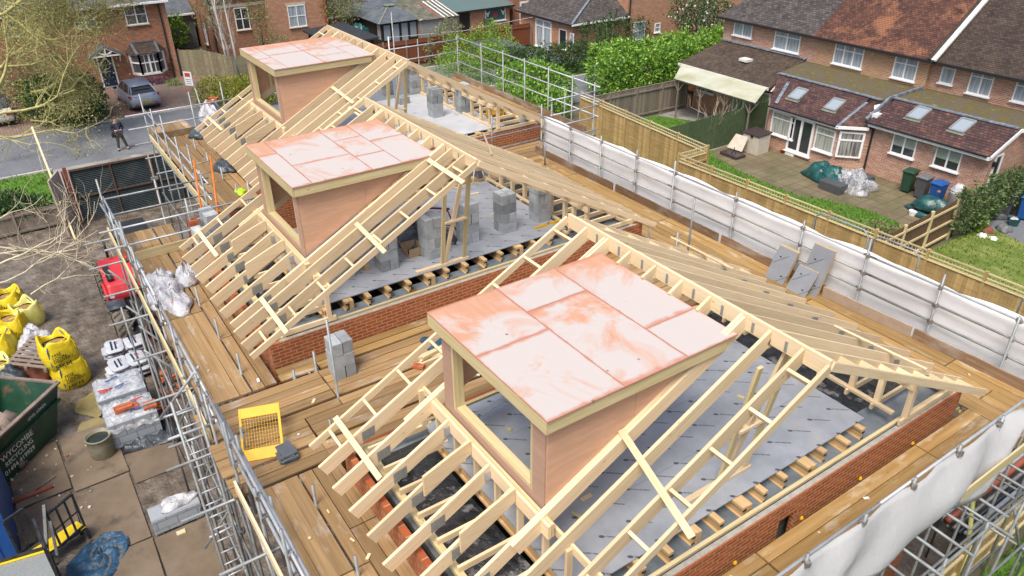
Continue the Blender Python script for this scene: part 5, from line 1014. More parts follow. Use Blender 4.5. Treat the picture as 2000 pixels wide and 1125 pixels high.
# telehandler (front part shows past the scaffold)
T = thing('telehandler', 'red telehandler with big muddy wheels parked close to the scaffold', 'telehandler', (-25.3, 1.75, 0))
def wheel(t, c, r, w, mat='tyre'):
    W = thing('wheel', None, None); W.parent = t; W.location = V3(c) - wloc(t)
    mb = MB(); n = 28; prof = [(-.5, .70), (-.5, .90), (-.40, .985), (-.2, 1.0), (.2, 1.0), (.40, .985), (.5, .90), (.5, .70)]
    for k in range(n):
        a = 2 * math.pi * k / n
        for y, rr in prof: mb.v.append((c[0] + r * rr * math.cos(a), c[1] + y * w, c[2] + r * rr * math.sin(a)))
    m = len(prof)
    for k in range(n):
        for j in range(m - 1): a, b = k * m + j, ((k + 1) % n) * m + j; mb.f.append((a, b, b + 1, a + 1)); mb.mi.append(0)
    mb.build('tyre', mat, W, smooth=True)
    lg = MB()
    for k in range(22):
        a = 2 * math.pi * k / 22
        for s in (-1, 1): aa = a + (.14 if s > 0 else 0); lg.beam((c[0] + r * 1.01 * math.cos(aa), c[1] + s * .46 * w, c[2] + r * 1.01 * math.sin(aa)), (c[0] + r * 1.015 * math.cos(aa + .2), c[1] + s * .02 * w, c[2] + r * 1.015 * math.sin(aa + .2)), .05, .05, (math.cos(a), 0, math.sin(a)))
    lg.build('tread', mat, W)
    r_ = MB(); r_.tube([(c[0], c[1] - .3 * w, c[2]), (c[0], c[1] + .3 * w, c[2])], r * .68, 20); r_.build('rim', 'white_dirty', W)
for x in (-23.5, -26.7):
    for y in (1.02, 2.55): wheel(T, (x, y, .68), .68, .46)
for y in (1.02, 2.55):
    mb = MB()
    for k in range(9):
        a0, a1 = math.radians(66 + k * 10), math.radians(76 + k * 10); q = lambda a, r_, yy: (-23.5 + r_ * math.cos(a), yy, .68 + r_ * math.sin(a))
        mb.add([q(a0, .74, y - .25), q(a1, .74, y - .25), q(a1, .74, y + .25), q(a0, .74, y + .25), q(a0, .79, y - .25), q(a1, .79, y - .25), q(a1, .79, y + .25), q(a0, .79, y + .25)], [(0, 1, 2, 3), (7, 6, 5, 4), (0, 4, 5, 1), (3, 2, 6, 7)])
    mb.build('mudguard', 'darktarp', T, smooth=True)
MB().box(-27.2, -23.2, 1.32, 2.3, .55, 1.15).build('chassis', 'iron', T, bevel=.03)
def rbox(t, name, x0, x1, y0, y1, z0, z1, mat, bev=.08): return MB().box(x0, x1, y0, y1, z0, z1).build(name, mat, t, bevel=bev)
rb = MB().prism([(-24.1, .90, 1.0), (-24.05, .92, 1.42), (-24.25, .94, 1.74), (-25.9, .94, 1.92), (-26.0, .94, .95)], (0, 1.1, 0)); rb.build('bonnet', 'red', T, bevel=.09)
MB().prism([(-24.1, .84, .9), (-24.0, .84, 1.45), (-24.9, .84, 1.55), (-25.0, .84, .9)], (0, .08, 0)).build('side_panel', 'red', T, bevel=.03)
MB().box(-24.2, -24.07, 1.3, 1.9, 1.05, 1.3).build('grille', 'black', T, bevel=.02); MB().box(-25.7, -25.05, .91, .936, 1.3, 1.7).build('vent', 'black', T)
for y in (.98, 1.72): MB().box(-24.12, -24.06, y - .09, y + .09, 1.33, 1.44).build('headlight', 'white_plate' if 'white_plate' in M else 'plate_w', T, bevel=.01)
MB().box(-23.2, -22.8, 1.0, 2.6, .52, .66).build('axle', 'iron', T, bevel=.02); MB().box(-22.95, -22.75, 1.42, 1.74, .6, .85).build('hitch', 'rust', T, bevel=.02)
MB().prism([(-27.1, 1.95, 1.0), (-25.7, 1.95, 1.0), (-25.75, 1.95, 2.35), (-26.1, 1.95, 2.5), (-27.0, 1.95, 2.5)], (0, .85, 0)).build('cab', 'glass', T, bevel=.05); MB().box(-27.05, -25.75, 1.98, 2.76, 2.49, 2.56).build('cab_roof', 'black', T, bevel=.03)
plank('boom', (-24.4, 1.98, 1.75), (-28.6, 1.98, 1.2), .30, .36, 'red', T); pole('exhaust', (-25.7, 1.3, 2.0), (-25.7, 1.3, 2.55), .04, 'iron', T)
text_part('lettering', 'MLT', .14, 'ink_w', T, frame_mat((-24.09, .88, 1.14), (0, 1, 0), (0, 0, 1)))
MB().box(-25.5, -24.35, 1.02, 1.2, 1.80, 1.86).build('top_vent', 'black', T)
rb = thing('bucket', 'open grey loading tray full of white scraps behind the red machine', 'tray', (-28.1, 2.95, .5))
MB().box(-28.75, -27.45, 2.5, 3.42, .92, .96).build('base', 'grey', rb)
for a in ((-28.75, -28.70, 2.5, 3.42), (-27.5, -27.45, 2.5, 3.42), (-28.75, -27.45, 2.5, 2.54), (-28.75, -27.45, 3.38, 3.42)): MB().box(a[0], a[1], a[2], a[3], .9, 1.12).build('side', 'steel', rb)
for x in (-28.6, -27.6):
    for y in (2.6, 3.3): MB().box(x - .04, x + .04, y - .04, y + .04, 0, .92).build('leg', 'iron', rb)
heap('scraps', (-27.9, 2.95, .96), .38, .34, .10, 'white_film', 'white offcuts lying in the open grey tray', 'scraps', 41)
heap('tool', (-28.45, 2.95, .96), .14, .12, .2, 'orange', 'orange power tool in the open grey tray', 'tool', 42); heap('tool', (-28.5, 3.2, .96), .12, .1, .2, 'greenbin', 'dark green power tool in the open grey tray', 'tool', 43)
# bulk bags
def bulk_bag(x, y, z, rz, label, text=True, mat='yellowbag', sx=.44, sy=.44, h=.78, group='yellow bulk bags of building sand', seed=0):
    rs = np.random.RandomState(seed); t = thing('bulk_bag', label, 'bulk bag', (x, y, z), group, rz); mb = MB(); n = 32
    prof = [(0, .88), (.08, .97), (.3, 1.05), (.55, 1.06), (.8, .99), (.92, .93), (1.0, .90), (1.05, .84), (.98, .76), (.86, .70)]
    for zz, r in prof:
        for k in range(n):
            a = 2 * math.pi * k / n; c, s = math.cos(a), math.sin(a); q = (abs(c) ** 3.2 + abs(s) ** 3.2) ** (-1 / 3.2); w = 1 + .02 * math.sin(5 * a + zz * 9) + rs.uniform(-.012, .012); lift = (.13 * max(0, math.cos(4 * a + 2.6)) + .06 * math.sin(3 * a + seed)) if zz > .9 else 0
            mb.v.append((sx * q * c * r * w, sy * q * s * r * w, h * zz + lift))
    for j in range(len(prof) - 1):
        for k in range(n): a, b = j * n + k, j * n + (k + 1) % n; mb.f.append((a, b, b + n, a + n))
    mb.f.append(tuple(reversed(range(n)))); mb.mi = [0] * len(mb.f); mb.build('sack', mat, t, smooth=True, world=False)
    MB().lathe((0, 0, h * .74), [(.05, .12), (.2, .10), (.33, .05), (.36, 0)], 18).build('sand', 'sand', t, smooth=True, world=False)
    for k in range(4):
        a = math.pi / 4 + k * math.pi / 2; c, s = math.cos(a), math.sin(a); MB().tube([(c * sx * 1.18, s * sy * 1.18, h * .25), (c * sx * 1.16, s * sy * 1.16, h * .9), (c * sx * .9, s * sy * .9, h * 1.12), (c * sx * .55 + s * .15, s * sy * .55 - c * .15, h * 1.05)], .016, 5).build('strap', 'bluestrap' if k % 2 else 'yellowbag', t, world=False)
    if text:
        for body, zz, sz in (('FREE\nLOCAL\nDELIVERY.', h * .70, .125), ('MKM', h * .16, .20)):
            text_part('print', body, sz, 'ink', t, frame_mat((sx * 1.14, -sy * .76, zz), (0, 1, 0), (0, 0, 1)), world=False, ext=.004, spacing=.82)
    return t
p1 = at_z(145, 770, .1)
bulk_bag(-22.15, -.72, 0, .32, 'yellow bulk bag at the bottom of the two bag pile beside the skip', seed=1); bulk_bag(-22.20, -.82, .72, .28, 'open yellow bulk bag on top of the two bag pile beside the skip', seed=2)
for i, (px, py, rz, tx, mt, lab) in enumerate(((30, 650, -.25, True, 'yellowbag', 'yellow bulk bag with folded flap above the grey pallet'), (5, 690, -.3, True, 'yellowbag', 'wide open yellow bulk bag at the left edge above the pallet'), (25, 605, -.3, True, 'yellowbag', 'yellow bulk bag farthest back in the left pile, text turned up'), (58, 628, .4, False, 'limebag', 'rust stained faded bulk bag at the right of the left pile'), (5, 745, .1, False, 'limebag', 'pale lime bulk bag beside the pallet at the left edge'), (-25, 640, .2, False, 'yellowbag', 'yellow bulk bag cut by the left edge of the view'))):
    p = at_z(px, py, .1); bulk_bag(p.x, p.y, 0, rz, lab, tx, mt, seed=10 + i, sx=.42, sy=.42, h=.72)
heap('film_bundle', at_z(75, 680, .0), .5, .5, .75, 'white_film', 'white plastic film bundle between the left bags and the grey pallet', 'plastic film', 51)
heap('rubble_pile', at_z(60, 735, .0), .75, .6, .55, 'rustred', 'pile of broken bricks and rubbish under the grey pallet', 'rubble', 52); heap('tarpaulin', at_z(25, 748, .3), .5, .45, .5, 'darktarp', 'blue black plastic sheet heaped at the far end of the skip', 'tarpaulin', 53)
t = thing('pallet', 'grey slatted pallet lying tilted on rubbish beside the yellow bags', 'pallet', at_z(75, 700, .6)); c = [at_z(62, 655, .85), at_z(140, 662, .85), at_z(90, 722, .72), at_z(8, 712, .78)]
def lerp2(u, v): return c[0].lerp(c[1], u).lerp(c[3].lerp(c[2], u), v)
for k in range(8): v = (k + .5) / 8; plank('slat', lerp2(0, v), lerp2(1, v), .11, .022, 'greyslat' if 'greyslat' in M else 'oldwood', t)
for k in range(3): u = .04 + .46 * k; plank('bearer', lerp2(u, 0) - Vector((0, 0, .06)), lerp2(u, 1) - Vector((0, 0, .06)), .09, .10, 'oldwood', t)
# skip
ns, ds = Vector((.68, .733, 0)), Vector((-.733, .68, 0))
def sk(s, n, z): return Vector((0, 0, z)) + ds * s + ns * n
K = thing('skip', 'large green waste skip with white lettering at the left edge', 'skip', sk(12.2, -15.3, 0)); N0, N1 = -14.47, -16.2
hz = 1.32
def side(n, out): return MB().prism([sk(11.0, n, .08), sk(13.5, n, .08), sk(14.1, n, hz), sk(10.3, n, hz)], ns * out)
side(N0, -.05).build('side_panel', 'skip', K); side(N1, .05).build('side_panel', 'skip', K)
MB().add([sk(13.5, N0 - .05, .08), sk(13.5, N1 + .05, .08), sk(14.1, N1 + .05, hz), sk(14.1, N0 - .05, hz), sk(13.46, N0 - .05, .1), sk(13.46, N1 + .05, .1), sk(14.05, N1 + .05, hz), sk(14.05, N0 - .05, hz)], [(0, 1, 2, 3), (4, 7, 6, 5), (0, 3, 7, 4), (1, 5, 6, 2), (3, 2, 6, 7), (0, 4, 5, 1)]).build('end_panel', 'skip', K)
MB().add([sk(11.0, N0 - .05, .08), sk(11.0, N1 + .05, .08), sk(10.3, N1 + .05, hz), sk(10.3, N0 - .05, hz), sk(11.04, N0 - .05, .1), sk(11.04, N1 + .05, .1), sk(10.35, N1 + .05, hz), sk(10.35, N0 - .05, hz)], [(0, 1, 2, 3), (4, 7, 6, 5), (0, 3, 7, 4), (1, 5, 6, 2), (3, 2, 6, 7), (0, 4, 5, 1)]).build('end_panel', 'skip', K)
MB().prism([sk(11.0, N0, .05), sk(13.5, N0, .05), sk(13.5, N1, .05), sk(11.0, N1, .05)], (0, 0, .04)).build('floor', 'skip_in', K)
for n_, o_ in ((N0 + .01, .05), (N1 - .01, -.05)): plank('rim', sk(10.27, n_, hz + .02), sk(14.13, n_, hz + .02), .11, .05, 'skip_in', K)
plank('rim', sk(14.1, N0, hz + .02), sk(14.1, N1, hz + .02), .09, .05, 'skip_in', K); plank('stiffener', sk(10.75, N0 + .04, .92), sk(13.95, N0 + .04, .92), .08, .06, 'skip', K)
MB().prism([sk(11.02, N0 - .06, .5), sk(13.7, N0 - .06, .5), sk(13.8, N0 - .06, 1.0), sk(10.7, N0 - .06, 1.0)], ns * -.012).build('liner', 'skip_in', K)
for body, s, z, sz in (('WYCOMBE', 11.75, .66, .22), ('RECYCLING', 11.80, .47, .18), ('01494 419929', 11.7, .27, .18), ('LEVEL LOADS', 12.85, 1.06, .11), ('NO FIRES', 11.25, 1.06, .11)): text_part('lettering', body, sz, 'ink_w', K, frame_mat(sk(s, N0 + .004, z), ds, (0, 0, 1)))
heap('rubble', sk(12.9, -15.4, .1), 1.0, .62, .75, 'skip_in', 'grey dusty rubble filling the green skip', 'rubble', 55); tag(plank('plank_offcut', sk(11.2, -15.5, .95), sk(12.4, -15.9, 1.25), .22, .04, 'pine'), 'pale plank sticking up inside the green skip', 'plank')
# wrapped packs, bags of cement, bricks on them
def cement_bag(c, rz, label, group, seed):
    rs = np.random.RandomState(seed); mb = MB(); n = 20; L, W, H = .38, .26, .085
    for j in range(7):
        v = j / 6; zz = H * v; r = (1 - abs(2 * v - 1) ** 3) * .16 + .84
        for k in range(n): a = 2 * math.pi * k / n; cc, ss = math.cos(a), math.sin(a); q = (abs(cc) ** 9 + abs(ss) ** 9) ** (-1 / 9); mb.v.append((L * q * cc * r * (1 + rs.uniform(-.02, .02)), W * q * ss * r * (1 + rs.uniform(-.02, .02)), zz + .012 * math.sin(4 * a + seed) * v))
    for j in range(6):
        for k in range(n): a, b = j * n + k, j * n + (k + 1) % n; mb.f.append((a, b, b + n, a + n))
    mb.f += [tuple(reversed(range(n))), tuple(6 * n + k for k in range(n))]; mb.mi = [0] * len(mb.f)
    o = thing('cement_bag', label, 'bag', c, group, rz); mb.build('sack', 'bagpaper', o, smooth=True, world=False)
    MB().box(-.26, .26, -.10, -.05, H + .001, H + .006).build('print_bar', 'navy', o, world=False); MB().box(-.2, .24, .01, .06, H + .001, H + .006).build('print_bar', 'navy', o, world=False); MB().box(-.2, -.02, .08, .10, H + .001, H + .006).build('print_bar', 'ink_red', o, world=False)
    return o
M['bagpaper'] = m_noise('paper_sack', [(.3, (.36, .385, .44)), (.7, (.50, .525, .58))], 4., .6, bmp=.5, bscale=8., rnd=.15)
def on_ground(px, py, z=.02): return at_z(px, py, z)
for row, (px, py, n, ny) in enumerate(((248, 692, 5, 2), (258, 728, 5, 2))):
    b0 = at_z(px, py, .1)
    for k in range(n):
        for m in range(ny): cement_bag((b0.x + RN.uniform(-.05, .05), b0.y - .25 + m * .50 + RN.uniform(-.04, .04), .12 + k * .09), RN.uniform(-.15, .15) + (math.pi / 2 if k % 2 else 0), 'white printed cement bag in the pile beside the big muddy wheel' if row == 0 else 'white printed cement bag in the pile next to the wrapped blocks', 'cement bags by the wheel' if row == 0 else 'cement bags by the wrapped blocks', row * 50 + k * 3 + m)
def wrapped_pack(x0, x1, y0, y1, h, label, seed, film=True):
    t = thing('block_pack', label, 'block pack', ((x0 + x1) / 2, (y0 + y1) / 2, 0))
    for k in range(3): MB().box(x0 + .03, x1 - .03, y0 + (y1 - y0) * (.08 + .38 * k), y0 + (y1 - y0) * (.17 + .38 * k), .0, .1).build('bearer', 'oldwood', t)
    MB().box(x0, x1, y0, y1, .1, h).build('blocks', 'packblock', t, bevel=.01)
    if film:
        rs = np.random.RandomState(seed); e = .03; mb = MB(); nx, ny = 14, 14
        for j in range(ny + 1):
            for i in range(nx + 1):
                u, v = i / nx, j / ny; x = x0 - e + (x1 - x0 + 2 * e) * u; y = y0 - e + (y1 - y0 + 2 * e) * v; edge = min(u, 1 - u, v, 1 - v)
                mb.v.append((x, y, h + .03 + rs.uniform(0, .05) + .05 * math.sin(i * 1.1 + seed) * math.cos(j * 1.4) - (.25 + rs.uniform(0, .12) if edge == 0 else 0)))
        mb.f = [(j * (nx + 1) + i, j * (nx + 1) + i + 1, (j + 1) * (nx + 1) + i + 1, (j + 1) * (nx + 1) + i) for j in range(ny) for i in range(nx)]; mb.mi = [0] * len(mb.f); mb.build('film', 'clear', t, smooth=True)
        for q in range(4): x = x0 + (x1 - x0) * rs.uniform(.15, .8); y = y0 + (y1 - y0) * rs.uniform(.1, .7); MB().obox((x, y + .12, h + .085), (.06, .34, .004), rs.uniform(-.5, .5)).build('film_print', 'ink_blue' if q % 2 else 'ink_red', t)
    return t
M['packblock'] = m_brick('packed_block', (.37, .41, .46), (.31, .345, .39), (.13, .14, .16), bw=.44, bh=.215, ms=.008)
wrapped_pack(-20.25, -19.25, -.28, .92, .95, 'clear film wrapped pack of blocks next to the white cement bags', 61); wrapped_pack(-19.1, -18.15, -.25, .95, .85, 'film covered pack of blocks with red bricks on top beside the barrel', 62)
for k, (dx, dy, z, rz) in enumerate([(0, 0, 0, 0), (0, .12, 0, 0), (.24, 0, 0, 0), (.24, .12, 0, 0), (0, .24, 0, .1), (.24, .24, 0, 0), (0, 0, .067, .05), (.24, .02, .067, 0), (0, .14, .067, 0), (.24, .15, .067, .1)]): brick((-18.55 + dx * .5 - .1, .12 + dy * 1.5, .90 + z), rz + 1.57, 'red holed brick on the film covered pack beside the barrel', 'bricks on the wrapped pack')
for k in range(6): brick((-18.45 + .11 * (k % 2), .72 + .11 * (k // 2), .90), 0.0, 'red holed brick in the small group at the right of the wrapped pack', 'bricks right on the wrapped pack')
for k in range(26):
    p = at_z(330 + RN.uniform(-22, 22), 760 + RN.uniform(-70, 80), .05); brick((p.x, p.y, .03 + RN.uniform(0, .14)), RN.uniform(0, 3.1), 'red brick in the loose heap on the ground under the front scaffold', 'loose bricks under the front scaffold')
for k in range(2): heap('rubble_pile', at_z(285 - 18 * k, 668 + 12 * k, 0), .3, .35, .3, 'rustred', ('broken bricks with white film heaped beside the cement bags', 'small pale rubble heap at the foot of the scaffold')[k], 'rubble', 70 + k)
B = thing('barrel', 'muddy grey plastic barrel full of water beside a yellow puddle', 'barrel', (-18.15, -.55, 0)); bx = (-18.2, -.52, .02)
M['mudplastic'] = m_noise('muddy_plastic', [(.3, (.16, .15, .09)), (.6, (.24, .23, .17)), (.8, (.32, .36, .36))], 4., .6)
M['murky'] = m_flat('murky_water', (.02, .025, .018), .05, spec=.8)
MB().lathe(bx, [(.25, 0), (.29, .08), (.31, .45), (.30, .62), (.32, .64), (.32, .67), (.285, .67), (.28, .55)], 26).build('shell', 'mudplastic', B, smooth=True); MB().lathe(bx, [(.275, .56), (.275, .565)], 24).build('water', 'murky', B)
M['puddle'] = m_noise('sandy_puddle', [(.3, (.20, .16, .07)), (.7, (.30, .25, .12))], 3., .3, roughvar=.2, spec=.6)
def puddle(px, py, rx, ry, mat, seed):
    p = at_z(px, py, .075); n = 36; poly_sheet('puddle', [(p.x + rx * math.cos(2 * math.pi * k / n) * (1 + .15 * math.sin(6 * math.pi * k / n + seed) + .08 * math.sin(10 * math.pi * k / n)), p.y + ry * math.sin(2 * math.pi * k / n) * (1 + .12 * math.sin(8 * math.pi * k / n + seed))) for k in range(n)], .078, mat)
puddle(178, 790, .6, .38, 'puddle', 1); puddle(185, 845, .75, .4, 'puddle', 2)
def flat_cloth(px, z, h, mat, label, seed, name='tarpaulin', n=26):
    """a crumpled sheet spread on the ground inside a pixel outline"""
    P = [at_z(a, b, z) for a, b in px]; c = sum(P, Vector()) / len(P); rs = np.random.RandomState(seed); mb = MB(); m = 10; k = len(P) * 4
    ring = []
    for i in range(k): u = i / 4; a, b = P[int(u) % len(P)], P[(int(u) + 1) % len(P)]; ring.append(a.lerp(b, u - int(u)))
    for j in range(m):
        f = 1 - j / (m - .01)
        for i in range(k): p = c.lerp(ring[i], f); mb.v.append((p.x, p.y, z + (0.004 if j == 0 else h * (.45 + .55 * math.sin(i * .9 + j * 1.3 + seed)) * (.4 + .6 * rs.uniform()))))
    for j in range(m - 1):
        for i in range(k): i2 = (i + 1) % k; mb.f.append((j * k + i, j * k + i2, (j + 1) * k + i2, (j + 1) * k + i))
    mb.f.append(tuple((m - 1) * k + i for i in range(k))); mb.mi = [0] * len(mb.f)
    o = mb.build(name, mat, smooth=True); o.modifiers.new('thickness', 'SOLIDIFY').thickness = .006
    return recenter(tag(o, label, 'tarpaulin'))
flat_cloth([(225, 835), (300, 800), (335, 815), (366, 856), (300, 872), (243, 888)], .09, .30, 'darktarp', 'blue grey tarpaulin spread on the ground below the wrapped blocks', 64)
flat_cloth([(180, 1052), (205, 1040), (250, 1036), (256, 1062), (235, 1110), (200, 1150), (128, 1150), (130, 1105)], .07, .14, 'bluetarp', 'dark blue tarpaulin with muddy water lying beside the steel steps', 65)
# ground sheets
def gsheet(x0, x1, y0, y1, rz, label):
    o = MB().obox(((x0 + x1) / 2, (y0 + y1) / 2, .068 + RN.uniform(0, .006)), (x1 - x0, y1 - y0, .02), rz).build('ground_sheet', 'mat'); recenter(tag(o, label, 'ground sheet', 'muddy ply sheets laid as a yard floor'))
for i, a in enumerate(((-19.5, -17.15, -1.38, -.14, .03), (-17.1, -14.62, -1.36, -.12, .01), (-14.58, -12.1, -1.35, -.11, -.01), (-19.0, -16.6, -.08, 1.12, .02), (-14.5, -12.0, -.06, 1.15, .0), (-17.2, -15.75, -2.62, -1.42, .04), (-19.4, -17.3, -2.62, -1.44, .05))):
    gsheet(*a, ['muddy ply sheet on the ground nearest the green skip', 'muddy ply sheet in the middle of the yard floor', 'muddy ply sheet at the bottom edge beside the blue tarpaulin', 'muddy ply sheet on the ground below the barrel', 'muddy ply sheet beside the ladder foot at the bottom edge', 'small muddy ply sheet at the foot of the steel steps', 'muddy ply sheet half under the green skip side'][i])
wrapped_pack(-15.05, -14.55, -.02, 1.05, .52, 'pale pack of aircrete blocks lying alone on the muddy yard', 66, False)
heap('plastic_wrap', (-14.85, .62, .52), .22, .42, .16, 'white_film', 'white printed film crumpled on the lone block pack', 'plastic wrapping', 67)
tag(plank('plank_offcut', at_z(345, 1043, .1), at_z(362, 1036, .1), .12, .03, 'pine'), 'small pale offcut lying in front of the lone block pack', 'offcut')
P_ = thing('clay_pipe', 'red clay drain pipe lying on gravel in front of the skip', 'pipe', at_z(60, 975, .1)); pole('pipe', at_z(15, 985, .11), at_z(104, 949, .11), .055, 'pipe_red', P_)
tag(plank('plank_offcut', at_z(50, 970, .1), at_z(108, 930, .1), .04, .03, 'oldwood'), 'thin stick lying across the red clay pipe', 'stick')
for k in range(40):
    p = at_z(RN.uniform(20, 180), RN.uniform(860, 1000), .05); s_ = RN.uniform(.015, .05); o = MB().obox((p.x, p.y, .07 + s_ / 2), (s_, s_ * 1.3, s_), RN.uniform(0, 3)).build('rubble_stone', RN.choice(['white_dirty', 'stone', 'block', 'rustred'])); recenter(tag(o, 'small stone or scrap of rubble scattered between skip and ply sheets', 'stone', 'stones scattered beside the skip'))
# steel steps with black railings and the blue site cabin
ST = thing('steel_steps', 'black steel steps with yellow treads and railings at the bottom left', 'steps', at_z(110, 1060, 0))
A0, A1, A2, A3 = at_z(42, 1088, .42), at_z(150, 1019, .42), at_z(168, 1030, .42), at_z(96, 1080, .42); MB().prism([A0, A1, A2, A3], (0, 0, -.05)).build('step_deck', 'iron', ST)
for k in range(9): v = (k + .5) / 9; plank('tread_grip', A0.lerp(A3, v) + Vector((0, 0, .012)), A1.lerp(A2, v) + Vector((0, 0, .012)), .032, .014, 'plate_y', ST)
L0, L1, L2, L3 = at_z(-20, 1110, .95), at_z(94, 1076, .95), at_z(118, 1140, .95), at_z(-20, 1150, .95); MB().prism([L0, L1, L2, L3], (0, 0, -.05)).build('landing', 'nailplate', ST); plank('nosing', L0 + Vector((0, 0, .02)), L1 + Vector((0, 0, .02)), .05, .02, 'plate_y', ST); plank('edge_beam', L0 + Vector((-.06, 0, 0)), L1 + Vector((-.06, 0, 0)), .06, .16, 'iron', ST)
def rail_run(a, b, n, h=1.0):
    a, b = V3(a), V3(b); up = Vector((0, 0, h))
    plank('handrail', a + up, b + up, .05, .05, 'iron', ST); plank('mid_rail', a + up * .5, b + up * .5, .025, .025, 'iron', ST); plank('bottom_rail', a + up * .03, b + up * .03, .04, .06, 'iron', ST)
    for k in range(n): p = a.lerp(b, k / (n - 1)); plank('baluster', p, p + up, .045, .045, 'iron', ST, up=(1, 0, 0))
rail_run(at_z(38, 1083, .42), at_z(74, 1057, .42), 3); rail_run(at_z(120, 1068, .42), at_z(166, 1028, .42), 4); rail_run(at_z(94, 1077, .95), at_z(116, 1135, .95), 3, .95); plank('handrail', at_z(92, 1076, 1.0), at_z(86, 986, 1.6), .06, .06, 'iron', ST); plank('handrail', at_z(112, 1085, .95), at_z(98, 1018, 1.4), .05, .05, 'iron', ST)
for p in (L1, L2, A1, A2, A3): plank('leg', (p.x, p.y, 0), (p.x, p.y, p.z - .05), .06, .06, 'iron', ST, up=(1, 0, 0))
CB = thing('site_cabin', 'blue steel site cabin cut by the lower left edge', 'cabin', (-16.8, -4.6, 0)); mb = MB()
for k in range(24): y = -6.2 + k * .15; mb.box(-15.62 if k % 2 else -15.66, -15.6 if k % 2 else -15.62, y, y + .15, 0.1, 2.2)
mb.box(-18, -15.66, -6.2, -2.62, .1, 2.2); mb.build('wall', 'bluebin', CB); MB().box(-15.61, -15.55, -2.72, -2.6, 0, 2.3).build('corner_post', 'bluebin', CB); MB().box(-18.05, -15.55, -6.25, -2.58, 2.2, 2.28).build('roof', 'bluebin', CB)
# pipes behind the nearest house, far lower right corner
for k, (x, z, m_, r_, lab) in enumerate(((-4.75, .52, 'pipe_black', .06, 'black drain pipe in the rack at the lower right, behind the red pipe'), (-4.6, .62, 'pipe_grey', .05, 'pale grey pipe in the rack beside the black pipe'), (-4.47, .68, 'pipe_red', .075, 'red clay coloured pipe in the rack among grey pipes'), (-4.3, .6, 'steel', .045, 'steel tube in the rack in front of the red pipe'), (-4.18, .58, 'pipe_black', .05, 'thin black pipe in front of the steel tube'), (-4.05, .66, 'pipe_grey', .05, 'pale pipe nearest the boarded fence in the rack'))):
    p = thing('drain_pipe', lab, 'pipe', (x, 17, z)); pole('pipe', (x, 14.5, z), (x + .02, 20.5, z + .05), r_, m_, p)
t = thing('pipe_rack', 'timber rack carrying long pipes behind the boarded fence', 'rack', (-4.4, 17, 0))
for y in (15.0, 17.2, 19.6):
    plank('bearer', (-4.95, y, .45), (-3.9, y, .45), .09, .09, 'oldwood', t)
    for x in (-4.9, -3.95): plank('leg', (x, y, 0), (x, y, .45), .09, .09, 'oldwood', t, up=(1, 0, 0))
for k, (a, b_) in enumerate((((1830, 1010), (1940, 1120)), ((1905, 955), (1830, 1130)))):
    pass
for k, (a, b_) in enumerate((((1500 + 402, 960), (1500 + 375, 1135)), ((1890, 1080), (1862, 1140)))): 
    pa, pb = at_z(*a, 1.2), at_z(*b_, .1); t = thing('tube_prop', ('yellow sleeved tube leaning from the scaffold to the grass, upper one', 'yellow sleeved tube at the bottom edge near the boarded fence')[k], 'tube', pb); MB().tube([pa, pa.lerp(pb, .5) + Vector((.04, 0, .05)), pb], .05, 8).build('sleeve', 'yellowsleeve', t, smooth=True, recalc=False)
for k in range(60):
    y = RN.uniform(12.5, 20); x = RN.uniform(-5.2, -3.8) if y > 13 else RN.uniform(-3.5, -3.0); s_ = RN.uniform(.04, .11); o = MB().obox((x, y, s_ / 2 + .02), (s_, s_ * 1.4, s_), RN.uniform(0, 3), RN.uniform(-.4, .4)).build('rubble_stone', RN.choice(['terracotta_b', 'block', 'stone', 'oldwood', 'white_dirty'])); recenter(tag(o, 'broken brick or stone on the ground below the near scaffold', 'stone', 'rubble below the near scaffold'))
# ------------------------------------------------------------------ neighbouring houses
def win(t, face, pl, a, b, z0, z1, cols=2, tr=None, glass='glass', name='window', fr=.055, sill='white', head=None, blind=None):
    """a white framed window on a wall; face 'x' looks along +X (a,b are y), face 'y' looks along -Y (a,b are x)"""
    if a > b: a, b = b, a
    w = thing(name, None, None); w.parent = t
    if face == 'x': w.location = Vector((pl, (a + b) / 2, z0)) - wloc(t)
    else: w.location = Vector(((a + b) / 2, pl, z0)) - wloc(t)
    def bx(mb, u0, u1, v0, v1, d0, d1):
        return mb.box(pl + d0, pl + d1, u0, u1, v0, v1) if face == 'x' else mb.box(u0, u1, pl - d1, pl - d0, v0, v1)
    f = MB(); bx(f, a, b, z0, z0 + fr, .0, .06); bx(f, a, b, z1 - fr, z1, .0, .06); bx(f, a, a + fr, z0 + fr, z1 - fr, .0, .06); bx(f, b - fr, b, z0 + fr, z1 - fr, .0, .06)
    for k in range(1, cols): u = a + (b - a) * k / cols; bx(f, u - fr * .6, u + fr * .6, z0 + fr, z1 - fr, .0, .058)
    if tr: zt = z0 + (z1 - z0) * tr; bx(f, a + fr, b - fr, zt - fr * .4, zt + fr * .4, .0, .055)
    f.build('frame', 'white', w); bx(MB(), a + fr * .5, b - fr * .5, z0 + fr * .5, z1 - fr * .5, .005, .022).build('pane', glass, w)
    if blind: bx(MB(), a + fr, b - fr, z0 + (z1 - z0) * .42, z1 - fr, .023, .027).build('blind', blind, w)
    if sill: bx(MB(), a - .06, b + .06, z0 - .06, z0 - .002, .0, .13).build('sill', sill, w)
    if head: bx(MB(), a - .1, b + .1, z1 + .002, z1 + .20, .0, .035).build('lintel', head, w)
    return w
def roof_plane(t, pts, mat, th=.12, name='roof'):
    P = [V3(p) for p in pts]; n = (P[1] - P[0]).cross(P[2] - P[0]).normalized()
    if n.z > 0: n = -n
    return MB().prism(P, n * th).build(name, mat, t)
def yw(px, py, Y): p = at_y(px, py, Y); return p.x, p.z
def xw(px, py, X): p = at_x(px, py, X); return p.y, p.z
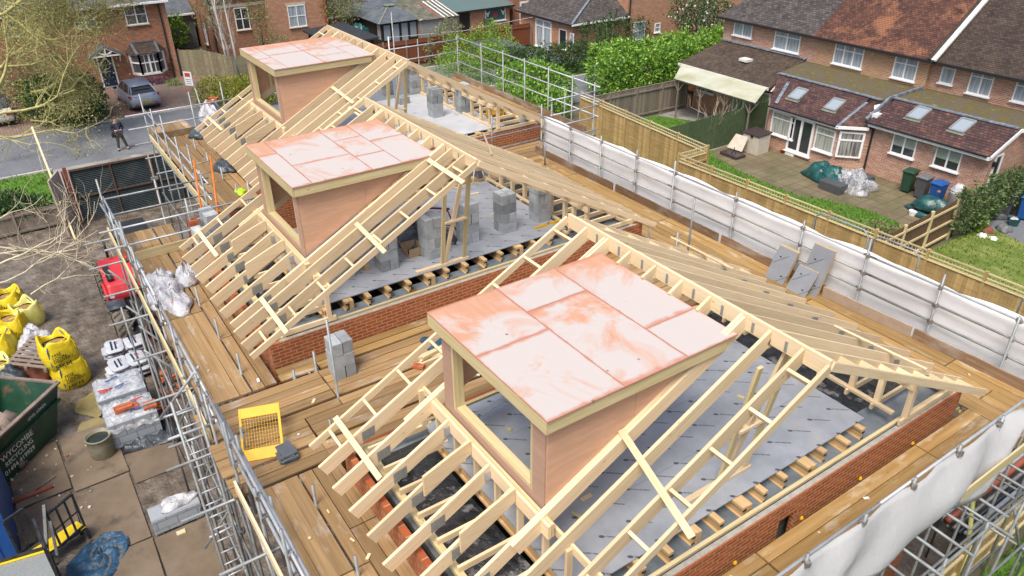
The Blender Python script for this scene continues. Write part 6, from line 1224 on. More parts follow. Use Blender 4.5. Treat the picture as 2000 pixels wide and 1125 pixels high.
# tiles: vs = 1/sin(pitch)
M['tile_dark'] = m_tile('dark_pantiles', [(.25, (.042, .037, .038)), (.5, (.08, .07, .068)), (.75, (.13, .115, .105))], (.008, .007, .007), 1.9, .20, .16, moss=((.10, .095, .035), 3., .62, .8))
M['tile_red'] = m_tile('mixed_red_tiles', [(.25, (.05, .026, .022)), (.5, (.095, .045, .035)), (.75, (.17, .075, .05))], (.012, .008, .007), 1.9, .17, .13, patch=((.27, .12, .065), .55, .52, .62), moss=((.09, .10, .05), 6., .68, .8))
M['tile_brown'] = m_tile('brown_tiles', [(.25, (.035, .025, .022)), (.5, (.062, .045, .038)), (.75, (.10, .07, .055))], (.009, .007, .006), 1.9, .17, .12, moss=((.13, .14, .06), 5., .62, .78))
M['tile_ext'] = m_tile('plum_tiles', [(.25, (.045, .026, .028)), (.5, (.085, .048, .046)), (.75, (.15, .08, .065))], (.010, .007, .008), 1.8, .17, .11, patch=((.22, .095, .06), 1.3, .58, .7), moss=((.14, .15, .10), 7., .7, .8))
M['tile_l'] = m_tile('brown_interlocking_tiles', [(.25, (.05, .036, .028)), (.5, (.085, .062, .048)), (.75, (.13, .095, .07))], (.010, .008, .006), 3.5, .14, .16, moss=((.12, .10, .06), 4., .6, .8))
M['kitchen_blind'] = m_flat('pale_green_blind', (.30, .36, .30), .6)
# --- house A, left, with blue door and bay
A_ = thing('brick_house', 'red brick house with navy door, porch and bay window beside the parked car', 'house', (-60, 4, 0)); XA = -56.0
MB().box(-64, XA, -1.5, 10.15, 0, 5.06).build('wall', 'brick_l', A_); MB().box(-64, XA + .003, 10.15, 10.42, 0, 5.06).build('quoin', 'brick_o', A_)
roof_plane(A_, [(XA + .35, -1.8, 5.0), (XA + .35, 10.6, 5.0), (-60, 10.6, 7.8), (-60, -1.8, 7.8)], 'slate'); roof_plane(A_, [(-64.3, -1.8, 5.0), (-64.3, 10.6, 5.0), (-60, 10.6, 7.8), (-60, -1.8, 7.8)], 'slate')
MB().box(XA + .3, XA + .42, -1.8, 10.6, 4.93, 5.06).build('gutter', 'white', A_)
a, b = xw(137, 18, XA), xw(192, 52, XA); win(A_, 'x', XA, a[0], b[0], 3.83, 5.0, 2, .5, 'glass_teal', sill='stone'); a, b = xw(238, 8, XA), xw(290, 45, XA); win(A_, 'x', XA, a[0], b[0], 3.71, 4.92, 2, .5, 'glass_grey', sill='stone', head='stone'); win(A_, 'x', XA, 1.2, 2.5, 3.8, 4.95, 2, .5, 'glass_teal', sill='stone')
D_ = thing('door', None, None); D_.parent = A_; D_.location = Vector((XA, 6.05, .1)) - wloc(A_)
MB().box(XA, XA + .05, 5.65, 6.45, .12, 2.08).build('leaf', 'navy', D_, bevel=.01); MB().box(XA, XA + .08, 5.56, 5.65, .1, 2.16).box(XA, XA + .08, 6.45, 6.54, .1, 2.16).box(XA, XA + .08, 5.65, 6.45, 2.08, 2.16).build('frame', 'white', D_); MB().box(XA + .05, XA + .07, 5.9, 6.2, 1.0, 1.06).build('letterbox', 'steel_bright', D_); MB().box(XA, XA + .35, 5.5, 6.6, 0, .1).build('step', 'concrete', D_)
for yy in (5.75, 6.15): MB().box(XA + .05, XA + .055, yy, yy + .22, 1.25, 1.95).build('door_panel', 'glass', D_)
Po = thing('porch', None, None); Po.parent = A_; Po.location = Vector((XA + .4, 6.05, 2.2)) - wloc(A_)
for y in (5.25, 6.9): MB().box(XA, XA + .6, y, y + .08, 2.12, 2.2).build('bracket', 'white', Po); plank('strut', (XA + .04, y + .04, 1.6), (XA + .5, y + .04, 2.12), .07, .07, 'white', Po)
roof_plane(Po, [(XA, 5.05, 2.15), (XA + .85, 5.05, 2.15), (XA + .85, 6.1, 2.78), (XA, 6.1, 2.78)], 'slate', .07); roof_plane(Po, [(XA, 7.15, 2.15), (XA + .85, 7.15, 2.15), (XA + .85, 6.1, 2.78), (XA, 6.1, 2.78)], 'slate', .07)
for (p, q) in (((5.25, 2.16), (6.95, 2.16)), ((5.25, 2.18), (6.1, 2.68)), ((6.95, 2.18), (6.1, 2.68)), ((6.1, 2.2), (6.1, 2.64)), ((6.1, 2.2), (5.7, 2.42)), ((6.1, 2.2), (6.5, 2.42))): plank('gable_bar', (XA + .8, p[0], p[1]), (XA + .8, q[0], q[1]), .05, .08, 'white', Po)
Ba = thing('bay_window', None, None); Ba.parent = A_; Ba.location = Vector((XA + .3, 8.6, .5)) - wloc(A_); y0, y1 = 7.55, 9.62; z0, z1 = .66, 1.98
def bayp(z, o=0): return [(XA, y0 - o, z), (XA + .62 + o, y0 + .45 - o * .4, z), (XA + .62 + o, y1 - .45 + o * .4, z), (XA, y1 + o, z)]
MB().prism(bayp(0), (0, 0, z0 - .06)).build('wall', 'brick_l', Ba); MB().prism(bayp(z0 - .06, .06), (0, 0, .06)).build('sill', 'white', Ba); MB().prism(bayp(z0, -.03), (0, 0, z1 - z0)).build('pane', 'glass_grey', Ba)
mb = MB(); P = bayp(z0)
for i in range(3):
    p, q = V3(P[i]), V3(P[i + 1]); m = 2 if i == 1 else 1; up = Vector((0, 0, z1 - z0))
    for k in range(m + 1): e = p.lerp(q, k / m); mb.beam(e, e + up, .11, .11, (1, 0, 0))
    for f in (0.04, .55, .96): mb.beam(p + up * f, q + up * f, .07, .07)
    if i == 1: e = p.lerp(q, .25); mb.beam(e, e + up, .05, .06, (1, 0, 0)); e = p.lerp(q, .75); mb.beam(e, e + up, .05, .06, (1, 0, 0))
mb.build('frame', 'white', Ba)
E_ = bayp(z1 + .02, .22); T_ = [(XA, y0 + .25, 2.6), (XA, y1 - .35, 2.6)]
roof_plane(Ba, [E_[1], E_[2], T_[1], T_[0]], 'tile_brown', .05); roof_plane(Ba, [E_[0], E_[1], T_[0]], 'tile_brown', .05); roof_plane(Ba, [E_[2], E_[3], T_[1]], 'tile_brown', .05)
for p, q in ((E_[1], T_[0]), (E_[2], T_[1]), (T_[0], T_[1])): plank('hip_cap', p, q, .16, .07, 'slate', Ba)
MB().tube([(XA + .07, 10.0, .0), (XA + .07, 10.0, 4.95)], .045, 8).build('downpipe', 'black', A_); MB().lathe((XA + .06, 10.02, 1.18), [(.09, 0), (.09, .16)], 10, .5).build('charger_box', 'black', A_); MB().tube([(XA + .08, 9.95 + .17 * math.cos(i * .52), .78 + .27 * math.sin(i * .52)) for i in range(13)], .02, 6).build('charger_cable', 'black', A_)
MB().lathe((XA + .25, 4.35, 4.35), [(.02, 0), (.2, .05), (.26, .14)], 14).build('satellite_dish', 'white_dirty', A_)
# --- house B behind the birches
XB = -60.2; yB = at_x(415, 60, XB).y
B_ = thing('brick_house', 'orange brick house behind the white birches and the farthest timber roof', 'house', (-64, 18, 0)); yE = at_x(638, 40, XB).y
MB().box(-68, XB, yB, 18.2, 0, 4.2).build('wall', 'brick_l', B_); MB().box(-68, XB + .25, 18.2, yE - .25, 0, 6).build('wall', 'brick_o', B_); MB().box(-68, XB + .253, yE - .25, yE, 0, 6).build('quoin', 'terracotta_b', B_)
MB().box(XB, XB + .06, yB, 18.15, 3.42, 3.62).build('stone_band', 'stone', B_)
roof_plane(B_, [(XB + .3, yB - .3, 4.15), (XB + .3, 18.2, 4.15), (-64, 18.2, 6.8), (-64, yB - .3, 6.8)], 'slate')
a, b = xw(455, 16, XB), xw(490, 56, XB); win(B_, 'x', XB, a[0], b[0], b[1], a[1], 2, .5, 'glass', sill='stone'); a, b = xw(560, 12, XB + .25), xw(600, 50, XB + .25); win(B_, 'x', XB + .25, a[0], b[0], b[1], a[1], 2, .5, 'glass_net', sill='stone', head='stone')
MB().tube([(XB + .06, yB + .08, 0), (XB + .06, yB + .08, 4.1)], .05, 8).build('downpipe', 'black', B_)
a = at_x(395, 80, XB).y; win(B_, 'y', yB, XB - 2.6, XB - 2.0, .6, 2.1, 1, None, 'glass_net')
o_ = thing('garage', 'small brick garage with dark tiled roof at the right of the orange brick house', 'garage', (-63, 25.5, 0)); MB().box(-67, -60.4, yE + .3, 27, 0, 1.9).build('wall', 'brick_o', o_); roof_plane(o_, [(-60.1, yE + .1, 1.9), (-60.1, 27.2, 1.9), (-64, 27.2, 3.6), (-64, yE + .1, 3.6)], 'tile_dark'); MB().box(-60.16, -60.06, yE, 27.2, 1.8, 1.92).build('gutter', 'white', o_)
o_ = thing('lean_to', 'dark blue slate lean to with white gutter in the gap between the left houses', 'shed', (-66, 12, 0)); MB().box(-70, -64.6, 10.6, yB - .2, 0, 2.6).build('wall', 'mudwall', o_); roof_plane(o_, [(-64.4, 10.5, 2.6), (-64.4, yB - .1, 2.6), (-70, yB - .1, 5.4), (-70, 10.5, 5.4)], 'slate'); MB().box(-64.44, -64.3, 10.5, yB - .1, 2.5, 2.62).build('gutter', 'white', o_)
# --- long pale brick pair of houses on the right
R_ = thing('brick_house', 'long pale brick semi with mossy flat roof, red tiled extensions and skylights', 'house', (-22, 38, 0)); YU = 37.0
x_ = lambda px, py, Y: yw(px, py, Y)[0]
xl, xm, xs_ = -32.0, x_(1598, 90, YU), x_(1813, 140, YU)
MB().box(xl, xm, YU, 45, 0, 4.72).build('wall', 'brick_r', R_); MB().box(xm, xs_, YU - .004, 45, 0, 4.72).build('wall', 'brick_y', R_); MB().box(xs_, -6, YU + .25, 45, 0, 4.72).build('wall', 'brick_r', R_)
er, yr_ = 36.62, 42.0; zr_ = 8.6
def rp(xa, xb, mat, y0=er, z0=4.68, xa2=None, xb2=None): return roof_plane(R_, [(xa, y0, z0), (xb, y0, z0), (xb if xb2 is None else xb2, yr_, zr_), (xa if xa2 is None else xa2, yr_, zr_)], mat)
rp(xl - .3, x_(1597, 62, YU), 'tile_dark', xa2=xl + 3.2); roof_plane(R_, [(xl - .3, er, 4.68), (xl - .3, 45, 4.68), (xl + 3.2, yr_, zr_)], 'tile_dark')
xrr = x_(1826, 112, er); rp(x_(1597, 62, YU), xrr, 'tile_red'); rp(xrr, -6, 'tile_brown', er + .15, 4.66)
plank('verge', (xrr, er - .05, 4.74), (xrr, yr_, zr_ + .08), .22, .10, 'white_dirty', R_); plank('verge', (xrr - .22, er, 4.74), (xrr - .22, yr_, zr_ + .06), .2, .08, 'tile_brown', R_)
MB().box(xl - .3, xrr, er - .1, er, 4.60, 4.72).build('gutter', 'black', R_); MB().box(xrr, -6, er + .06, er + .15, 4.56, 4.68).build('gutter', 'black', R_)
for (p, q, c, t_, gl) in (((1437, 37), (1468, 75), 2, None, 'glass_net'), ((1517, 55), (1560, 105), 2, .68, 'glass_net'), ((1635, 80), (1682, 135), 3, .66, 'glass_net'), ((1752, 105), (1786, 160), 2, .66, 'glass_net')):
    a, b = yw(*p, YU), yw(*q, YU); win(R_, 'y', YU - .006, a[0], b[0], b[1], a[1], c, t_, gl)
for (p, q, c) in (((1846, 118), (1860, 166), 1), ((1902, 132), (1932, 190), 2), ((1990, 152), (2030, 208), 2)):
    a, b = yw(*p, YU + .25), yw(*q, YU + .25); win(R_, 'y', YU + .244, a[0], b[0], b[1], a[1], c, .7, 'glass_net')
MB().box(-22.2, -22.1, YU - .02, YU + .02, 4.3, 4.4).build('vent', 'stone', R_)
# flat roofs, pitched skirts
zf_ = 3.2; e1 = [(-24.75, 33.0, 2.12), (-23.9, 31.75, 2.12), (-20.0, 31.75, 2.12), (-18.95, 32.75, 2.12)]; k1 = [(-25.2, 33.85, zf_), (-19.3, 33.85, zf_)]
MB().add([(-25.25, 33.8, zf_), (-19.25, 33.8, zf_), (-19.25, YU, zf_ + .06), (-25.9, YU, zf_ + .06)], [(0, 1, 2, 3)]).build('flat_roof', 'moss', R_); MB().add([(-19.2, 34.55, zf_), (-13.4, 34.7, zf_), (-12.6, YU + .25, zf_ + .06), (-19.2, YU + .25, zf_ + .06)], [(0, 1, 2, 3)]).build('flat_roof', 'moss', R_)
roof_plane(R_, [e1[1], e1[2], (-19.9, 33.85, zf_), (-24.4, 33.85, zf_)], 'tile_ext', .06); roof_plane(R_, [e1[2], e1[3], (-19.3, 33.4, 2.9), (-19.95, 33.3, 2.95)], 'tile_ext', .05); roof_plane(R_, [e1[0], e1[1], (-24.4, 33.85, zf_), (-25.2, 33.85, zf_)], 'tile_ext', .06); roof_plane(R_, [e1[2], e1[3], (-19.6, 33.85, zf_ - .06)], 'tile_ext', .05)
plank('ridge_flashing', (-25.2, 33.85, zf_ + .04), (-19.3, 33.85, zf_ + .04), .22, .05, 'lead', R_); plank('ridge_flashing', (-19.2, 34.6, zf_ + .04), (-13.6, 34.75, zf_ + .04), .22, .05, 'lead', R_); plank('valley', e1[2], (-19.8, 33.5, 3.05), .14, .05, 'lead', R_); plank('valley', (-23.7, 32.0, 2.32), (-24.2, 33.4, 3.05), .16, .05, 'lead', R_)
plank('party_parapet', (-19.2, 32.75, 2.52), (-19.2, 34.3, 3.24), .10, .14, 'lead', R_); plank('party_parapet', (-19.2, 34.3, 3.26), (-19.2, YU, 3.34), .10, .12, 'lead', R_); MB().box(-25.1, -19.22, 33.95, 37, 2.0, 3.17).build('wall', 'brick_r', R_); MB().box(-19.3, -18.9, 33.1, 37, 2.0, 2.75).build('wall', 'white', R_); MB().prism([(-19.3, 32.95, 2.2), (-19.75, 33.55, 2.85), (-19.27, 33.8, 3.05)], (.03, 0, .0)).build('upstand', 'white', R_)
xe2 = -13.55; roof_plane(R_, [(-19.1, 32.65, 2.42), (xe2 + .1, 32.65, 2.42), (xe2 + .1, 34.7, zf_), (-19.1, 34.6, zf_)], 'tile_ext', .06); plank('fascia', (-19.0, 32.66, 2.36), (xe2 + .1, 32.66, 2.36), .05, .14, 'white', R_); plank('bargeboard', (xe2 + .12, 32.65, 2.40), (xe2 + .12, 34.7, zf_ - .02), .05, .16, 'white', R_); plank('bargeboard', (xe2 + .12, 34.7, zf_ - .02), (-12.5, YU, zf_ + .02), .05, .16, 'white', R_)
plank('fascia', e1[1], e1[2], .05, .14, 'white', R_); plank('fascia', e1[2], e1[3], .05, .14, 'white', R_); plank('gutter', V3(e1[1]) + Vector((0, -.06, .06)), V3(e1[2]) + Vector((0, -.06, .06)), .09, .06, 'black', R_); plank('gutter', (-19.1, 32.6, 2.45), (xe2, 32.6, 2.45), .09, .06, 'black', R_)
MB().prism([(-24.6, 33.1, 0), (-24.0, 32.0, 0), (-20.1, 32.0, 0), (-18.95, 33.0, 0), (-18.95, 37, 0), (-24.9, 37, 0)], (0, 0, 2.08)).build('wall', 'brick_r', R_)
MB().prism([(-18.94, 33.0, 0), (xe2, 33.0, 0), (xe2, 37.2, 0), (-18.94, 37.2, 0)], (0, 0, 2.40)).build('wall', 'brick_r', R_); MB().prism([(xe2 - .004, 33.0, 2.40), (xe2 - .004, 37.2, 2.40), (xe2 - .004, 37.2, 3.2), (xe2 - .004, 34.75, 3.14)], (-.1, 0, 0)).build('wall', 'brick_r', R_)
YE = 32.0
a, b = yw(1512, 212, YE), yw(1549, 268, YE); win(R_, 'y', YE, a[0], b[0], .80, 1.95, 1, .72, 'glass_blind'); a, b = yw(1547, 225, YE), yw(1596, 300, YE)
dr = win(R_, 'y', YE, a[0], -21.25, .22, 1.98, 2, None, 'glass', 'french_door', .11, 'white'); 
a, b = yw(1593, 250, YE), yw(1627, 290, YE); win(R_, 'y', YE, -21.12, b[0], .72, 1.86, 1, .72, 'glass_blind')
c0_, c1_ = Vector((-20.0, 31.99, 0)), Vector((-18.98, 32.9, 0)); cw = thing('window', None, None); cw.parent = R_; cw.location = c0_ - wloc(R_); dd = (c1_ - c0_).normalized(); nn_ = Vector((dd.y, -dd.x, 0))
for mb, m_ in ((MB().prism([c0_.lerp(c1_, .1) + Vector((0, 0, .7)), c0_.lerp(c1_, .86) + Vector((0, 0, .7)), c0_.lerp(c1_, .86) + Vector((0, 0, 1.85)), c0_.lerp(c1_, .1) + Vector((0, 0, 1.85))], nn_ * .03), 'glass_vert'),): mb.build('pane', m_, cw)
fm = MB()
for u in (.1, .86): fm.beam(c0_.lerp(c1_, u) + Vector((0, 0, .7)), c0_.lerp(c1_, u) + Vector((0, 0, 1.85)), .08, .1, (dd.x, dd.y, 0))
for z in (.68, 1.5, 1.86): fm.beam(c0_.lerp(c1_, .07) + Vector((0, 0, z)), c0_.lerp(c1_, .89) + Vector((0, 0, z)), .1, .08)
fm.build('frame', 'white', cw)
YF = 33.0
for q4 in (((1750, 259), (1785, 311), (1737, 296), (1794, 272)), ((1834, 283), (1871, 338), (1820, 321), (1883, 296))):
    v = [yw(*q, YF) for q in q4]; x0 = (v[0][0] + v[2][0]) / 2; x1 = (v[1][0] + v[3][0]) / 2; win(R_, 'y', YF, x0, x1, (v[1][1] + v[2][1]) / 2, (v[0][1] + v[3][1]) / 2, 2, None, 'glass', blind='kitchen_blind')
MB().box(-15.95, -15.8, YF - .1, YF, 2.0, 2.2).build('wall_lamp', 'stone', R_); MB().tube([(-18.85, YF - .05, 0), (-18.85, YF - .05, 2.4)], .045, 8).build('downpipe', 'black', R_)
a, b = xw(1948, 296, xe2), xw(1962, 322, xe2); win(R_, 'x', xe2, a[0], a[0] + .6, .9, 2.35, 1, None, 'glass', fr=.08); MB().box(xe2, xe2 + .12, 33.25, 33.4, 1.9, 2.1).build('wall_lamp', 'black', R_)
def velux(p, q, Y0, z0, sl):      # top centre pixel, bottom centre pixel on a skirt roof
    n = Vector((0, -sl, 1)); 
    def on(px, py): d = ray(px, py); return CAMP + d * ((Vector((0, Y0, z0)) - CAMP).dot(n) / d.dot(n))
    a, b = on(*p), on(*q); t = thing('skylight', None, None); t.parent = R_; t.location = b - wloc(R_); up = Vector((0, 1, sl)).normalized(); nf = n.normalized(); L = (a.y - b.y) / up.y; c = (a + b) / 2; w = .62
    fr = MB()
    for s in (-1, 1): fr.beam(c + Vector((s * w / 2, 0, 0)) - up * L / 2 + nf * .05, c + Vector((s * w / 2, 0, 0)) + up * L / 2 + nf * .05, .07, .10, nf); fr.beam(c + up * s * L / 2 - Vector((w / 2, 0, 0)) + nf * .05, c + up * s * L / 2 + Vector((w / 2, 0, 0)) + nf * .05, .09, .10, nf)
    fr.build('frame', 'nailplate', t); MB().prism([c + Vector((sx * w / 2, 0, 0)) + up * sy * L / 2 + nf * .05 for sx, sy in ((-1, -1), (1, -1), (1, 1), (-1, 1))], nf * .015).build('pane', 'skyglass', t)
    MB().prism([c + Vector((sx * (w / 2 + .08), 0, 0)) + up * (-L / 2 + sy) + nf * .012 for sx, sy in ((-1, -.16), (1, -.16), (1, 0), (-1, 0))], nf * .01).build('apron', 'greenlead', t)
M['skyglass'] = m_glass('skylight_glass', (.30, .35, .40)); M['greenlead'] = m_noise('mossy_lead', [(.35, (.12, .14, .10)), (.65, (.22, .24, .20))], 6., .8)
sl1_ = (zf_ - 2.12) / (33.85 - 31.75); sl2_ = (zf_ - 2.42) / (34.7 - 32.65)
velux((1565, 175), (1553, 195), 31.75, 2.14, sl1_); velux((1638, 196), (1623, 216), 31.75, 2.14, sl1_); velux((1802, 212), (1787, 234), 32.65, 2.45, sl2_); velux((1888, 235), (1872, 259), 32.65, 2.45, sl2_)
# left part: low tiled extension
a, b, c_, d_ = at_z(1345, 126, 2.55), at_z(1503, 182, 2.55), at_y(1590, 122, YU), at_y(1420, 80, YU)
roof_plane(R_, [(-31.9, 33.35, 2.5), (-25.25, 33.35, 2.5), (-25.95, YU, 3.35), (-31.9, YU, 3.35)], 'tile_l', .08); plank('fascia', (-31.9, 33.33, 2.44), (-25.3, 33.33, 2.44), .05, .15, 'white_dirty', R_); plank('abutment_flashing', (-31.9, YU - .05, 3.40), (-25.9, YU - .05, 3.40), .28, .06, 'lead', R_)
MB().box(-31.85, -25.3, 33.8, 37, 0, 2.42).build('wall', 'brick_o', R_); MB().box(-28.9, -28.3, 35.0, 35.5, 2.98, 3.12).build('roof_vent', 'white_dirty', R_)
win(R_, 'y', 33.8, -30.6, -29.3, 1.15, 2.1, 2, None, 'glass'); win(R_, 'y', 33.8, -27.9, -26.3, .1, 2.1, 2, None, 'glass_vert', 'patio_door', .1); win(R_, 'y', 33.8, -26.2, -25.4, .1, 2.1, 1, None, 'glass_blind', 'patio_door', .1)
MB().add([(-25.3, 33.5, 2.3), (-25.3, 34.6, 2.3), (-25.3, 34.6, 3.1), (-25.22, 33.5, 2.3), (-25.22, 34.6, 2.3), (-25.22, 34.6, 3.1)], [(0, 1, 2), (5, 4, 3), (0, 2, 5, 3)]).build('upstand', 'white_dirty', R_)
# canopy
Cn = thing('canopy', 'cloudy plastic canopy on braced posts in front of the patio doors', 'canopy', (-27.5, 32.3, 0)); roof_plane(Cn, [(-30.2, 31.35, 2.27), (-24.45, 31.35, 2.27), (-25.4, 33.3, 2.48), (-31.6, 33.3, 2.48)], 'canopy', .03, 'roof_sheet')
plank('front_beam', (-30.0, 31.5, 2.18), (-24.7, 31.5, 2.18), .08, .12, 'oldwood', Cn)
for x in (-30.0, -28.3, -26.6, -24.9):
    plank('post', (x, 31.55, 0), (x, 31.55, 2.14), .07, .07, 'oldwood', Cn, up=(1, 0, 0))
    for s in (-1, 1): plank('brace', (x + s * .04, 31.55, 1.6), (x + s * .4, 31.55, 2.12), .05, .05, 'oldwood', Cn)
# --- middle distance house with hipped extension
m_ = thing('brick_house', 'orange brick house with dark hipped extension behind the dark hedge', 'house', (-47, 42, 0)); xc, yc = -44.6, 35.4
MB().box(-51.2, xc, yc, 41, 0, 2.5).build('wall', 'brick_o', m_); MB().box(xc - 5, xc + .02, 40.6, 60, 0, 6).build('wall', 'brick_o', m_)
roof_plane(m_, [(-51.5, yc - .3, 2.45), (xc + .3, yc - .3, 2.45), (xc - 2.6, yc + 4.6, 4.3), (-51.5, yc + 4.6, 4.3)], 'tile_dark'); roof_plane(m_, [(xc + .3, yc - .3, 2.45), (xc + .3, 40.6, 2.45), (xc - 2.6, 40.6, 4.3), (xc - 2.6, yc + 4.6, 4.3)], 'tile_dark'); plank('hip_cap', (xc + .3, yc - .3, 2.5), (xc - 2.6, yc + 4.6, 4.36), .16, .08, 'lead', m_)
MB().box(-51.5, xc + .3, yc - .36, yc - .3, 2.34, 2.46).build('gutter', 'black', m_); MB().box(xc + .3, xc + .36, yc - .3, 40.6, 2.34, 2.46).build('fascia', 'white', m_)
a, b = yw(1047, 38, yc), yw(1077, 92, yc); win(m_, 'y', yc, a[0], b[0], .15, 2.2, 2, .75, 'glass_net', 'patio_door', .1); a = yw(1093, 62, yc)[0]; win(m_, 'y', yc, a, a + .9, .5, 1.9, 1, None, 'glass'); win(m_, 'y', yc, a + 1.3, a + 1.75, .7, 1.8, 1, None, 'glass_net')
for p, q, c in (((1238, 44), (1258, 76), 1), ((1279, 46), (1288, 62), 1)): a, b = xw(*p, xc + .02), xw(*q, xc + .02); win(m_, 'x', xc + .02, a[0], b[0], b[1], a[1], c, .5, 'glass_net')
MB().tube([(xc + .08, 40.8, 0), (xc + .08, 40.8, 6)], .06, 8).build('downpipe', 'black', m_); win(m_, 'x', xc + .02, 46.3, 48.4, 4.6, 6, 2, None, 'glass_net')
# --- garden buildings at the back
def bld(name, label, cat, x0, x1, y0, y1, h, wmat, loc=None): t = thing(name, label, cat, ((x0 + x1) / 2, (y0 + y1) / 2, 0)); MB().box(x0, x1, y0, y1, 0, h).build('wall', wmat, t); return t
W_ = bld('workshop', 'brick workshop with grey green roof, dark doorway and decorated window', 'workshop', -59, -54.65, 31.6, 36.7, 2.3, 'brick_o'); roof_plane(W_, [(-54.3, 31.2, 2.25), (-54.3, 37.0, 2.25), (-59.2, 37.0, 3.0), (-59.2, 31.2, 3.0)], 'greenroof'); plank('gutter', (-54.27, 31.2, 2.22), (-54.27, 37, 2.22), .08, .08, 'black', W_)
a, b = xw(897, 22, -54.65), xw(915, 60, -54.65); MB().box(-54.66, -54.63, a[0], a[0] + .95, .05, 2.05).build('doorway', 'black', W_); a, b = xw(947, 14, -54.65), xw(987, 38, -54.65); w_ = win(W_, 'x', -54.65, a[0], b[0], b[1], a[1], 1, None, 'glass_teal')
yc_ = (a[0] + b[0]) / 2; zc_ = (a[1] + b[1]) / 2; MB().tube([(-54.625, yc_, zc_ - .1), (-54.62, yc_, zc_ - .1)], .2, 14).build('flower_decal', 'ink_red', w_)
for s in (-1, 1): c = Vector((-54.62, yc_ + s * .75, zc_ + .1)); MB().add([c + Vector((0, -.25, .18)), c + Vector((0, 0, -.02)), c + Vector((0, .25, .2)), c + Vector((0, .05, -.28)), c + Vector((0, -.03, -.28))], [(0, 1, 4), (1, 2, 3), (1, 3, 4)]).build('bird_decal', 'ink_w', w_)
H2_ = bld('brick_house', 'red brick house end with white door at the top of the view', 'house', -60, -54.9, 37.2, 41, 5, 'brick_l'); MB().box(-54.9, -54.85, 37.9, 38.8, .1, 2.3).build('door', 'white', H2_); MB().box(-54.85, -54.84, 38.05, 38.6, .95, 2.15).build('door_pane', 'glass_teal', H2_)
S_ = thing('shed', 'long shed with mossy corrugated roof and pale woven wall', 'shed', (-56, 29.4, 0)); MB().box(-58, -53.75, 27.9, 31.2, 0, 2.1).build('wall', 'wattle', S_) if 'wattle' in M else None
M['wattle'] = m_wood('woven_hurdle', (.20, .20, .20), (.34, .34, .335), (.46, .46, .45), .1, .9, False, 30., 3.)
for k in range(26): MB().box(-53.76, -53.73 + .012 * (k % 2), 27.9, 31.2, k * .08, k * .08 + .07).build('weave', 'wattle', S_)
mb = MB()
for k in range(44):
    y = 27.75 + k * .08; z = .025 if k % 2 else 0; mb.add([(-53.55, y, 2.12 + z), (-53.55, y + .08, 2.12 + .025 - z), (-57.8, y + .08, 2.95 + .025 - z), (-57.8, y, 2.95 + z)], [(0, 1, 2, 3)])
o = mb.build('roof', 'corr', S_); o.modifiers.new('thickness', 'SOLIDIFY').thickness = .02
for y, m__ in ((29.9, 'ink_w'), (30.3, 'white_dirty'), (30.7, 'white'), (31.05, 'white_dirty'), (29.5, 'pipe_red')): plank('roof_strip', (-53.5, y, 2.17), (-57.0, y, 2.85), .12, .02, m__, S_)
MB().box(-57.9, -53.78, 27.95, 31.15, 0, 2.08).build('wall', 'oldwood', S_)
Gz = thing('summer_house', 'dark timber summer house with slate hipped roof and pale glazed panels', 'summer house', (-56, 26.4, 0)); gx0, gx1, gy0, gy1 = -58, -54.4, 25.0, 28.1
MB().box(gx0, gx1, gy0, gy1, 0, 2.15).build('wall', 'darkwood', Gz); ap = ((gx0 + gx1) / 2, (gy0 + gy1) / 2, 3.1); cs = [(gx0 - .3, gy0 - .4, 2.15), (gx1 + .3, gy0 - .4, 2.15), (gx1 + .3, gy1 + .3, 2.15), (gx0 - .3, gy1 + .3, 2.15)]
for k in range(4): roof_plane(Gz, [cs[k], cs[(k + 1) % 4], ap], 'slate', .05); plank('hip_cap', cs[k], ap, .12, .05, 'greenlead', Gz)
MB().box(ap[0] - .4, ap[0] + .4, ap[1] - .4, ap[1] + .4, 3.0, 3.06).build('vent_cap', 'greenlead', Gz)
for k in range(4): y = gy0 + .1 + k * .74; MB().box(gx1, gx1 + .02, y, y + .52, .35 if k in (1, 2) else .85, 1.95).build('glazed_panel', 'skyglass', Gz)
MB().box(gx1 - .9, gx1 - .35, gy0 - .02, gy0, .85, 1.95).build('glazed_panel', 'skyglass', Gz)
G2 = bld('garage', 'low garage with worn grey felt roof behind the summer house', 'garage', -63.5, -58.6, 24.2, 29.5, 2.2, 'darkwood'); roof_plane(G2, [(-58.4, 23.9, 2.2), (-58.4, 29.7, 2.2), (-63.8, 29.7, 2.7), (-63.8, 23.9, 2.7)], 'slate')
S2_ = bld('shed', 'black felt roofed shed behind the ridge of the farthest timber roof', 'shed', -55.5, -49.9, 19.6, 22.2, 2.1, 'darkwood'); roof_plane(S2_, [(-49.6, 19.3, 2.1), (-49.6, 22.5, 2.3), (-55.8, 22.5, 2.3), (-55.8, 19.3, 2.1)], 'felt_black')
flat = heap('tarpaulin', (-55.3, 23.6, 0), .9, .75, 2.0, 'greentarp' if 'greentarp' in M else 'teal', 'bright green tarpaulin over a load beside the black felt shed', 'tarpaulin', 80)
W2 = bld('shed', 'low grey roofed shed at the end of the dark hedge', 'shed', -50, -46, 29.5, 32.2, .9, 'oldwood'); roof_plane(W2, [(-45.8, 29.3, .95), (-45.8, 32.4, .95), (-50.2, 32.4, 1.1), (-50.2, 29.3, 1.1)], 'slate')
for k in range(6):
    bld('brick_house', ['far brick house wall beyond the lawn at the top edge', 'far terrace wall above the grey garage roof', 'far brick house at the top edge right of the laurel', 'far red house showing above the corrugated shed', 'far brick gable behind the flowering shrub', 'far house wall behind the willow'][k], 'house', *[(-84, -78, 26, 32), (-92, -86, 10, 22), (-36, -30, 78, 90), (-84, -78, 35, 43), (-46, -39, 66, 74), (-88, -82, 44, 60)][k], 6, 'brick_o')
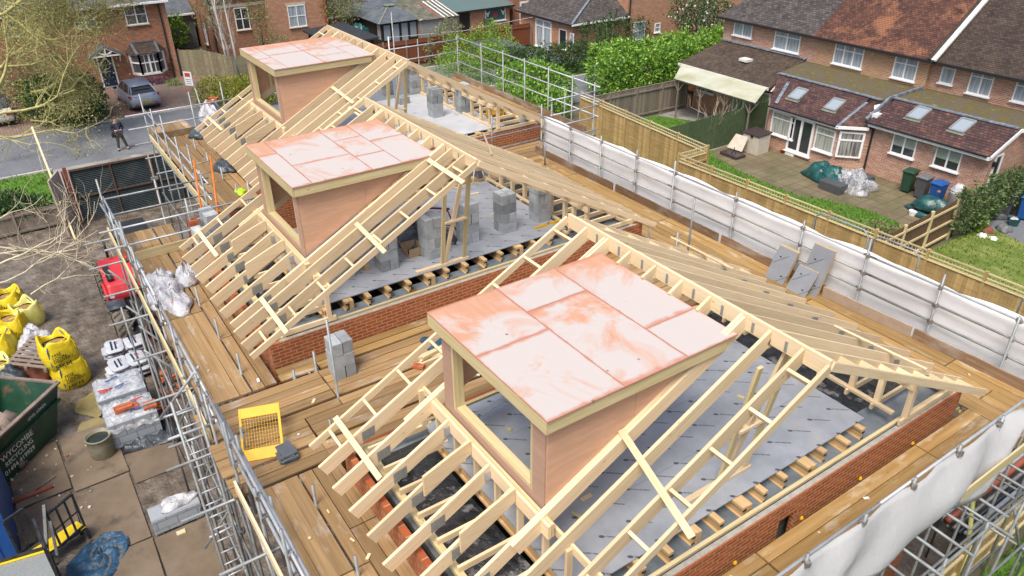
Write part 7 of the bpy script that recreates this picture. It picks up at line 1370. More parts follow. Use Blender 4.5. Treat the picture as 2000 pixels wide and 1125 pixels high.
# ------------------------------------------------------------------ trees, hedges, plants
def tree(name, label, loc, limbs, mat, seed, trunk=None, leaf=None, L=4.0, r=.09, depth=4, spread=.7, kids=(2, 4), upb=.1, droop=0.0, group=None):
    rs = np.random.RandomState(seed); t = thing(name, label, 'tree', loc, group); tips = []
    if trunk: MB().tube(trunk[0], trunk[1], 10).build('trunk', mat, t, smooth=True, recalc=False)
    for p, d, k in limbs:
        mb = MB(); twig(mb, p, d, L * k, r * k, depth, rs, droop, 5, spread, tips, kids, upb); mb.build('limb', mat, t, smooth=True, recalc=False)
    if leaf and tips:
        P = np.array([tuple(q) for q in tips]); P = P[rs.randint(0, len(P), leaf[1])] + rs.normal(size=(leaf[1], 3)) * leaf[3]; mesh_np('crown', leaves(P, leaf[2], rs), 4, leaf[0], t)
    return t
lm = []
for (px, py, X, dx, dy, dz, k) in ((-30, 200, -46.5, 0, 1, .10, 1.05), (-30, 230, -45, .1, 1, -.02, 1.0), (-30, 150, -47.5, 0, 1, .25, 1.1), (-30, 90, -48, -.1, 1, .2, 1.15), (-30, 40, -46, 0, 1, .15, 1.1), (-30, 0, -47, 0, 1, .1, 1.0), (0, 130, -49, 0, .9, -.1, .9), (20, 60, -49, 0, 1, -.05, .9), (-30, 270, -44, 0, 1, -.05, .75), (60, 20, -48, 0, 1, .1, .8), (40, 110, -48.5, 0, 1, .3, .7), (80, 150, -49.5, 0, .8, .5, .6), (90, 60, -50, 0, 1, .0, .6), (60, 180, -48, 0, 1, -.15, .7), (110, 90, -50.5, 0, .9, .2, .55), (20, 20, -50, 0, 1, .0, 1.0), (10, 110, -50.5, 0, 1, .1, 1.0), (60, 235, -46, .1, 1, -.1, .5), (120, 30, -50, 0, 1, .1, .5)):
    lm.append((at_x(px, py, X), (dx, dy, dz), k))
tree('mossy_tree', 'bare tree with yellow green mossy twigs reaching in at the upper left', (-47, -5.5, 0), lm, 'bark_moss', 5, trunk=([(-47, -5.5, 0), (-47.1, -4.8, 2.2), (-47, -4.2, 5)], [.35, .28, .16]), leaf=('leaf_moss', 26000, .10, .28), L=4.4, r=.095, depth=4, kids=(3, 5), spread=.65)
lm = []
for (px, py, X, d, k) in ((-30, 500, -26, (0, 1, .05), 1.0), (-30, 530, -25.5, (.05, 1, .0), 1.1), (-20, 480, -26.5, (-.1, 1, .0), .8), (-30, 560, -25, (0, 1, -.05), .95), (60, 520, -25.6, (0, 1, .10), .75), (120, 545, -25.2, (.1, 1, .02), .65), (-20, 440, -27, (0, 1, .2), .6), (60, 575, -24.6, (.0, 1, -.1), .7)): lm.append((at_x(px, py, X), d, k))
tree('bare_tree', 'bare pale branches reaching over the muddy yard from the left edge', (-26.5, -5.5, 0), lm, 'bark_pale', 9, trunk=([(-26.5, -5.5, 0), (-26.4, -5.0, 1.6), (-26, -4.2, 2.8)], [.22, .17, .1]), L=3.0, r=.036, depth=3, kids=(2, 4), spread=.6, upb=.1)
for k, (px, py, H) in enumerate(((455, 152, 6.8), (468, 152, 7.2), (450, 155, 5.5))):
    b = at_z(px, py, 0); rs2 = random.Random(k); tr = [(b.x, b.y, 0), (b.x + .1, b.y - .05, 2.2), (b.x - .05, b.y - .25 * (k == 0) - .1, 4.5), (b.x, b.y - .4 * (k == 0), H)]
    tree('birch_tree', ('white birch stem on the left leaning beside the orange brick house', 'tallest white birch stem in front of the orange brick house', 'thin white birch stem lowest beside the hedge')[k], b, [((b.x, b.y - .1 * (j % 2), 1.6 + j * .55), (math.cos(j * 2.4) * .4, math.sin(j * 2.4) * .6, 1), .8 - j * .045) for j in range(9)], 'bark_birch', 20 + k, trunk=(tr, [.085, .065, .045, .015]), leaf=('leaf_sage', 500, .09, .25), L=2.3, r=.022, depth=2, spread=.45, upb=.2)
def zb(px, py, z): p = at_z(px, py, z); return (p.x, p.y, p.z)
def blobs_at(*L): return [(*zb(px, py, z), rx, ry, rz) for px, py, z, rx, ry, rz in L]
def shrub(label, L, n, size, mat, seed, cat='bush', name='shrub', **k): B = blobs_at(*L); bush(name, label, cat, B, n, size, mat, (B[0][0], B[0][1], 0), seed=seed, **k)
shrub('big rounded dark green bush at the edge of the paved drive', ((150, 205, 1.0, 1.5, 1.5, 1.2), (105, 205, 1.1, 1.3, 1.5, 1.2), (165, 180, 1.3, 1.0, 1.0, 1.0), (90, 180, 1.5, 1.0, 1.3, 1.0)), 9000, .17, 'leaf_dark', 31, extra=('leaf_yellow', 900, .15, 'new_leaves'))
shrub('pale leafy shrub in front of the mossy tree by the brick wall', ((45, 160, 1.4, 1.3, 1.8, 1.4), (95, 140, 1.6, 1.2, 1.6, 1.2), (20, 200, 1.2, 1.4, 1.6, 1.2), (120, 100, 2.2, 1.0, 1.4, 1.3)), 5200, .15, 'leaf_sage', 32)
shrub('red leaved shrub half hidden by mossy twigs beside the door', ((105, 130, 1.5, .8, 1.0, .7), (70, 110, 1.7, .7, .8, .6)), 1300, .14, 'leaf_red', 33)
shrub('tall evergreen hedge left of the brick house at the top corner', ((30, 60, 3.0, 1.5, 2.0, 2.0), (60, 20, 4.5, 1.5, 2.0, 1.6), (0, 100, 2.5, 1.5, 2.0, 1.6)), 4500, .17, 'leaf_ivy', 34)
shrub('clipped yellow green hedge beside the farthest scaffold', ((415, 178, .75, 1.1, 1.2, .8), (450, 178, .8, 1.1, 1.3, .85), (490, 175, .8, 1.1, 1.3, .85), (525, 175, .8, 1.0, 1.2, .8)), 9000, .12, 'leaf_yellow', 35, cat='hedge', name='hedge')
shrub('purple flowered ground plants along the foot of the brick wall', ((300, 160, .2, .35, .7, .25), (320, 158, .2, .3, .5, .25)), 700, .09, 'leaf_purple', 36); shrub('small green plants at the corner of the brick wall', ((340, 162, .2, .3, .5, .28),), 400, .09, 'leaf_lime', 37)
shrub('bright green shrub in the shady gap between the left houses', ((348, 62, 1.4, .6, .7, 1.2),), 700, .2, 'leaf_lime', 38)
shrub('climbing pale foliage on the orange brick house wall', ((395, 30, 3.2, .5, .7, 1.2), (515, 60, 2.0, .5, .7, 1.8), (500, 20, 3.4, .5, .9, 1.0), (545, 95, 1.2, .4, .8, 1.2)), 2600, .13, 'leaf_sage', 39, cat='climber', name='climber')
shrub('round olive green tree behind the small tiled garage', ((665, 25, 2.2, 1.3, 1.3, 1.6), (680, 5, 3.2, 1.1, 1.2, 1.3), (650, 5, 3.0, 1.0, 1.1, 1.2)), 4200, .13, 'leaf_sage', 40, cat='tree', name='willow_tree')
shrub('feathery light green shrubs behind the farthest scaffold rails', ((900, 110, 1.0, 1.0, 1.5, 1.4), (940, 100, 1.2, 1.1, 1.5, 1.6), (975, 95, 1.2, 1.1, 1.4, 1.6), (890, 135, .9, 1.2, 1.4, 1.2), (960, 130, 1.0, 1.2, 1.4, 1.4)), 8500, .13, 'leaf_lime', 41, spikes=60)
shrub('olive feathery bush left of the tall scaffold rails', ((860, 95, 1.0, .9, 1.3, 1.3), (880, 75, 1.3, .8, 1.0, 1.3)), 2600, .12, 'leaf_sage', 42, spikes=25)
shrub('laurel bush with lime tips close behind the farthest scaffold', ((1010, 165, 1.1, 1.0, 1.3, 1.3), (1050, 165, 1.2, 1.1, 1.3, 1.5), (1085, 175, 1.0, 1.0, 1.2, 1.2), (1030, 195, 1.0, 1.1, 1.2, 1.1), (1085, 205, .8, .9, .9, .9)), 6500, .19, 'leaf_laurel', 43, spikes=45)
shrub('long clipped dark green hedge in front of the orange brick house', ((1005, 122, .9, 1.2, 1.3, 1.0), (1040, 118, .9, 1.2, 1.3, 1.0), (1075, 114, .9, 1.2, 1.3, 1.0), (1105, 110, .95, 1.1, 1.3, 1.05), (1130, 112, 1.0, 1.0, 1.1, 1.1)), 8500, .14, 'leaf_dark', 44, cat='hedge', name='hedge')
shrub('tall loose dark green shrub between the dark hedge and the laurel', ((1165, 85, 1.2, 1.3, 1.5, 1.5), (1205, 70, 1.3, 1.3, 1.5, 1.6), (1185, 100, 1.0, 1.2, 1.2, 1.2), (1240, 65, 1.0, 1.2, 1.4, 1.2)), 5000, .15, 'leaf_dark', 45, spikes=40)
LB = [(-36.3 + .12 * k + .15 * math.sin(k * 2), 31.2 + k * 1.15, 1.45 + .1 * math.sin(k * 3), 1.05, .95, 1.45 + .15 * math.sin(k * 1.7)) for k in range(11)]
bush('laurel_hedge', 'tall bright green laurel hedge growing above the grey fence', 'hedge', LB, 21000, .18, 'leaf_laurel', (-36, 36, 0), seed=46, spikes=240)
bush('laurel_hedge', 'inner run of the laurel hedge against the grey fence posts', 'hedge', [(-34.6 + .1 * k, 30.6 + k * 1.3, 1.5, 1.0, 1.0, 1.3) for k in range(7)], 9000, .18, 'leaf_laurel', (-34, 34, 0), seed=47, spikes=110)
shrub('dark green shrub covered with white flowers at the top of the laurel', ((1370, 40, 2.0, 1.6, 1.8, 1.8), (1345, 20, 3.0, 1.3, 1.5, 1.4), (1400, 25, 2.4, 1.3, 1.5, 1.5)), 5200, .17, 'leaf_dark', 48, extra=('petal', 260, .16, 'flowers'))
IV = [(-12.6 + .1 * math.sin(k), 29.6 + .62 * k, 1.05 + .12 * math.sin(k * 2.3), .42, .55, .85) for k in range(13)]
bush('ivy', 'ragged ivy covering the fence beside the wheelie bins', 'ivy', IV, 9500, .12, 'leaf_ivy', (-12.6, 33, 0), seed=49, spikes=40)
shrub('small leafy plant at the fence corner beside the lawn', ((1712, 445, .25, .5, .5, .3), (1738, 455, .25, .4, .5, .3)), 900, .1, 'leaf_sage', 50)
shrub('yellow green potted shrub beside the rubbish pile', ((1914, 435, .35, .25, .25, .35),), 450, .13, 'leaf_lime', 51, name='shrub'); shrub('dark ivy over the retaining boards left of the site gate', ((30, 405, .8, .9, .9, .5), (65, 405, .8, .7, .7, .45), (0, 400, .9, .9, .9, .5)), 3200, .14, 'leaf_dark', 52, cat='ivy', name='ivy')
b = at_z(1388, 285, 0); tree('bare_shrub', 'bare twiggy shrub standing against the green fence', b, [((b.x, b.y, .05), (math.cos(j * 1.1) * .35, math.sin(j * 1.1) * .35, 1), .8 + .1 * (j % 3)) for j in range(9)], 'bark_pale', 61, L=1.7, r=.022, depth=2, spread=.4, upb=.25)
shrub('clump of green trees beyond the far lawn at the top edge', ((705, -5, 1.2, 1.5, 3.0, 1.6), (800, -10, 1.2, 1.5, 3.0, 1.5), (845, -10, 1.5, 1.5, 2.5, 1.5)), 3000, .3, 'leaf_dark', 62, cat='trees')
# ------------------------------------------------------------------ garden things
def bin_(x, y, rz, body, lid, label, z=0.0):
    t = thing('wheelie_bin', label, 'wheelie bin', (x, y, z), None, rz)
    MB().add([(sx * .24 * q, sy * .29 * q, zz) for q, zz in ((.8, .06), (1, .95)) for sx, sy in ((-1, -1), (1, -1), (1, 1), (-1, 1))], [(0, 3, 2, 1), (4, 5, 6, 7), (0, 1, 5, 4), (1, 2, 6, 5), (2, 3, 7, 6), (3, 0, 4, 7)]).build('body', body, t, world=False, bevel=.03)
    MB().add([(sx * .27, -.33 if sy < 0 else .33, zz) for zz in (.95, 1.0) for sx, sy in ((-1, -1), (1, -1), (1, 1), (-1, 1))] + [(sx * .2, sy * .24, 1.06) for sx, sy in ((-1, -1), (1, -1), (1, 1), (-1, 1))], [(0, 3, 2, 1), (0, 1, 5, 4), (1, 2, 6, 5), (2, 3, 7, 6), (3, 0, 4, 7), (4, 5, 9, 8), (5, 6, 10, 9), (6, 7, 11, 10), (7, 4, 8, 11), (8, 9, 10, 11)]).build('lid', lid, t, world=False, bevel=.015)
    MB().tube([(-.2, .34, .97), (.2, .34, .97)], .02, 8).build('handle', body, t, world=False)
    for s in (-1, 1): MB().tube([(s * .19, .27, .1), (s * .24, .27, .1)], .1, 14).build('wheel', 'black', t, world=False)
    return t
bin_(-16.35, 32.45, .1, 'greenbin', 'greenbin', 'dark green wheelie bin leftmost of three by the brick wall'); bin_(-15.6, 32.3, .05, 'greybin', 'grey', 'charcoal wheelie bin between the green and the blue bins'); bin_(-14.85, 32.15, -.05, 'bluebin', 'bluebin', 'bright blue wheelie bin beside the teal covered barbecue')
p = at_z(1948, 425, 0); nb_ = bin_(p.x, p.y + .5, .2, 'greybin', 'greybin', 'charcoal wheelie bin with house number beyond the ivy fence'); text_part('house_number', '61', .16, 'stone', nb_, frame_mat((-.1, -.288, .6), (1, 0, 0), (0, 0, 1)), world=False)
bin_(p.x + .65, p.y + .75, .2, 'bluebin', 'bluebin', 'dark blue wheelie bin next to the charcoal one beyond the ivy'); bin_(p.x + 1.3, p.y + 1.0, .2, 'greenbin', 'greenbin', 'green wheelie bin at the right edge of the view')
heap('laundry', (-14.2, 32.5, .75), .32, .28, .3, 'white_film', 'pile of bags and bottles in a white tub behind the blue bin', 'bags', 90); t = thing('storage_tub', 'pale plastic tub of bottles standing behind the blue bin', 'tub', (-14.2, 32.5, 0)); MB().lathe((-14.2, 32.5, 0), [(.26, 0), (.32, .7), (.34, .74)], 16).build('shell', 'white_dirty', t, smooth=True)
heap('barbecue_cover', at_z(1818, 408, .35), .85, .42, .55, 'teal', 'teal tarpaulin over a barbecue beside the brown fence', 'cover', 91, sharp=.15); heap('tarpaulin', at_z(1805, 418, 0), .75, .55, .4, 'teal', 'lower teal sheet bunched on the patio beside the brown fence', 'tarpaulin', 92); p = at_z(1833, 377, .92); solo(MB().lathe(p, [(.03, 0), (.08, .05), (.06, .1)], 10), 'clay_pot', 'terracotta', 'small clay pot on top of the teal covered barbecue', 'pot')
p = at_z(1782, 420, 0); solo(MB().lathe(p, [(.15, 0), (.18, .2), (.17, .2)], 14), 'bucket', 'white', 'white bucket on the patio at the teal sheet', 'bucket')
# covered garden furniture
heap('furniture_cover', at_z(1613, 352, 0), 1.05, .72, .75, 'teal', 'teal cover over round garden furniture on the patio', 'cover', 93, n=40, sharp=.35)
t = thing('patio_sofa', 'dark grey seat box under clear polythene on the patio', 'seat', at_z(1640, 375, 0)); p = at_z(1622, 372, 0); MB().box(p.x - .5, p.x + .6, p.y - .25, p.y + .35, 0, .42).build('body', 'greybin', t, bevel=.03); q = at_z(1675, 365, 0); MB().box(q.x - .45, q.x + .45, q.y - .3, q.y + .5, 0, .55).build('body', 'greybin', t, bevel=.03)
heap('polythene_cover', at_z(1665, 368, 0), 1.05, .85, .7, 'clear', 'clear polythene thrown over garden seats on the patio', 'cover', 94, n=40, sharp=.6)
ch = at_z(1684, 328, 0); t = thing('plastic_chair', 'yellow plastic chair against the wall corner', 'chair', ch)
MB().box(ch.x - .22, ch.x + .22, ch.y - .22, ch.y + .22, .41, .44).build('seat', 'yellow', t, bevel=.015)
for sx in (-1, 1):
    for sy in (-1, 1): plank('leg', (ch.x + sx * .2, ch.y + sy * .2, .42), (ch.x + sx * .25, ch.y + sy * .25, 0), .05, .04, 'yellow', t, up=(1, 0, 0))
    plank('armrest', (ch.x + sx * .24, ch.y - .2, .64), (ch.x + sx * .24, ch.y + .22, .66), .05, .03, 'yellow', t); plank('arm_post', (ch.x + sx * .24, ch.y - .19, .42), (ch.x + sx * .24, ch.y - .19, .64), .04, .03, 'yellow', t, up=(1, 0, 0))
mb = MB()
for k in range(5): mb.beam((ch.x - .2 + k * .1, ch.y + .22, .45), (ch.x - .2 + k * .1, ch.y + .3, .82), .06, .02, (0, -1, 0))
mb.beam((ch.x - .23, ch.y + .3, .84), (ch.x + .23, ch.y + .3, .84), .04, .06); mb.build('backrest', 'yellow', t)
def pot(px, py, r, h, mat, label, leaf=None, z=0.0, sd_=1):
    p = at_z(px, py, z); t = thing('plant_pot', label, 'pot', p); MB().lathe(p, [(r * .75, 0), (r, h), (r * 1.08, h), (r * 1.05, h + .02), (r * .85, h - .02)], 14).build('shell', mat, t, smooth=True)
    if leaf: rs = np.random.RandomState(sd_); P, d = blob_pts(rs, [(p.x, p.y, p.z + h + .14, r * 1.3, r * 1.3, .2)], 140); mesh_np('plant', leaves(P, .12, rs, upb=.6), 4, leaf, t)
pot(1495, 284, .2, .32, 'orangepot', 'large orange plastic bucket beside the beige storage box'); pot(1527, 299, .1, .18, 'terracotta', 'small clay pot against the bay wall'); pot(1620, 312, .15, .34, 'beige', 'cream pot with a leafy plant under the chamfered window', 'leaf_lime', sd_=2); pot(1634, 316, .15, .26, 'black', 'black pot with spiky leaves next to the cream pot', 'leaf_ivy', sd_=3)
p = at_z(1544, 303, 0); solo(MB().box(p.x - .25, p.x + .25, p.y - .15, p.y + .15, .01, .12), 'door_step', 'white_dirty', 'pale loose step in front of the french door', 'step')
p = at_z(1462, 300, 0); t = thing('storage_box', 'beige garden storage box with dark brown lid by the green fence', 'storage box', p); MB().box(p.x - .55, p.x + .45, p.y + .05, p.y + .95, 0, .95).build('body', 'beige', t, bevel=.02); MB().prism([(p.x - .6, p.y, .95), (p.x + .5, p.y, .95), (p.x + .5, p.y + 1.0, 1.02), (p.x - .6, p.y + 1.0, 1.02)], (0, 0, .06)).build('lid', 'brownlid', t, bevel=.015); MB().box(p.x - .05, p.x + .1, p.y + .0, p.y + .05, .85, .95).build('latch', 'black', t)
p = at_z(1432, 305, 0); t = thing('storage_box', 'low brown storage box with its pale lid propped open', 'storage box', p); MB().box(p.x - .6, p.x + .5, p.y - .35, p.y + .35, 0, .16).build('base', 'brownlid', t, bevel=.03); MB().prism([(p.x - .7, p.y + .3, .2), (p.x + .2, p.y + .38, .2), (p.x + .1, p.y + .85, .85), (p.x - .6, p.y + .75, .85)], (0, -.04, .02)).build('lid', 'beige', t); MB().lathe((p.x, p.y, .16), [(.14, 0), (.1, .05), (.03, .1), (.02, .3)], 12).build('stand', 'black', t)
# under the canopy
p = at_z(1345, 205, 0); t = thing('barbecue', 'orange and black barbecue under the cloudy canopy', 'barbecue', p); MB().box(p.x - .5, p.x + .5, p.y - .3, p.y + .3, .75, .95).build('firebox', 'black', t, bevel=.03); MB().prism([(p.x - .45, p.y - .28, .95), (p.x + .45, p.y - .28, .95), (p.x + .45, p.y + .28, .95), (p.x - .45, p.y + .28, .95)], (0, 0, .22)).build('lid', 'orange', t, bevel=.08)
for sx in (-1, 1):
    MB().box(p.x + sx * .75 - .22, p.x + sx * .75 + .22, p.y - .28, p.y + .28, .82, .86).build('side_shelf', 'white_dirty', t)
    for sy in (-1, 1): plank('leg', (p.x + sx * .42, p.y + sy * .24, .75), (p.x + sx * .42, p.y + sy * .24, 0), .05, .05, 'black', t, up=(1, 0, 0))
p = at_z(1395, 222, 0); t = thing('paddle_board', 'dark green paddle board with pale writing standing under the canopy', 'paddle board', p)
mb = MB(); o2 = []
for k in range(17): u = k / 16; w = .38 * (1 - abs(2 * u - 1) ** 3.5) ** .5 + .01; o2.append((w, u * 2.1))
L_ = [(p.x - w, p.y + .1 * z, z) for w, z in o2] + [(p.x + w, p.y + .1 * z, z) for w, z in reversed(o2)]; mb.prism(L_, (0, .08, 0)).build('board', 'boardgreen' if 'boardgreen' in M else 'fence_green', t); MB().tube([(p.x - .02, p.y + .145, 1.65), (p.x - .02, p.y + .15, 1.65)], .1, 14).build('round_logo', 'ink_w', t)
for k in range(5): MB().box(p.x + .02, p.x + .06, p.y + .02 + .01 * k, p.y + .04 + .01 * k, .3 + k * .13, .38 + k * .13).build('print_mark', 'ink_w', t)
t = thing('garden_table', 'dark rattan table and seats shaded by the canopy', 'table', at_z(1372, 215, 0)); q = at_z(1372, 212, 0); MB().box(q.x - .3, q.x + .6, q.y - .3, q.y + .4, .5, .55).build('table_top', 'white_dirty', t); MB().box(q.x - .2, q.x + .5, q.y - .2, q.y + .3, 0, .5).build('base', 'black', t)
# rubbish heap beyond the ivy
for k, (px, py, r_, h_, m_, lab) in enumerate(((1925, 452, .28, .25, 'rustred', 'brown sack at the front of the rubbish pile'), (1948, 425, .3, .3, 'greybin', 'dark grey sack at the back of the rubbish pile'), (1960, 450, .3, .25, 'grey', 'pale grey rubble sack in the rubbish pile'), (1918, 462, .18, .14, 'white_dirty', 'white bag on the grass before the rubbish pile'), (1940, 467, .16, .1, 'white', 'flat white scrap on the striped lawn edge'))): heap('rubbish_sack', at_z(px, py, 0), r_, r_, h_, m_, lab, 'sack', 95 + k)
p = at_z(1976, 440, 0); t = thing('crate', 'open green crate of scraps beside the rubbish pile', 'crate', p); MB().lathe(p, [(.2, 0), (.26, .3), (.28, .32), (.24, .3)], 4).build('shell', 'teal', t); heap('scraps', (p.x, p.y, .2), .17, .17, .16, 'white_film', 'white and red scraps in the open green crate', 'scraps', 110)
p = at_z(1902, 448, 0); t = thing('shovel', 'shovel leaning on the ivy with its blade on the grass', 'shovel', p); pole('shaft', p + Vector((0, 0, .2)), p + Vector((-.05, .35, 1.15)), .02, 'white_dirty', t); MB().prism([p + Vector((-.11, 0, .28)), p + Vector((.11, 0, .28)), p + Vector((.09, -.08, .02)), p + Vector((-.09, -.08, .02))], (0, .02, 0)).build('blade', 'oldwood', t)
# clothes airer and rope lines at the back
t = thing('clothes_line', 'thin washing line strung over the red brown fence', 'washing line', (-49, 29, 0)); a, b, c = at_x(763, 100, -49), at_x(815, 90, -49), at_x(890, 64, -49)
pole('post', (-49.2, a.y, 0), (-49.2, a.y, 2.3), .04, 'white', t); MB().tube([(-49.2, a.y, 2.25), (-49.1, (a.y + 35) / 2, 2.0), (-49, 35, 2.3)], .012, 4).build('line', 'white', t)
p = at_z(1000, 60, 1.0); solo(MB().lathe((p.x - 3.5, p.y, 0), [(.32, 0), (.38, 1.35), (.40, 1.38), (.36, 1.4)], 18), 'water_butt', 'greenlid' if 'greenlid' in M else 'fence_green', 'green water butt in front of the brick workshop', 'water butt')
# estate sign at the drive
p = at_z(395, 218, 0); t = thing('sale_sign', 'tilted white and pink board on a post by the drive', 'sign', p); plank('post', p, p + Vector((-.3, -.15, 2.3)), .06, .06, 'white_dirty', t, up=(1, 0, 0)); c = p + Vector((-.28, -.32, 1.95)); MB().obox(c, (.03, .55, .8), -.9).build('board', 'white', t); MB().obox(c + Vector((.012, -.014, .22)), (.006, .36, .22), -.9).build('logo', 'ink_red', t)
for k in range(3): MB().obox(c + Vector((.012, -.014, -.05 - k * .12)), (.006, .38, .03), -.9).build('text_bar', 'grey', t)
# ------------------------------------------------------------------ the parked car
CAR = thing('parked_car', 'grey hatchback parked on the paved drive with its rear to the road', 'car', (-51.1, 6.75, .055), None, math.radians(4)); cb = lambda mb, n, m, **k: mb.build(n, m, CAR, world=False, **k)
def loft(secs, close=True):
    mb = MB(); n = len(secs[0])
    for s in secs: mb.v.extend(s)
    for i in range(len(secs) - 1):
        for k in range(n): a, b = i * n + k, i * n + (k + 1) % n; mb.f.append((a, b, b + n, a + n))
    mb.f += [tuple(reversed(range(n))), tuple((len(secs) - 1) * n + k for k in range(n))]; mb.mi = [0] * len(mb.f); return mb
def csec(x, zl, zm, zt, wl, wm, wt): return [(x, -wl, zl), (x, wl, zl), (x, wm, zm), (x, wt, zt), (x, wt * .5, zt + .02), (x, -wt * .5, zt + .02), (x, -wt, zt), (x, -wm, zm)]
cb(loft([csec(-2.12, .28, .45, .58, .62, .66, .60), csec(-2.0, .22, .5, .70, .80, .85, .74), csec(-1.3, .18, .55, .84, .86, .9, .78), csec(-.7, .18, .58, .92, .86, .9, .80), csec(.6, .18, .6, .94, .86, .9, .82), csec(1.5, .2, .62, .97, .86, .9, .80), csec(1.95, .26, .62, .98, .83, .87, .74), csec(2.1, .32, .55, .86, .74, .80, .68)]), 'body', 'carpaint', smooth=True, bevel=.0)
cb(loft([csec(-.95, .86, .88, .92, .76, .76, .70), csec(-.25, .88, 1.1, 1.38, .78, .72, .58), csec(.5, .9, 1.12, 1.43, .79, .73, .60), csec(1.35, .9, 1.12, 1.38, .77, .71, .57), csec(1.93, .92, .98, 1.0, .72, .70, .62)]), 'windows', 'glass', smooth=False)
cb(loft([[(x, -w, z), (x, w, z), (x, w, z + .035), (x, -w, z + .035)] for x, w, z in ((-.3, .57, 1.38), (.1, .62, 1.425), (.6, .63, 1.44), (1.3, .60, 1.40), (1.52, .55, 1.33))]), 'roof', 'carpaint', smooth=True)
for s in (-1, 1):
    for a, b in (((-.95, .74, .92), (-.22, .60, 1.39)), ((.45, .80, .95), (.45, .61, 1.42)), ((1.55, .76, .97), (1.3, .60, 1.40)), ((1.93, .70, 1.0), (1.48, .55, 1.36))): mb = MB().beam((a[0], s * a[1], a[2]), (b[0], s * b[1], b[2]), .07, .05, (0, s, .3)); cb(mb, 'pillar', 'carpaint')
    MB_ = MB().prism([(2.02, s * .45, .80), (2.02, s * .80, .80), (1.80, s * .88, .84), (1.80, s * .88, .94), (2.04, s * .74, .93), (2.09, s * .45, .9)], (.03, 0, 0)); cb(MB_, 'tail_light', 'redlight'); cb(MB().obox((-.55, s * 1.0, .98), (.14, .2, .12)), 'wing_mirror', 'black', bevel=.02); cb(MB().obox((2.1, s * .55, .42), (.03, .2, .05)), 'reflector', 'redlight')
    for x in (-1.35, 1.3):
        W = thing('wheel', None, None); W.parent = CAR; W.location = (x, s * .78, .31); MB().tube([(0, -.1, 0), (0, .1, 0)], .31, 20).build('tyre', 'tyre', W, world=False); MB().tube([(0, -.105, 0), (0, .105, 0)], .20, 14).build('rim', 'steel_bright', W, world=False)
P8 = thing('number_plate', None, None); P8.parent = CAR; P8.location = (2.12, 0, .55); MB().box(0, .012, -.27, .27, -.06, .06).build('plate', 'plate_y', P8, world=False)
for k in range(7): MB().box(.012, .015, -.22 + k * .06 + (.03 if k > 3 else 0), -.18 + k * .06 + (.03 if k > 3 else 0), -.035, .035).build('character', 'ink', P8, world=False)
cb(MB().box(2.0, 2.12, -.7, .7, .24, .36), 'bumper', 'black', bevel=.03); cb(MB().obox((1.72, 0, 1.2), (.02, .9, .03), 0, 0, .6), 'wiper', 'black')
t = thing('parked_car', 'pale car with red light mostly hidden at the left edge of the drive', 'car', (-52.2, .3, .05)); 
MB().box(-54.2, -50.4, -1.6, .15, .3, .95).build('body', 'white_dirty', t, bevel=.15); MB().prism([(-53.5, -1.5, .95), (-50.9, -1.5, .95), (-51.4, -1.4, 1.45), (-53.0, -1.4, 1.45)], (0, 1.5, 0)).build('windows', 'glass', t, bevel=.05); MB().box(-50.42, -50.37, -.2, .1, .7, .85).build('tail_light', 'redlight', t)
for x in (-53.4, -51.2): MB().tube([(x, .0, .32), (x, .2, .32)], .32, 18).build('wheel', 'tyre', t)
# ------------------------------------------------------------------ the man in the road
def skin_fig(name, nodes, edges, mat, parent, lv=2):
    me = bpy.data.meshes.new(name); me.from_pydata([n[0] for n in nodes], edges, []); o = bpy.data.objects.new(name, me); COL.objects.link(o); o.parent = parent
    sk_ = o.modifiers.new('skin', 'SKIN'); sk_.use_smooth_shade = True; o.modifiers.new('sub', 'SUBSURF').levels = lv; o.modifiers['sub'].render_levels = lv
    for i, n in enumerate(nodes): r = n[1]; me.skin_vertices[0].data[i].radius = r if isinstance(r, tuple) else (r, r)
    me.skin_vertices[0].data[0].use_root = True; me.materials.append(M[mat]); return o
fp = at_z(241, 293, 0); PN = thing('person', 'person in dark jacket and olive trousers looking down at a phone in the road', 'person', (fp.x, fp.y - .02, .014))
J = {'pel': (0, 0, .90), 'sp': (0, 0, 1.12), 'ch': (-.01, 0, 1.32), 'nk': (.0, 0, 1.47), 'hd': (.05, 0, 1.58), 'ht': (.06, 0, 1.70)}
nodes = [(J['pel'], (.13, .16)), (J['sp'], (.11, .15)), (J['ch'], (.12, .17)), (J['nk'], .06), (J['hd'], (.085, .075)), (J['ht'], (.08, .07))]; edges = [(0, 1), (1, 2), (2, 3), (3, 4), (4, 5)]
def arm(s):
    i = len(nodes); pts = [((-.01, s * .19, 1.40), .06), ((0, s * .27, 1.15), .048), ((.22, s * .12, 1.10), .035), ((.28, s * .07, 1.12), (.02, .035))]; nodes.extend(pts); edges.extend([(2, i), (i, i + 1), (i + 1, i + 2), (i + 2, i + 3)])
    for k in range(4): j = len(nodes); nodes.extend([((.33, s * (.08 - .02 * k), 1.13 - .008 * k), .010), ((.365, s * (.06 - .02 * k), 1.15 - .006 * k), .009)]); edges.extend([(i + 3, j), (j, j + 1)])
    j = len(nodes); nodes.extend([((.30, s * .03, 1.15), .011), ((.33, s * .015, 1.17), .009)]); edges.extend([(i + 3, j), (j, j + 1)])
for s in (-1, 1): arm(s)
for s, fy in ((-1, -.17), (1, .25)):
    i = len(nodes); nodes.extend([((0, s * .09, .86), .095), ((.03, fy * .7, .48), .065), ((-.02, fy, .09), .045), ((.16, fy + s * .04, .035), .038)]); edges.extend([(0, i), (i, i + 1), (i + 1, i + 2), (i + 2, i + 3)])
skin_fig('body', nodes, edges, 'skin', PN)
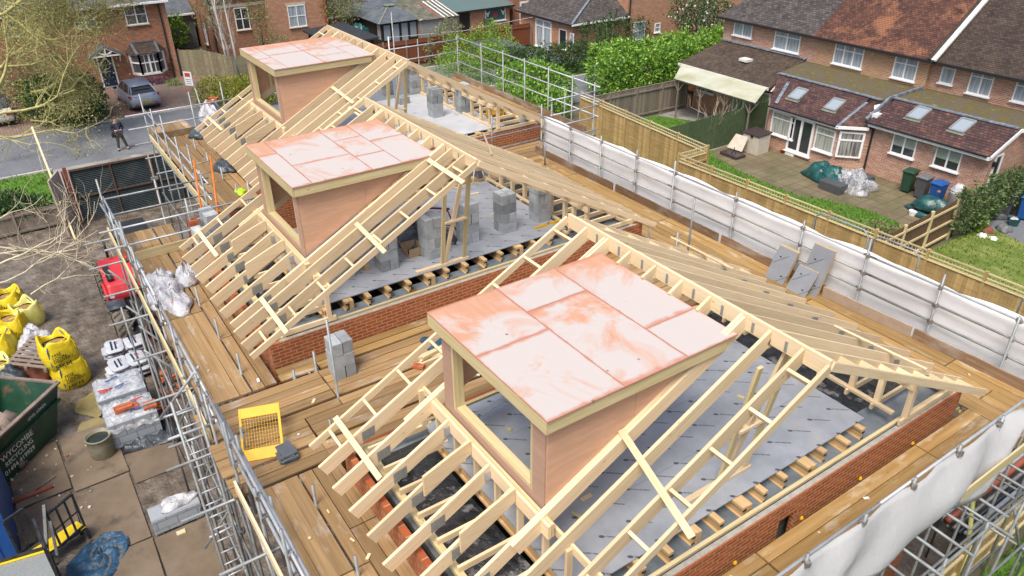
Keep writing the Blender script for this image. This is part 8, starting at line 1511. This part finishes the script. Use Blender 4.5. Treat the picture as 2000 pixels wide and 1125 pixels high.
jn = [((-.01, 0, .84), (.16, .20)), ((0, 0, 1.12), (.145, .185)), ((-.015, 0, 1.32), (.14, .19)), ((-.01, 0, 1.43), (.09, .12))]; je = [(0, 1), (1, 2), (2, 3)]
for s in (-1, 1): i = len(jn); jn.extend([((-.01, s * .2, 1.39), .085), ((0, s * .28, 1.14), .072), ((.2, s * .13, 1.10), .055)]); je.extend([(2, i), (i, i + 1), (i + 1, i + 2)])
skin_fig('jacket', jn, je, 'jacket', PN); MB().prism([(.14, -.07, .88), (.14, .08, .88), (.15, .07, 1.3), (.13, .03, 1.4), (.13, -.03, 1.4), (.15, -.06, 1.3)], (.03, 0, 0)).build('jumper', 'jumper', PN, world=False, bevel=.01)
tn = [((0, 0, .92), (.145, .175))]; te = []
for s, fy in ((-1, -.17), (1, .25)): i = len(tn); tn.extend([((0, s * .09, .84), .11), ((.03, fy * .7, .48), .082), ((-.02, fy, .11), .06)]); te.extend([(0, i), (i, i + 1), (i + 1, i + 2)]); skin_fig('shoe', [((-.04, fy, .05), .05), ((.17, fy + s * .04, .04), .045)], [(0, 1)], 'black', PN)
skin_fig('trousers', tn, te, 'trousers', PN); skin_fig('hair', [((.01, 0, 1.68), (.085, .08)), ((.05, 0, 1.735), (.07, .06)), ((-.03, 0, 1.62), (.06, .07))], [(0, 1), (0, 2)], 'hair', PN)
for s in (-1, 1): MB().obox((.135, s * .03, 1.615), (.012, .022, .012)).build('eye', 'ink', PN, world=False)
MB().obox((.145, 0, 1.585), (.03, .02, .035)).build('nose', 'skin', PN, world=False, bevel=.006); MB().obox((.13, 0, 1.545), (.01, .045, .012)).build('mouth', 'redsteel', PN, world=False)
tag(MB().obox((fp.x + .34, fp.y - .02, 1.16), (.09, .075, .012), 0, 0, -.5).build('phone', 'black'), 'dark phone held in both hands by the person in the road', 'phone'); bg_ = thing('shoulder_bag', 'black shoulder bag hanging at the hip of the person in the road', 'bag', (fp.x, fp.y - .3, .75)); MB().box(fp.x - .12, fp.x + .12, fp.y - .36, fp.y - .2, .74, .98).build('pouch', 'black', bg_, bevel=.03); MB().tube([(fp.x, fp.y - .27, .98), (fp.x + .13, fp.y - .1, 1.25), (fp.x + .02, fp.y + .14, 1.46)], .014, 5).build('strap', 'black', bg_)
# every stray or empty holder is a part of something; nothing else to add
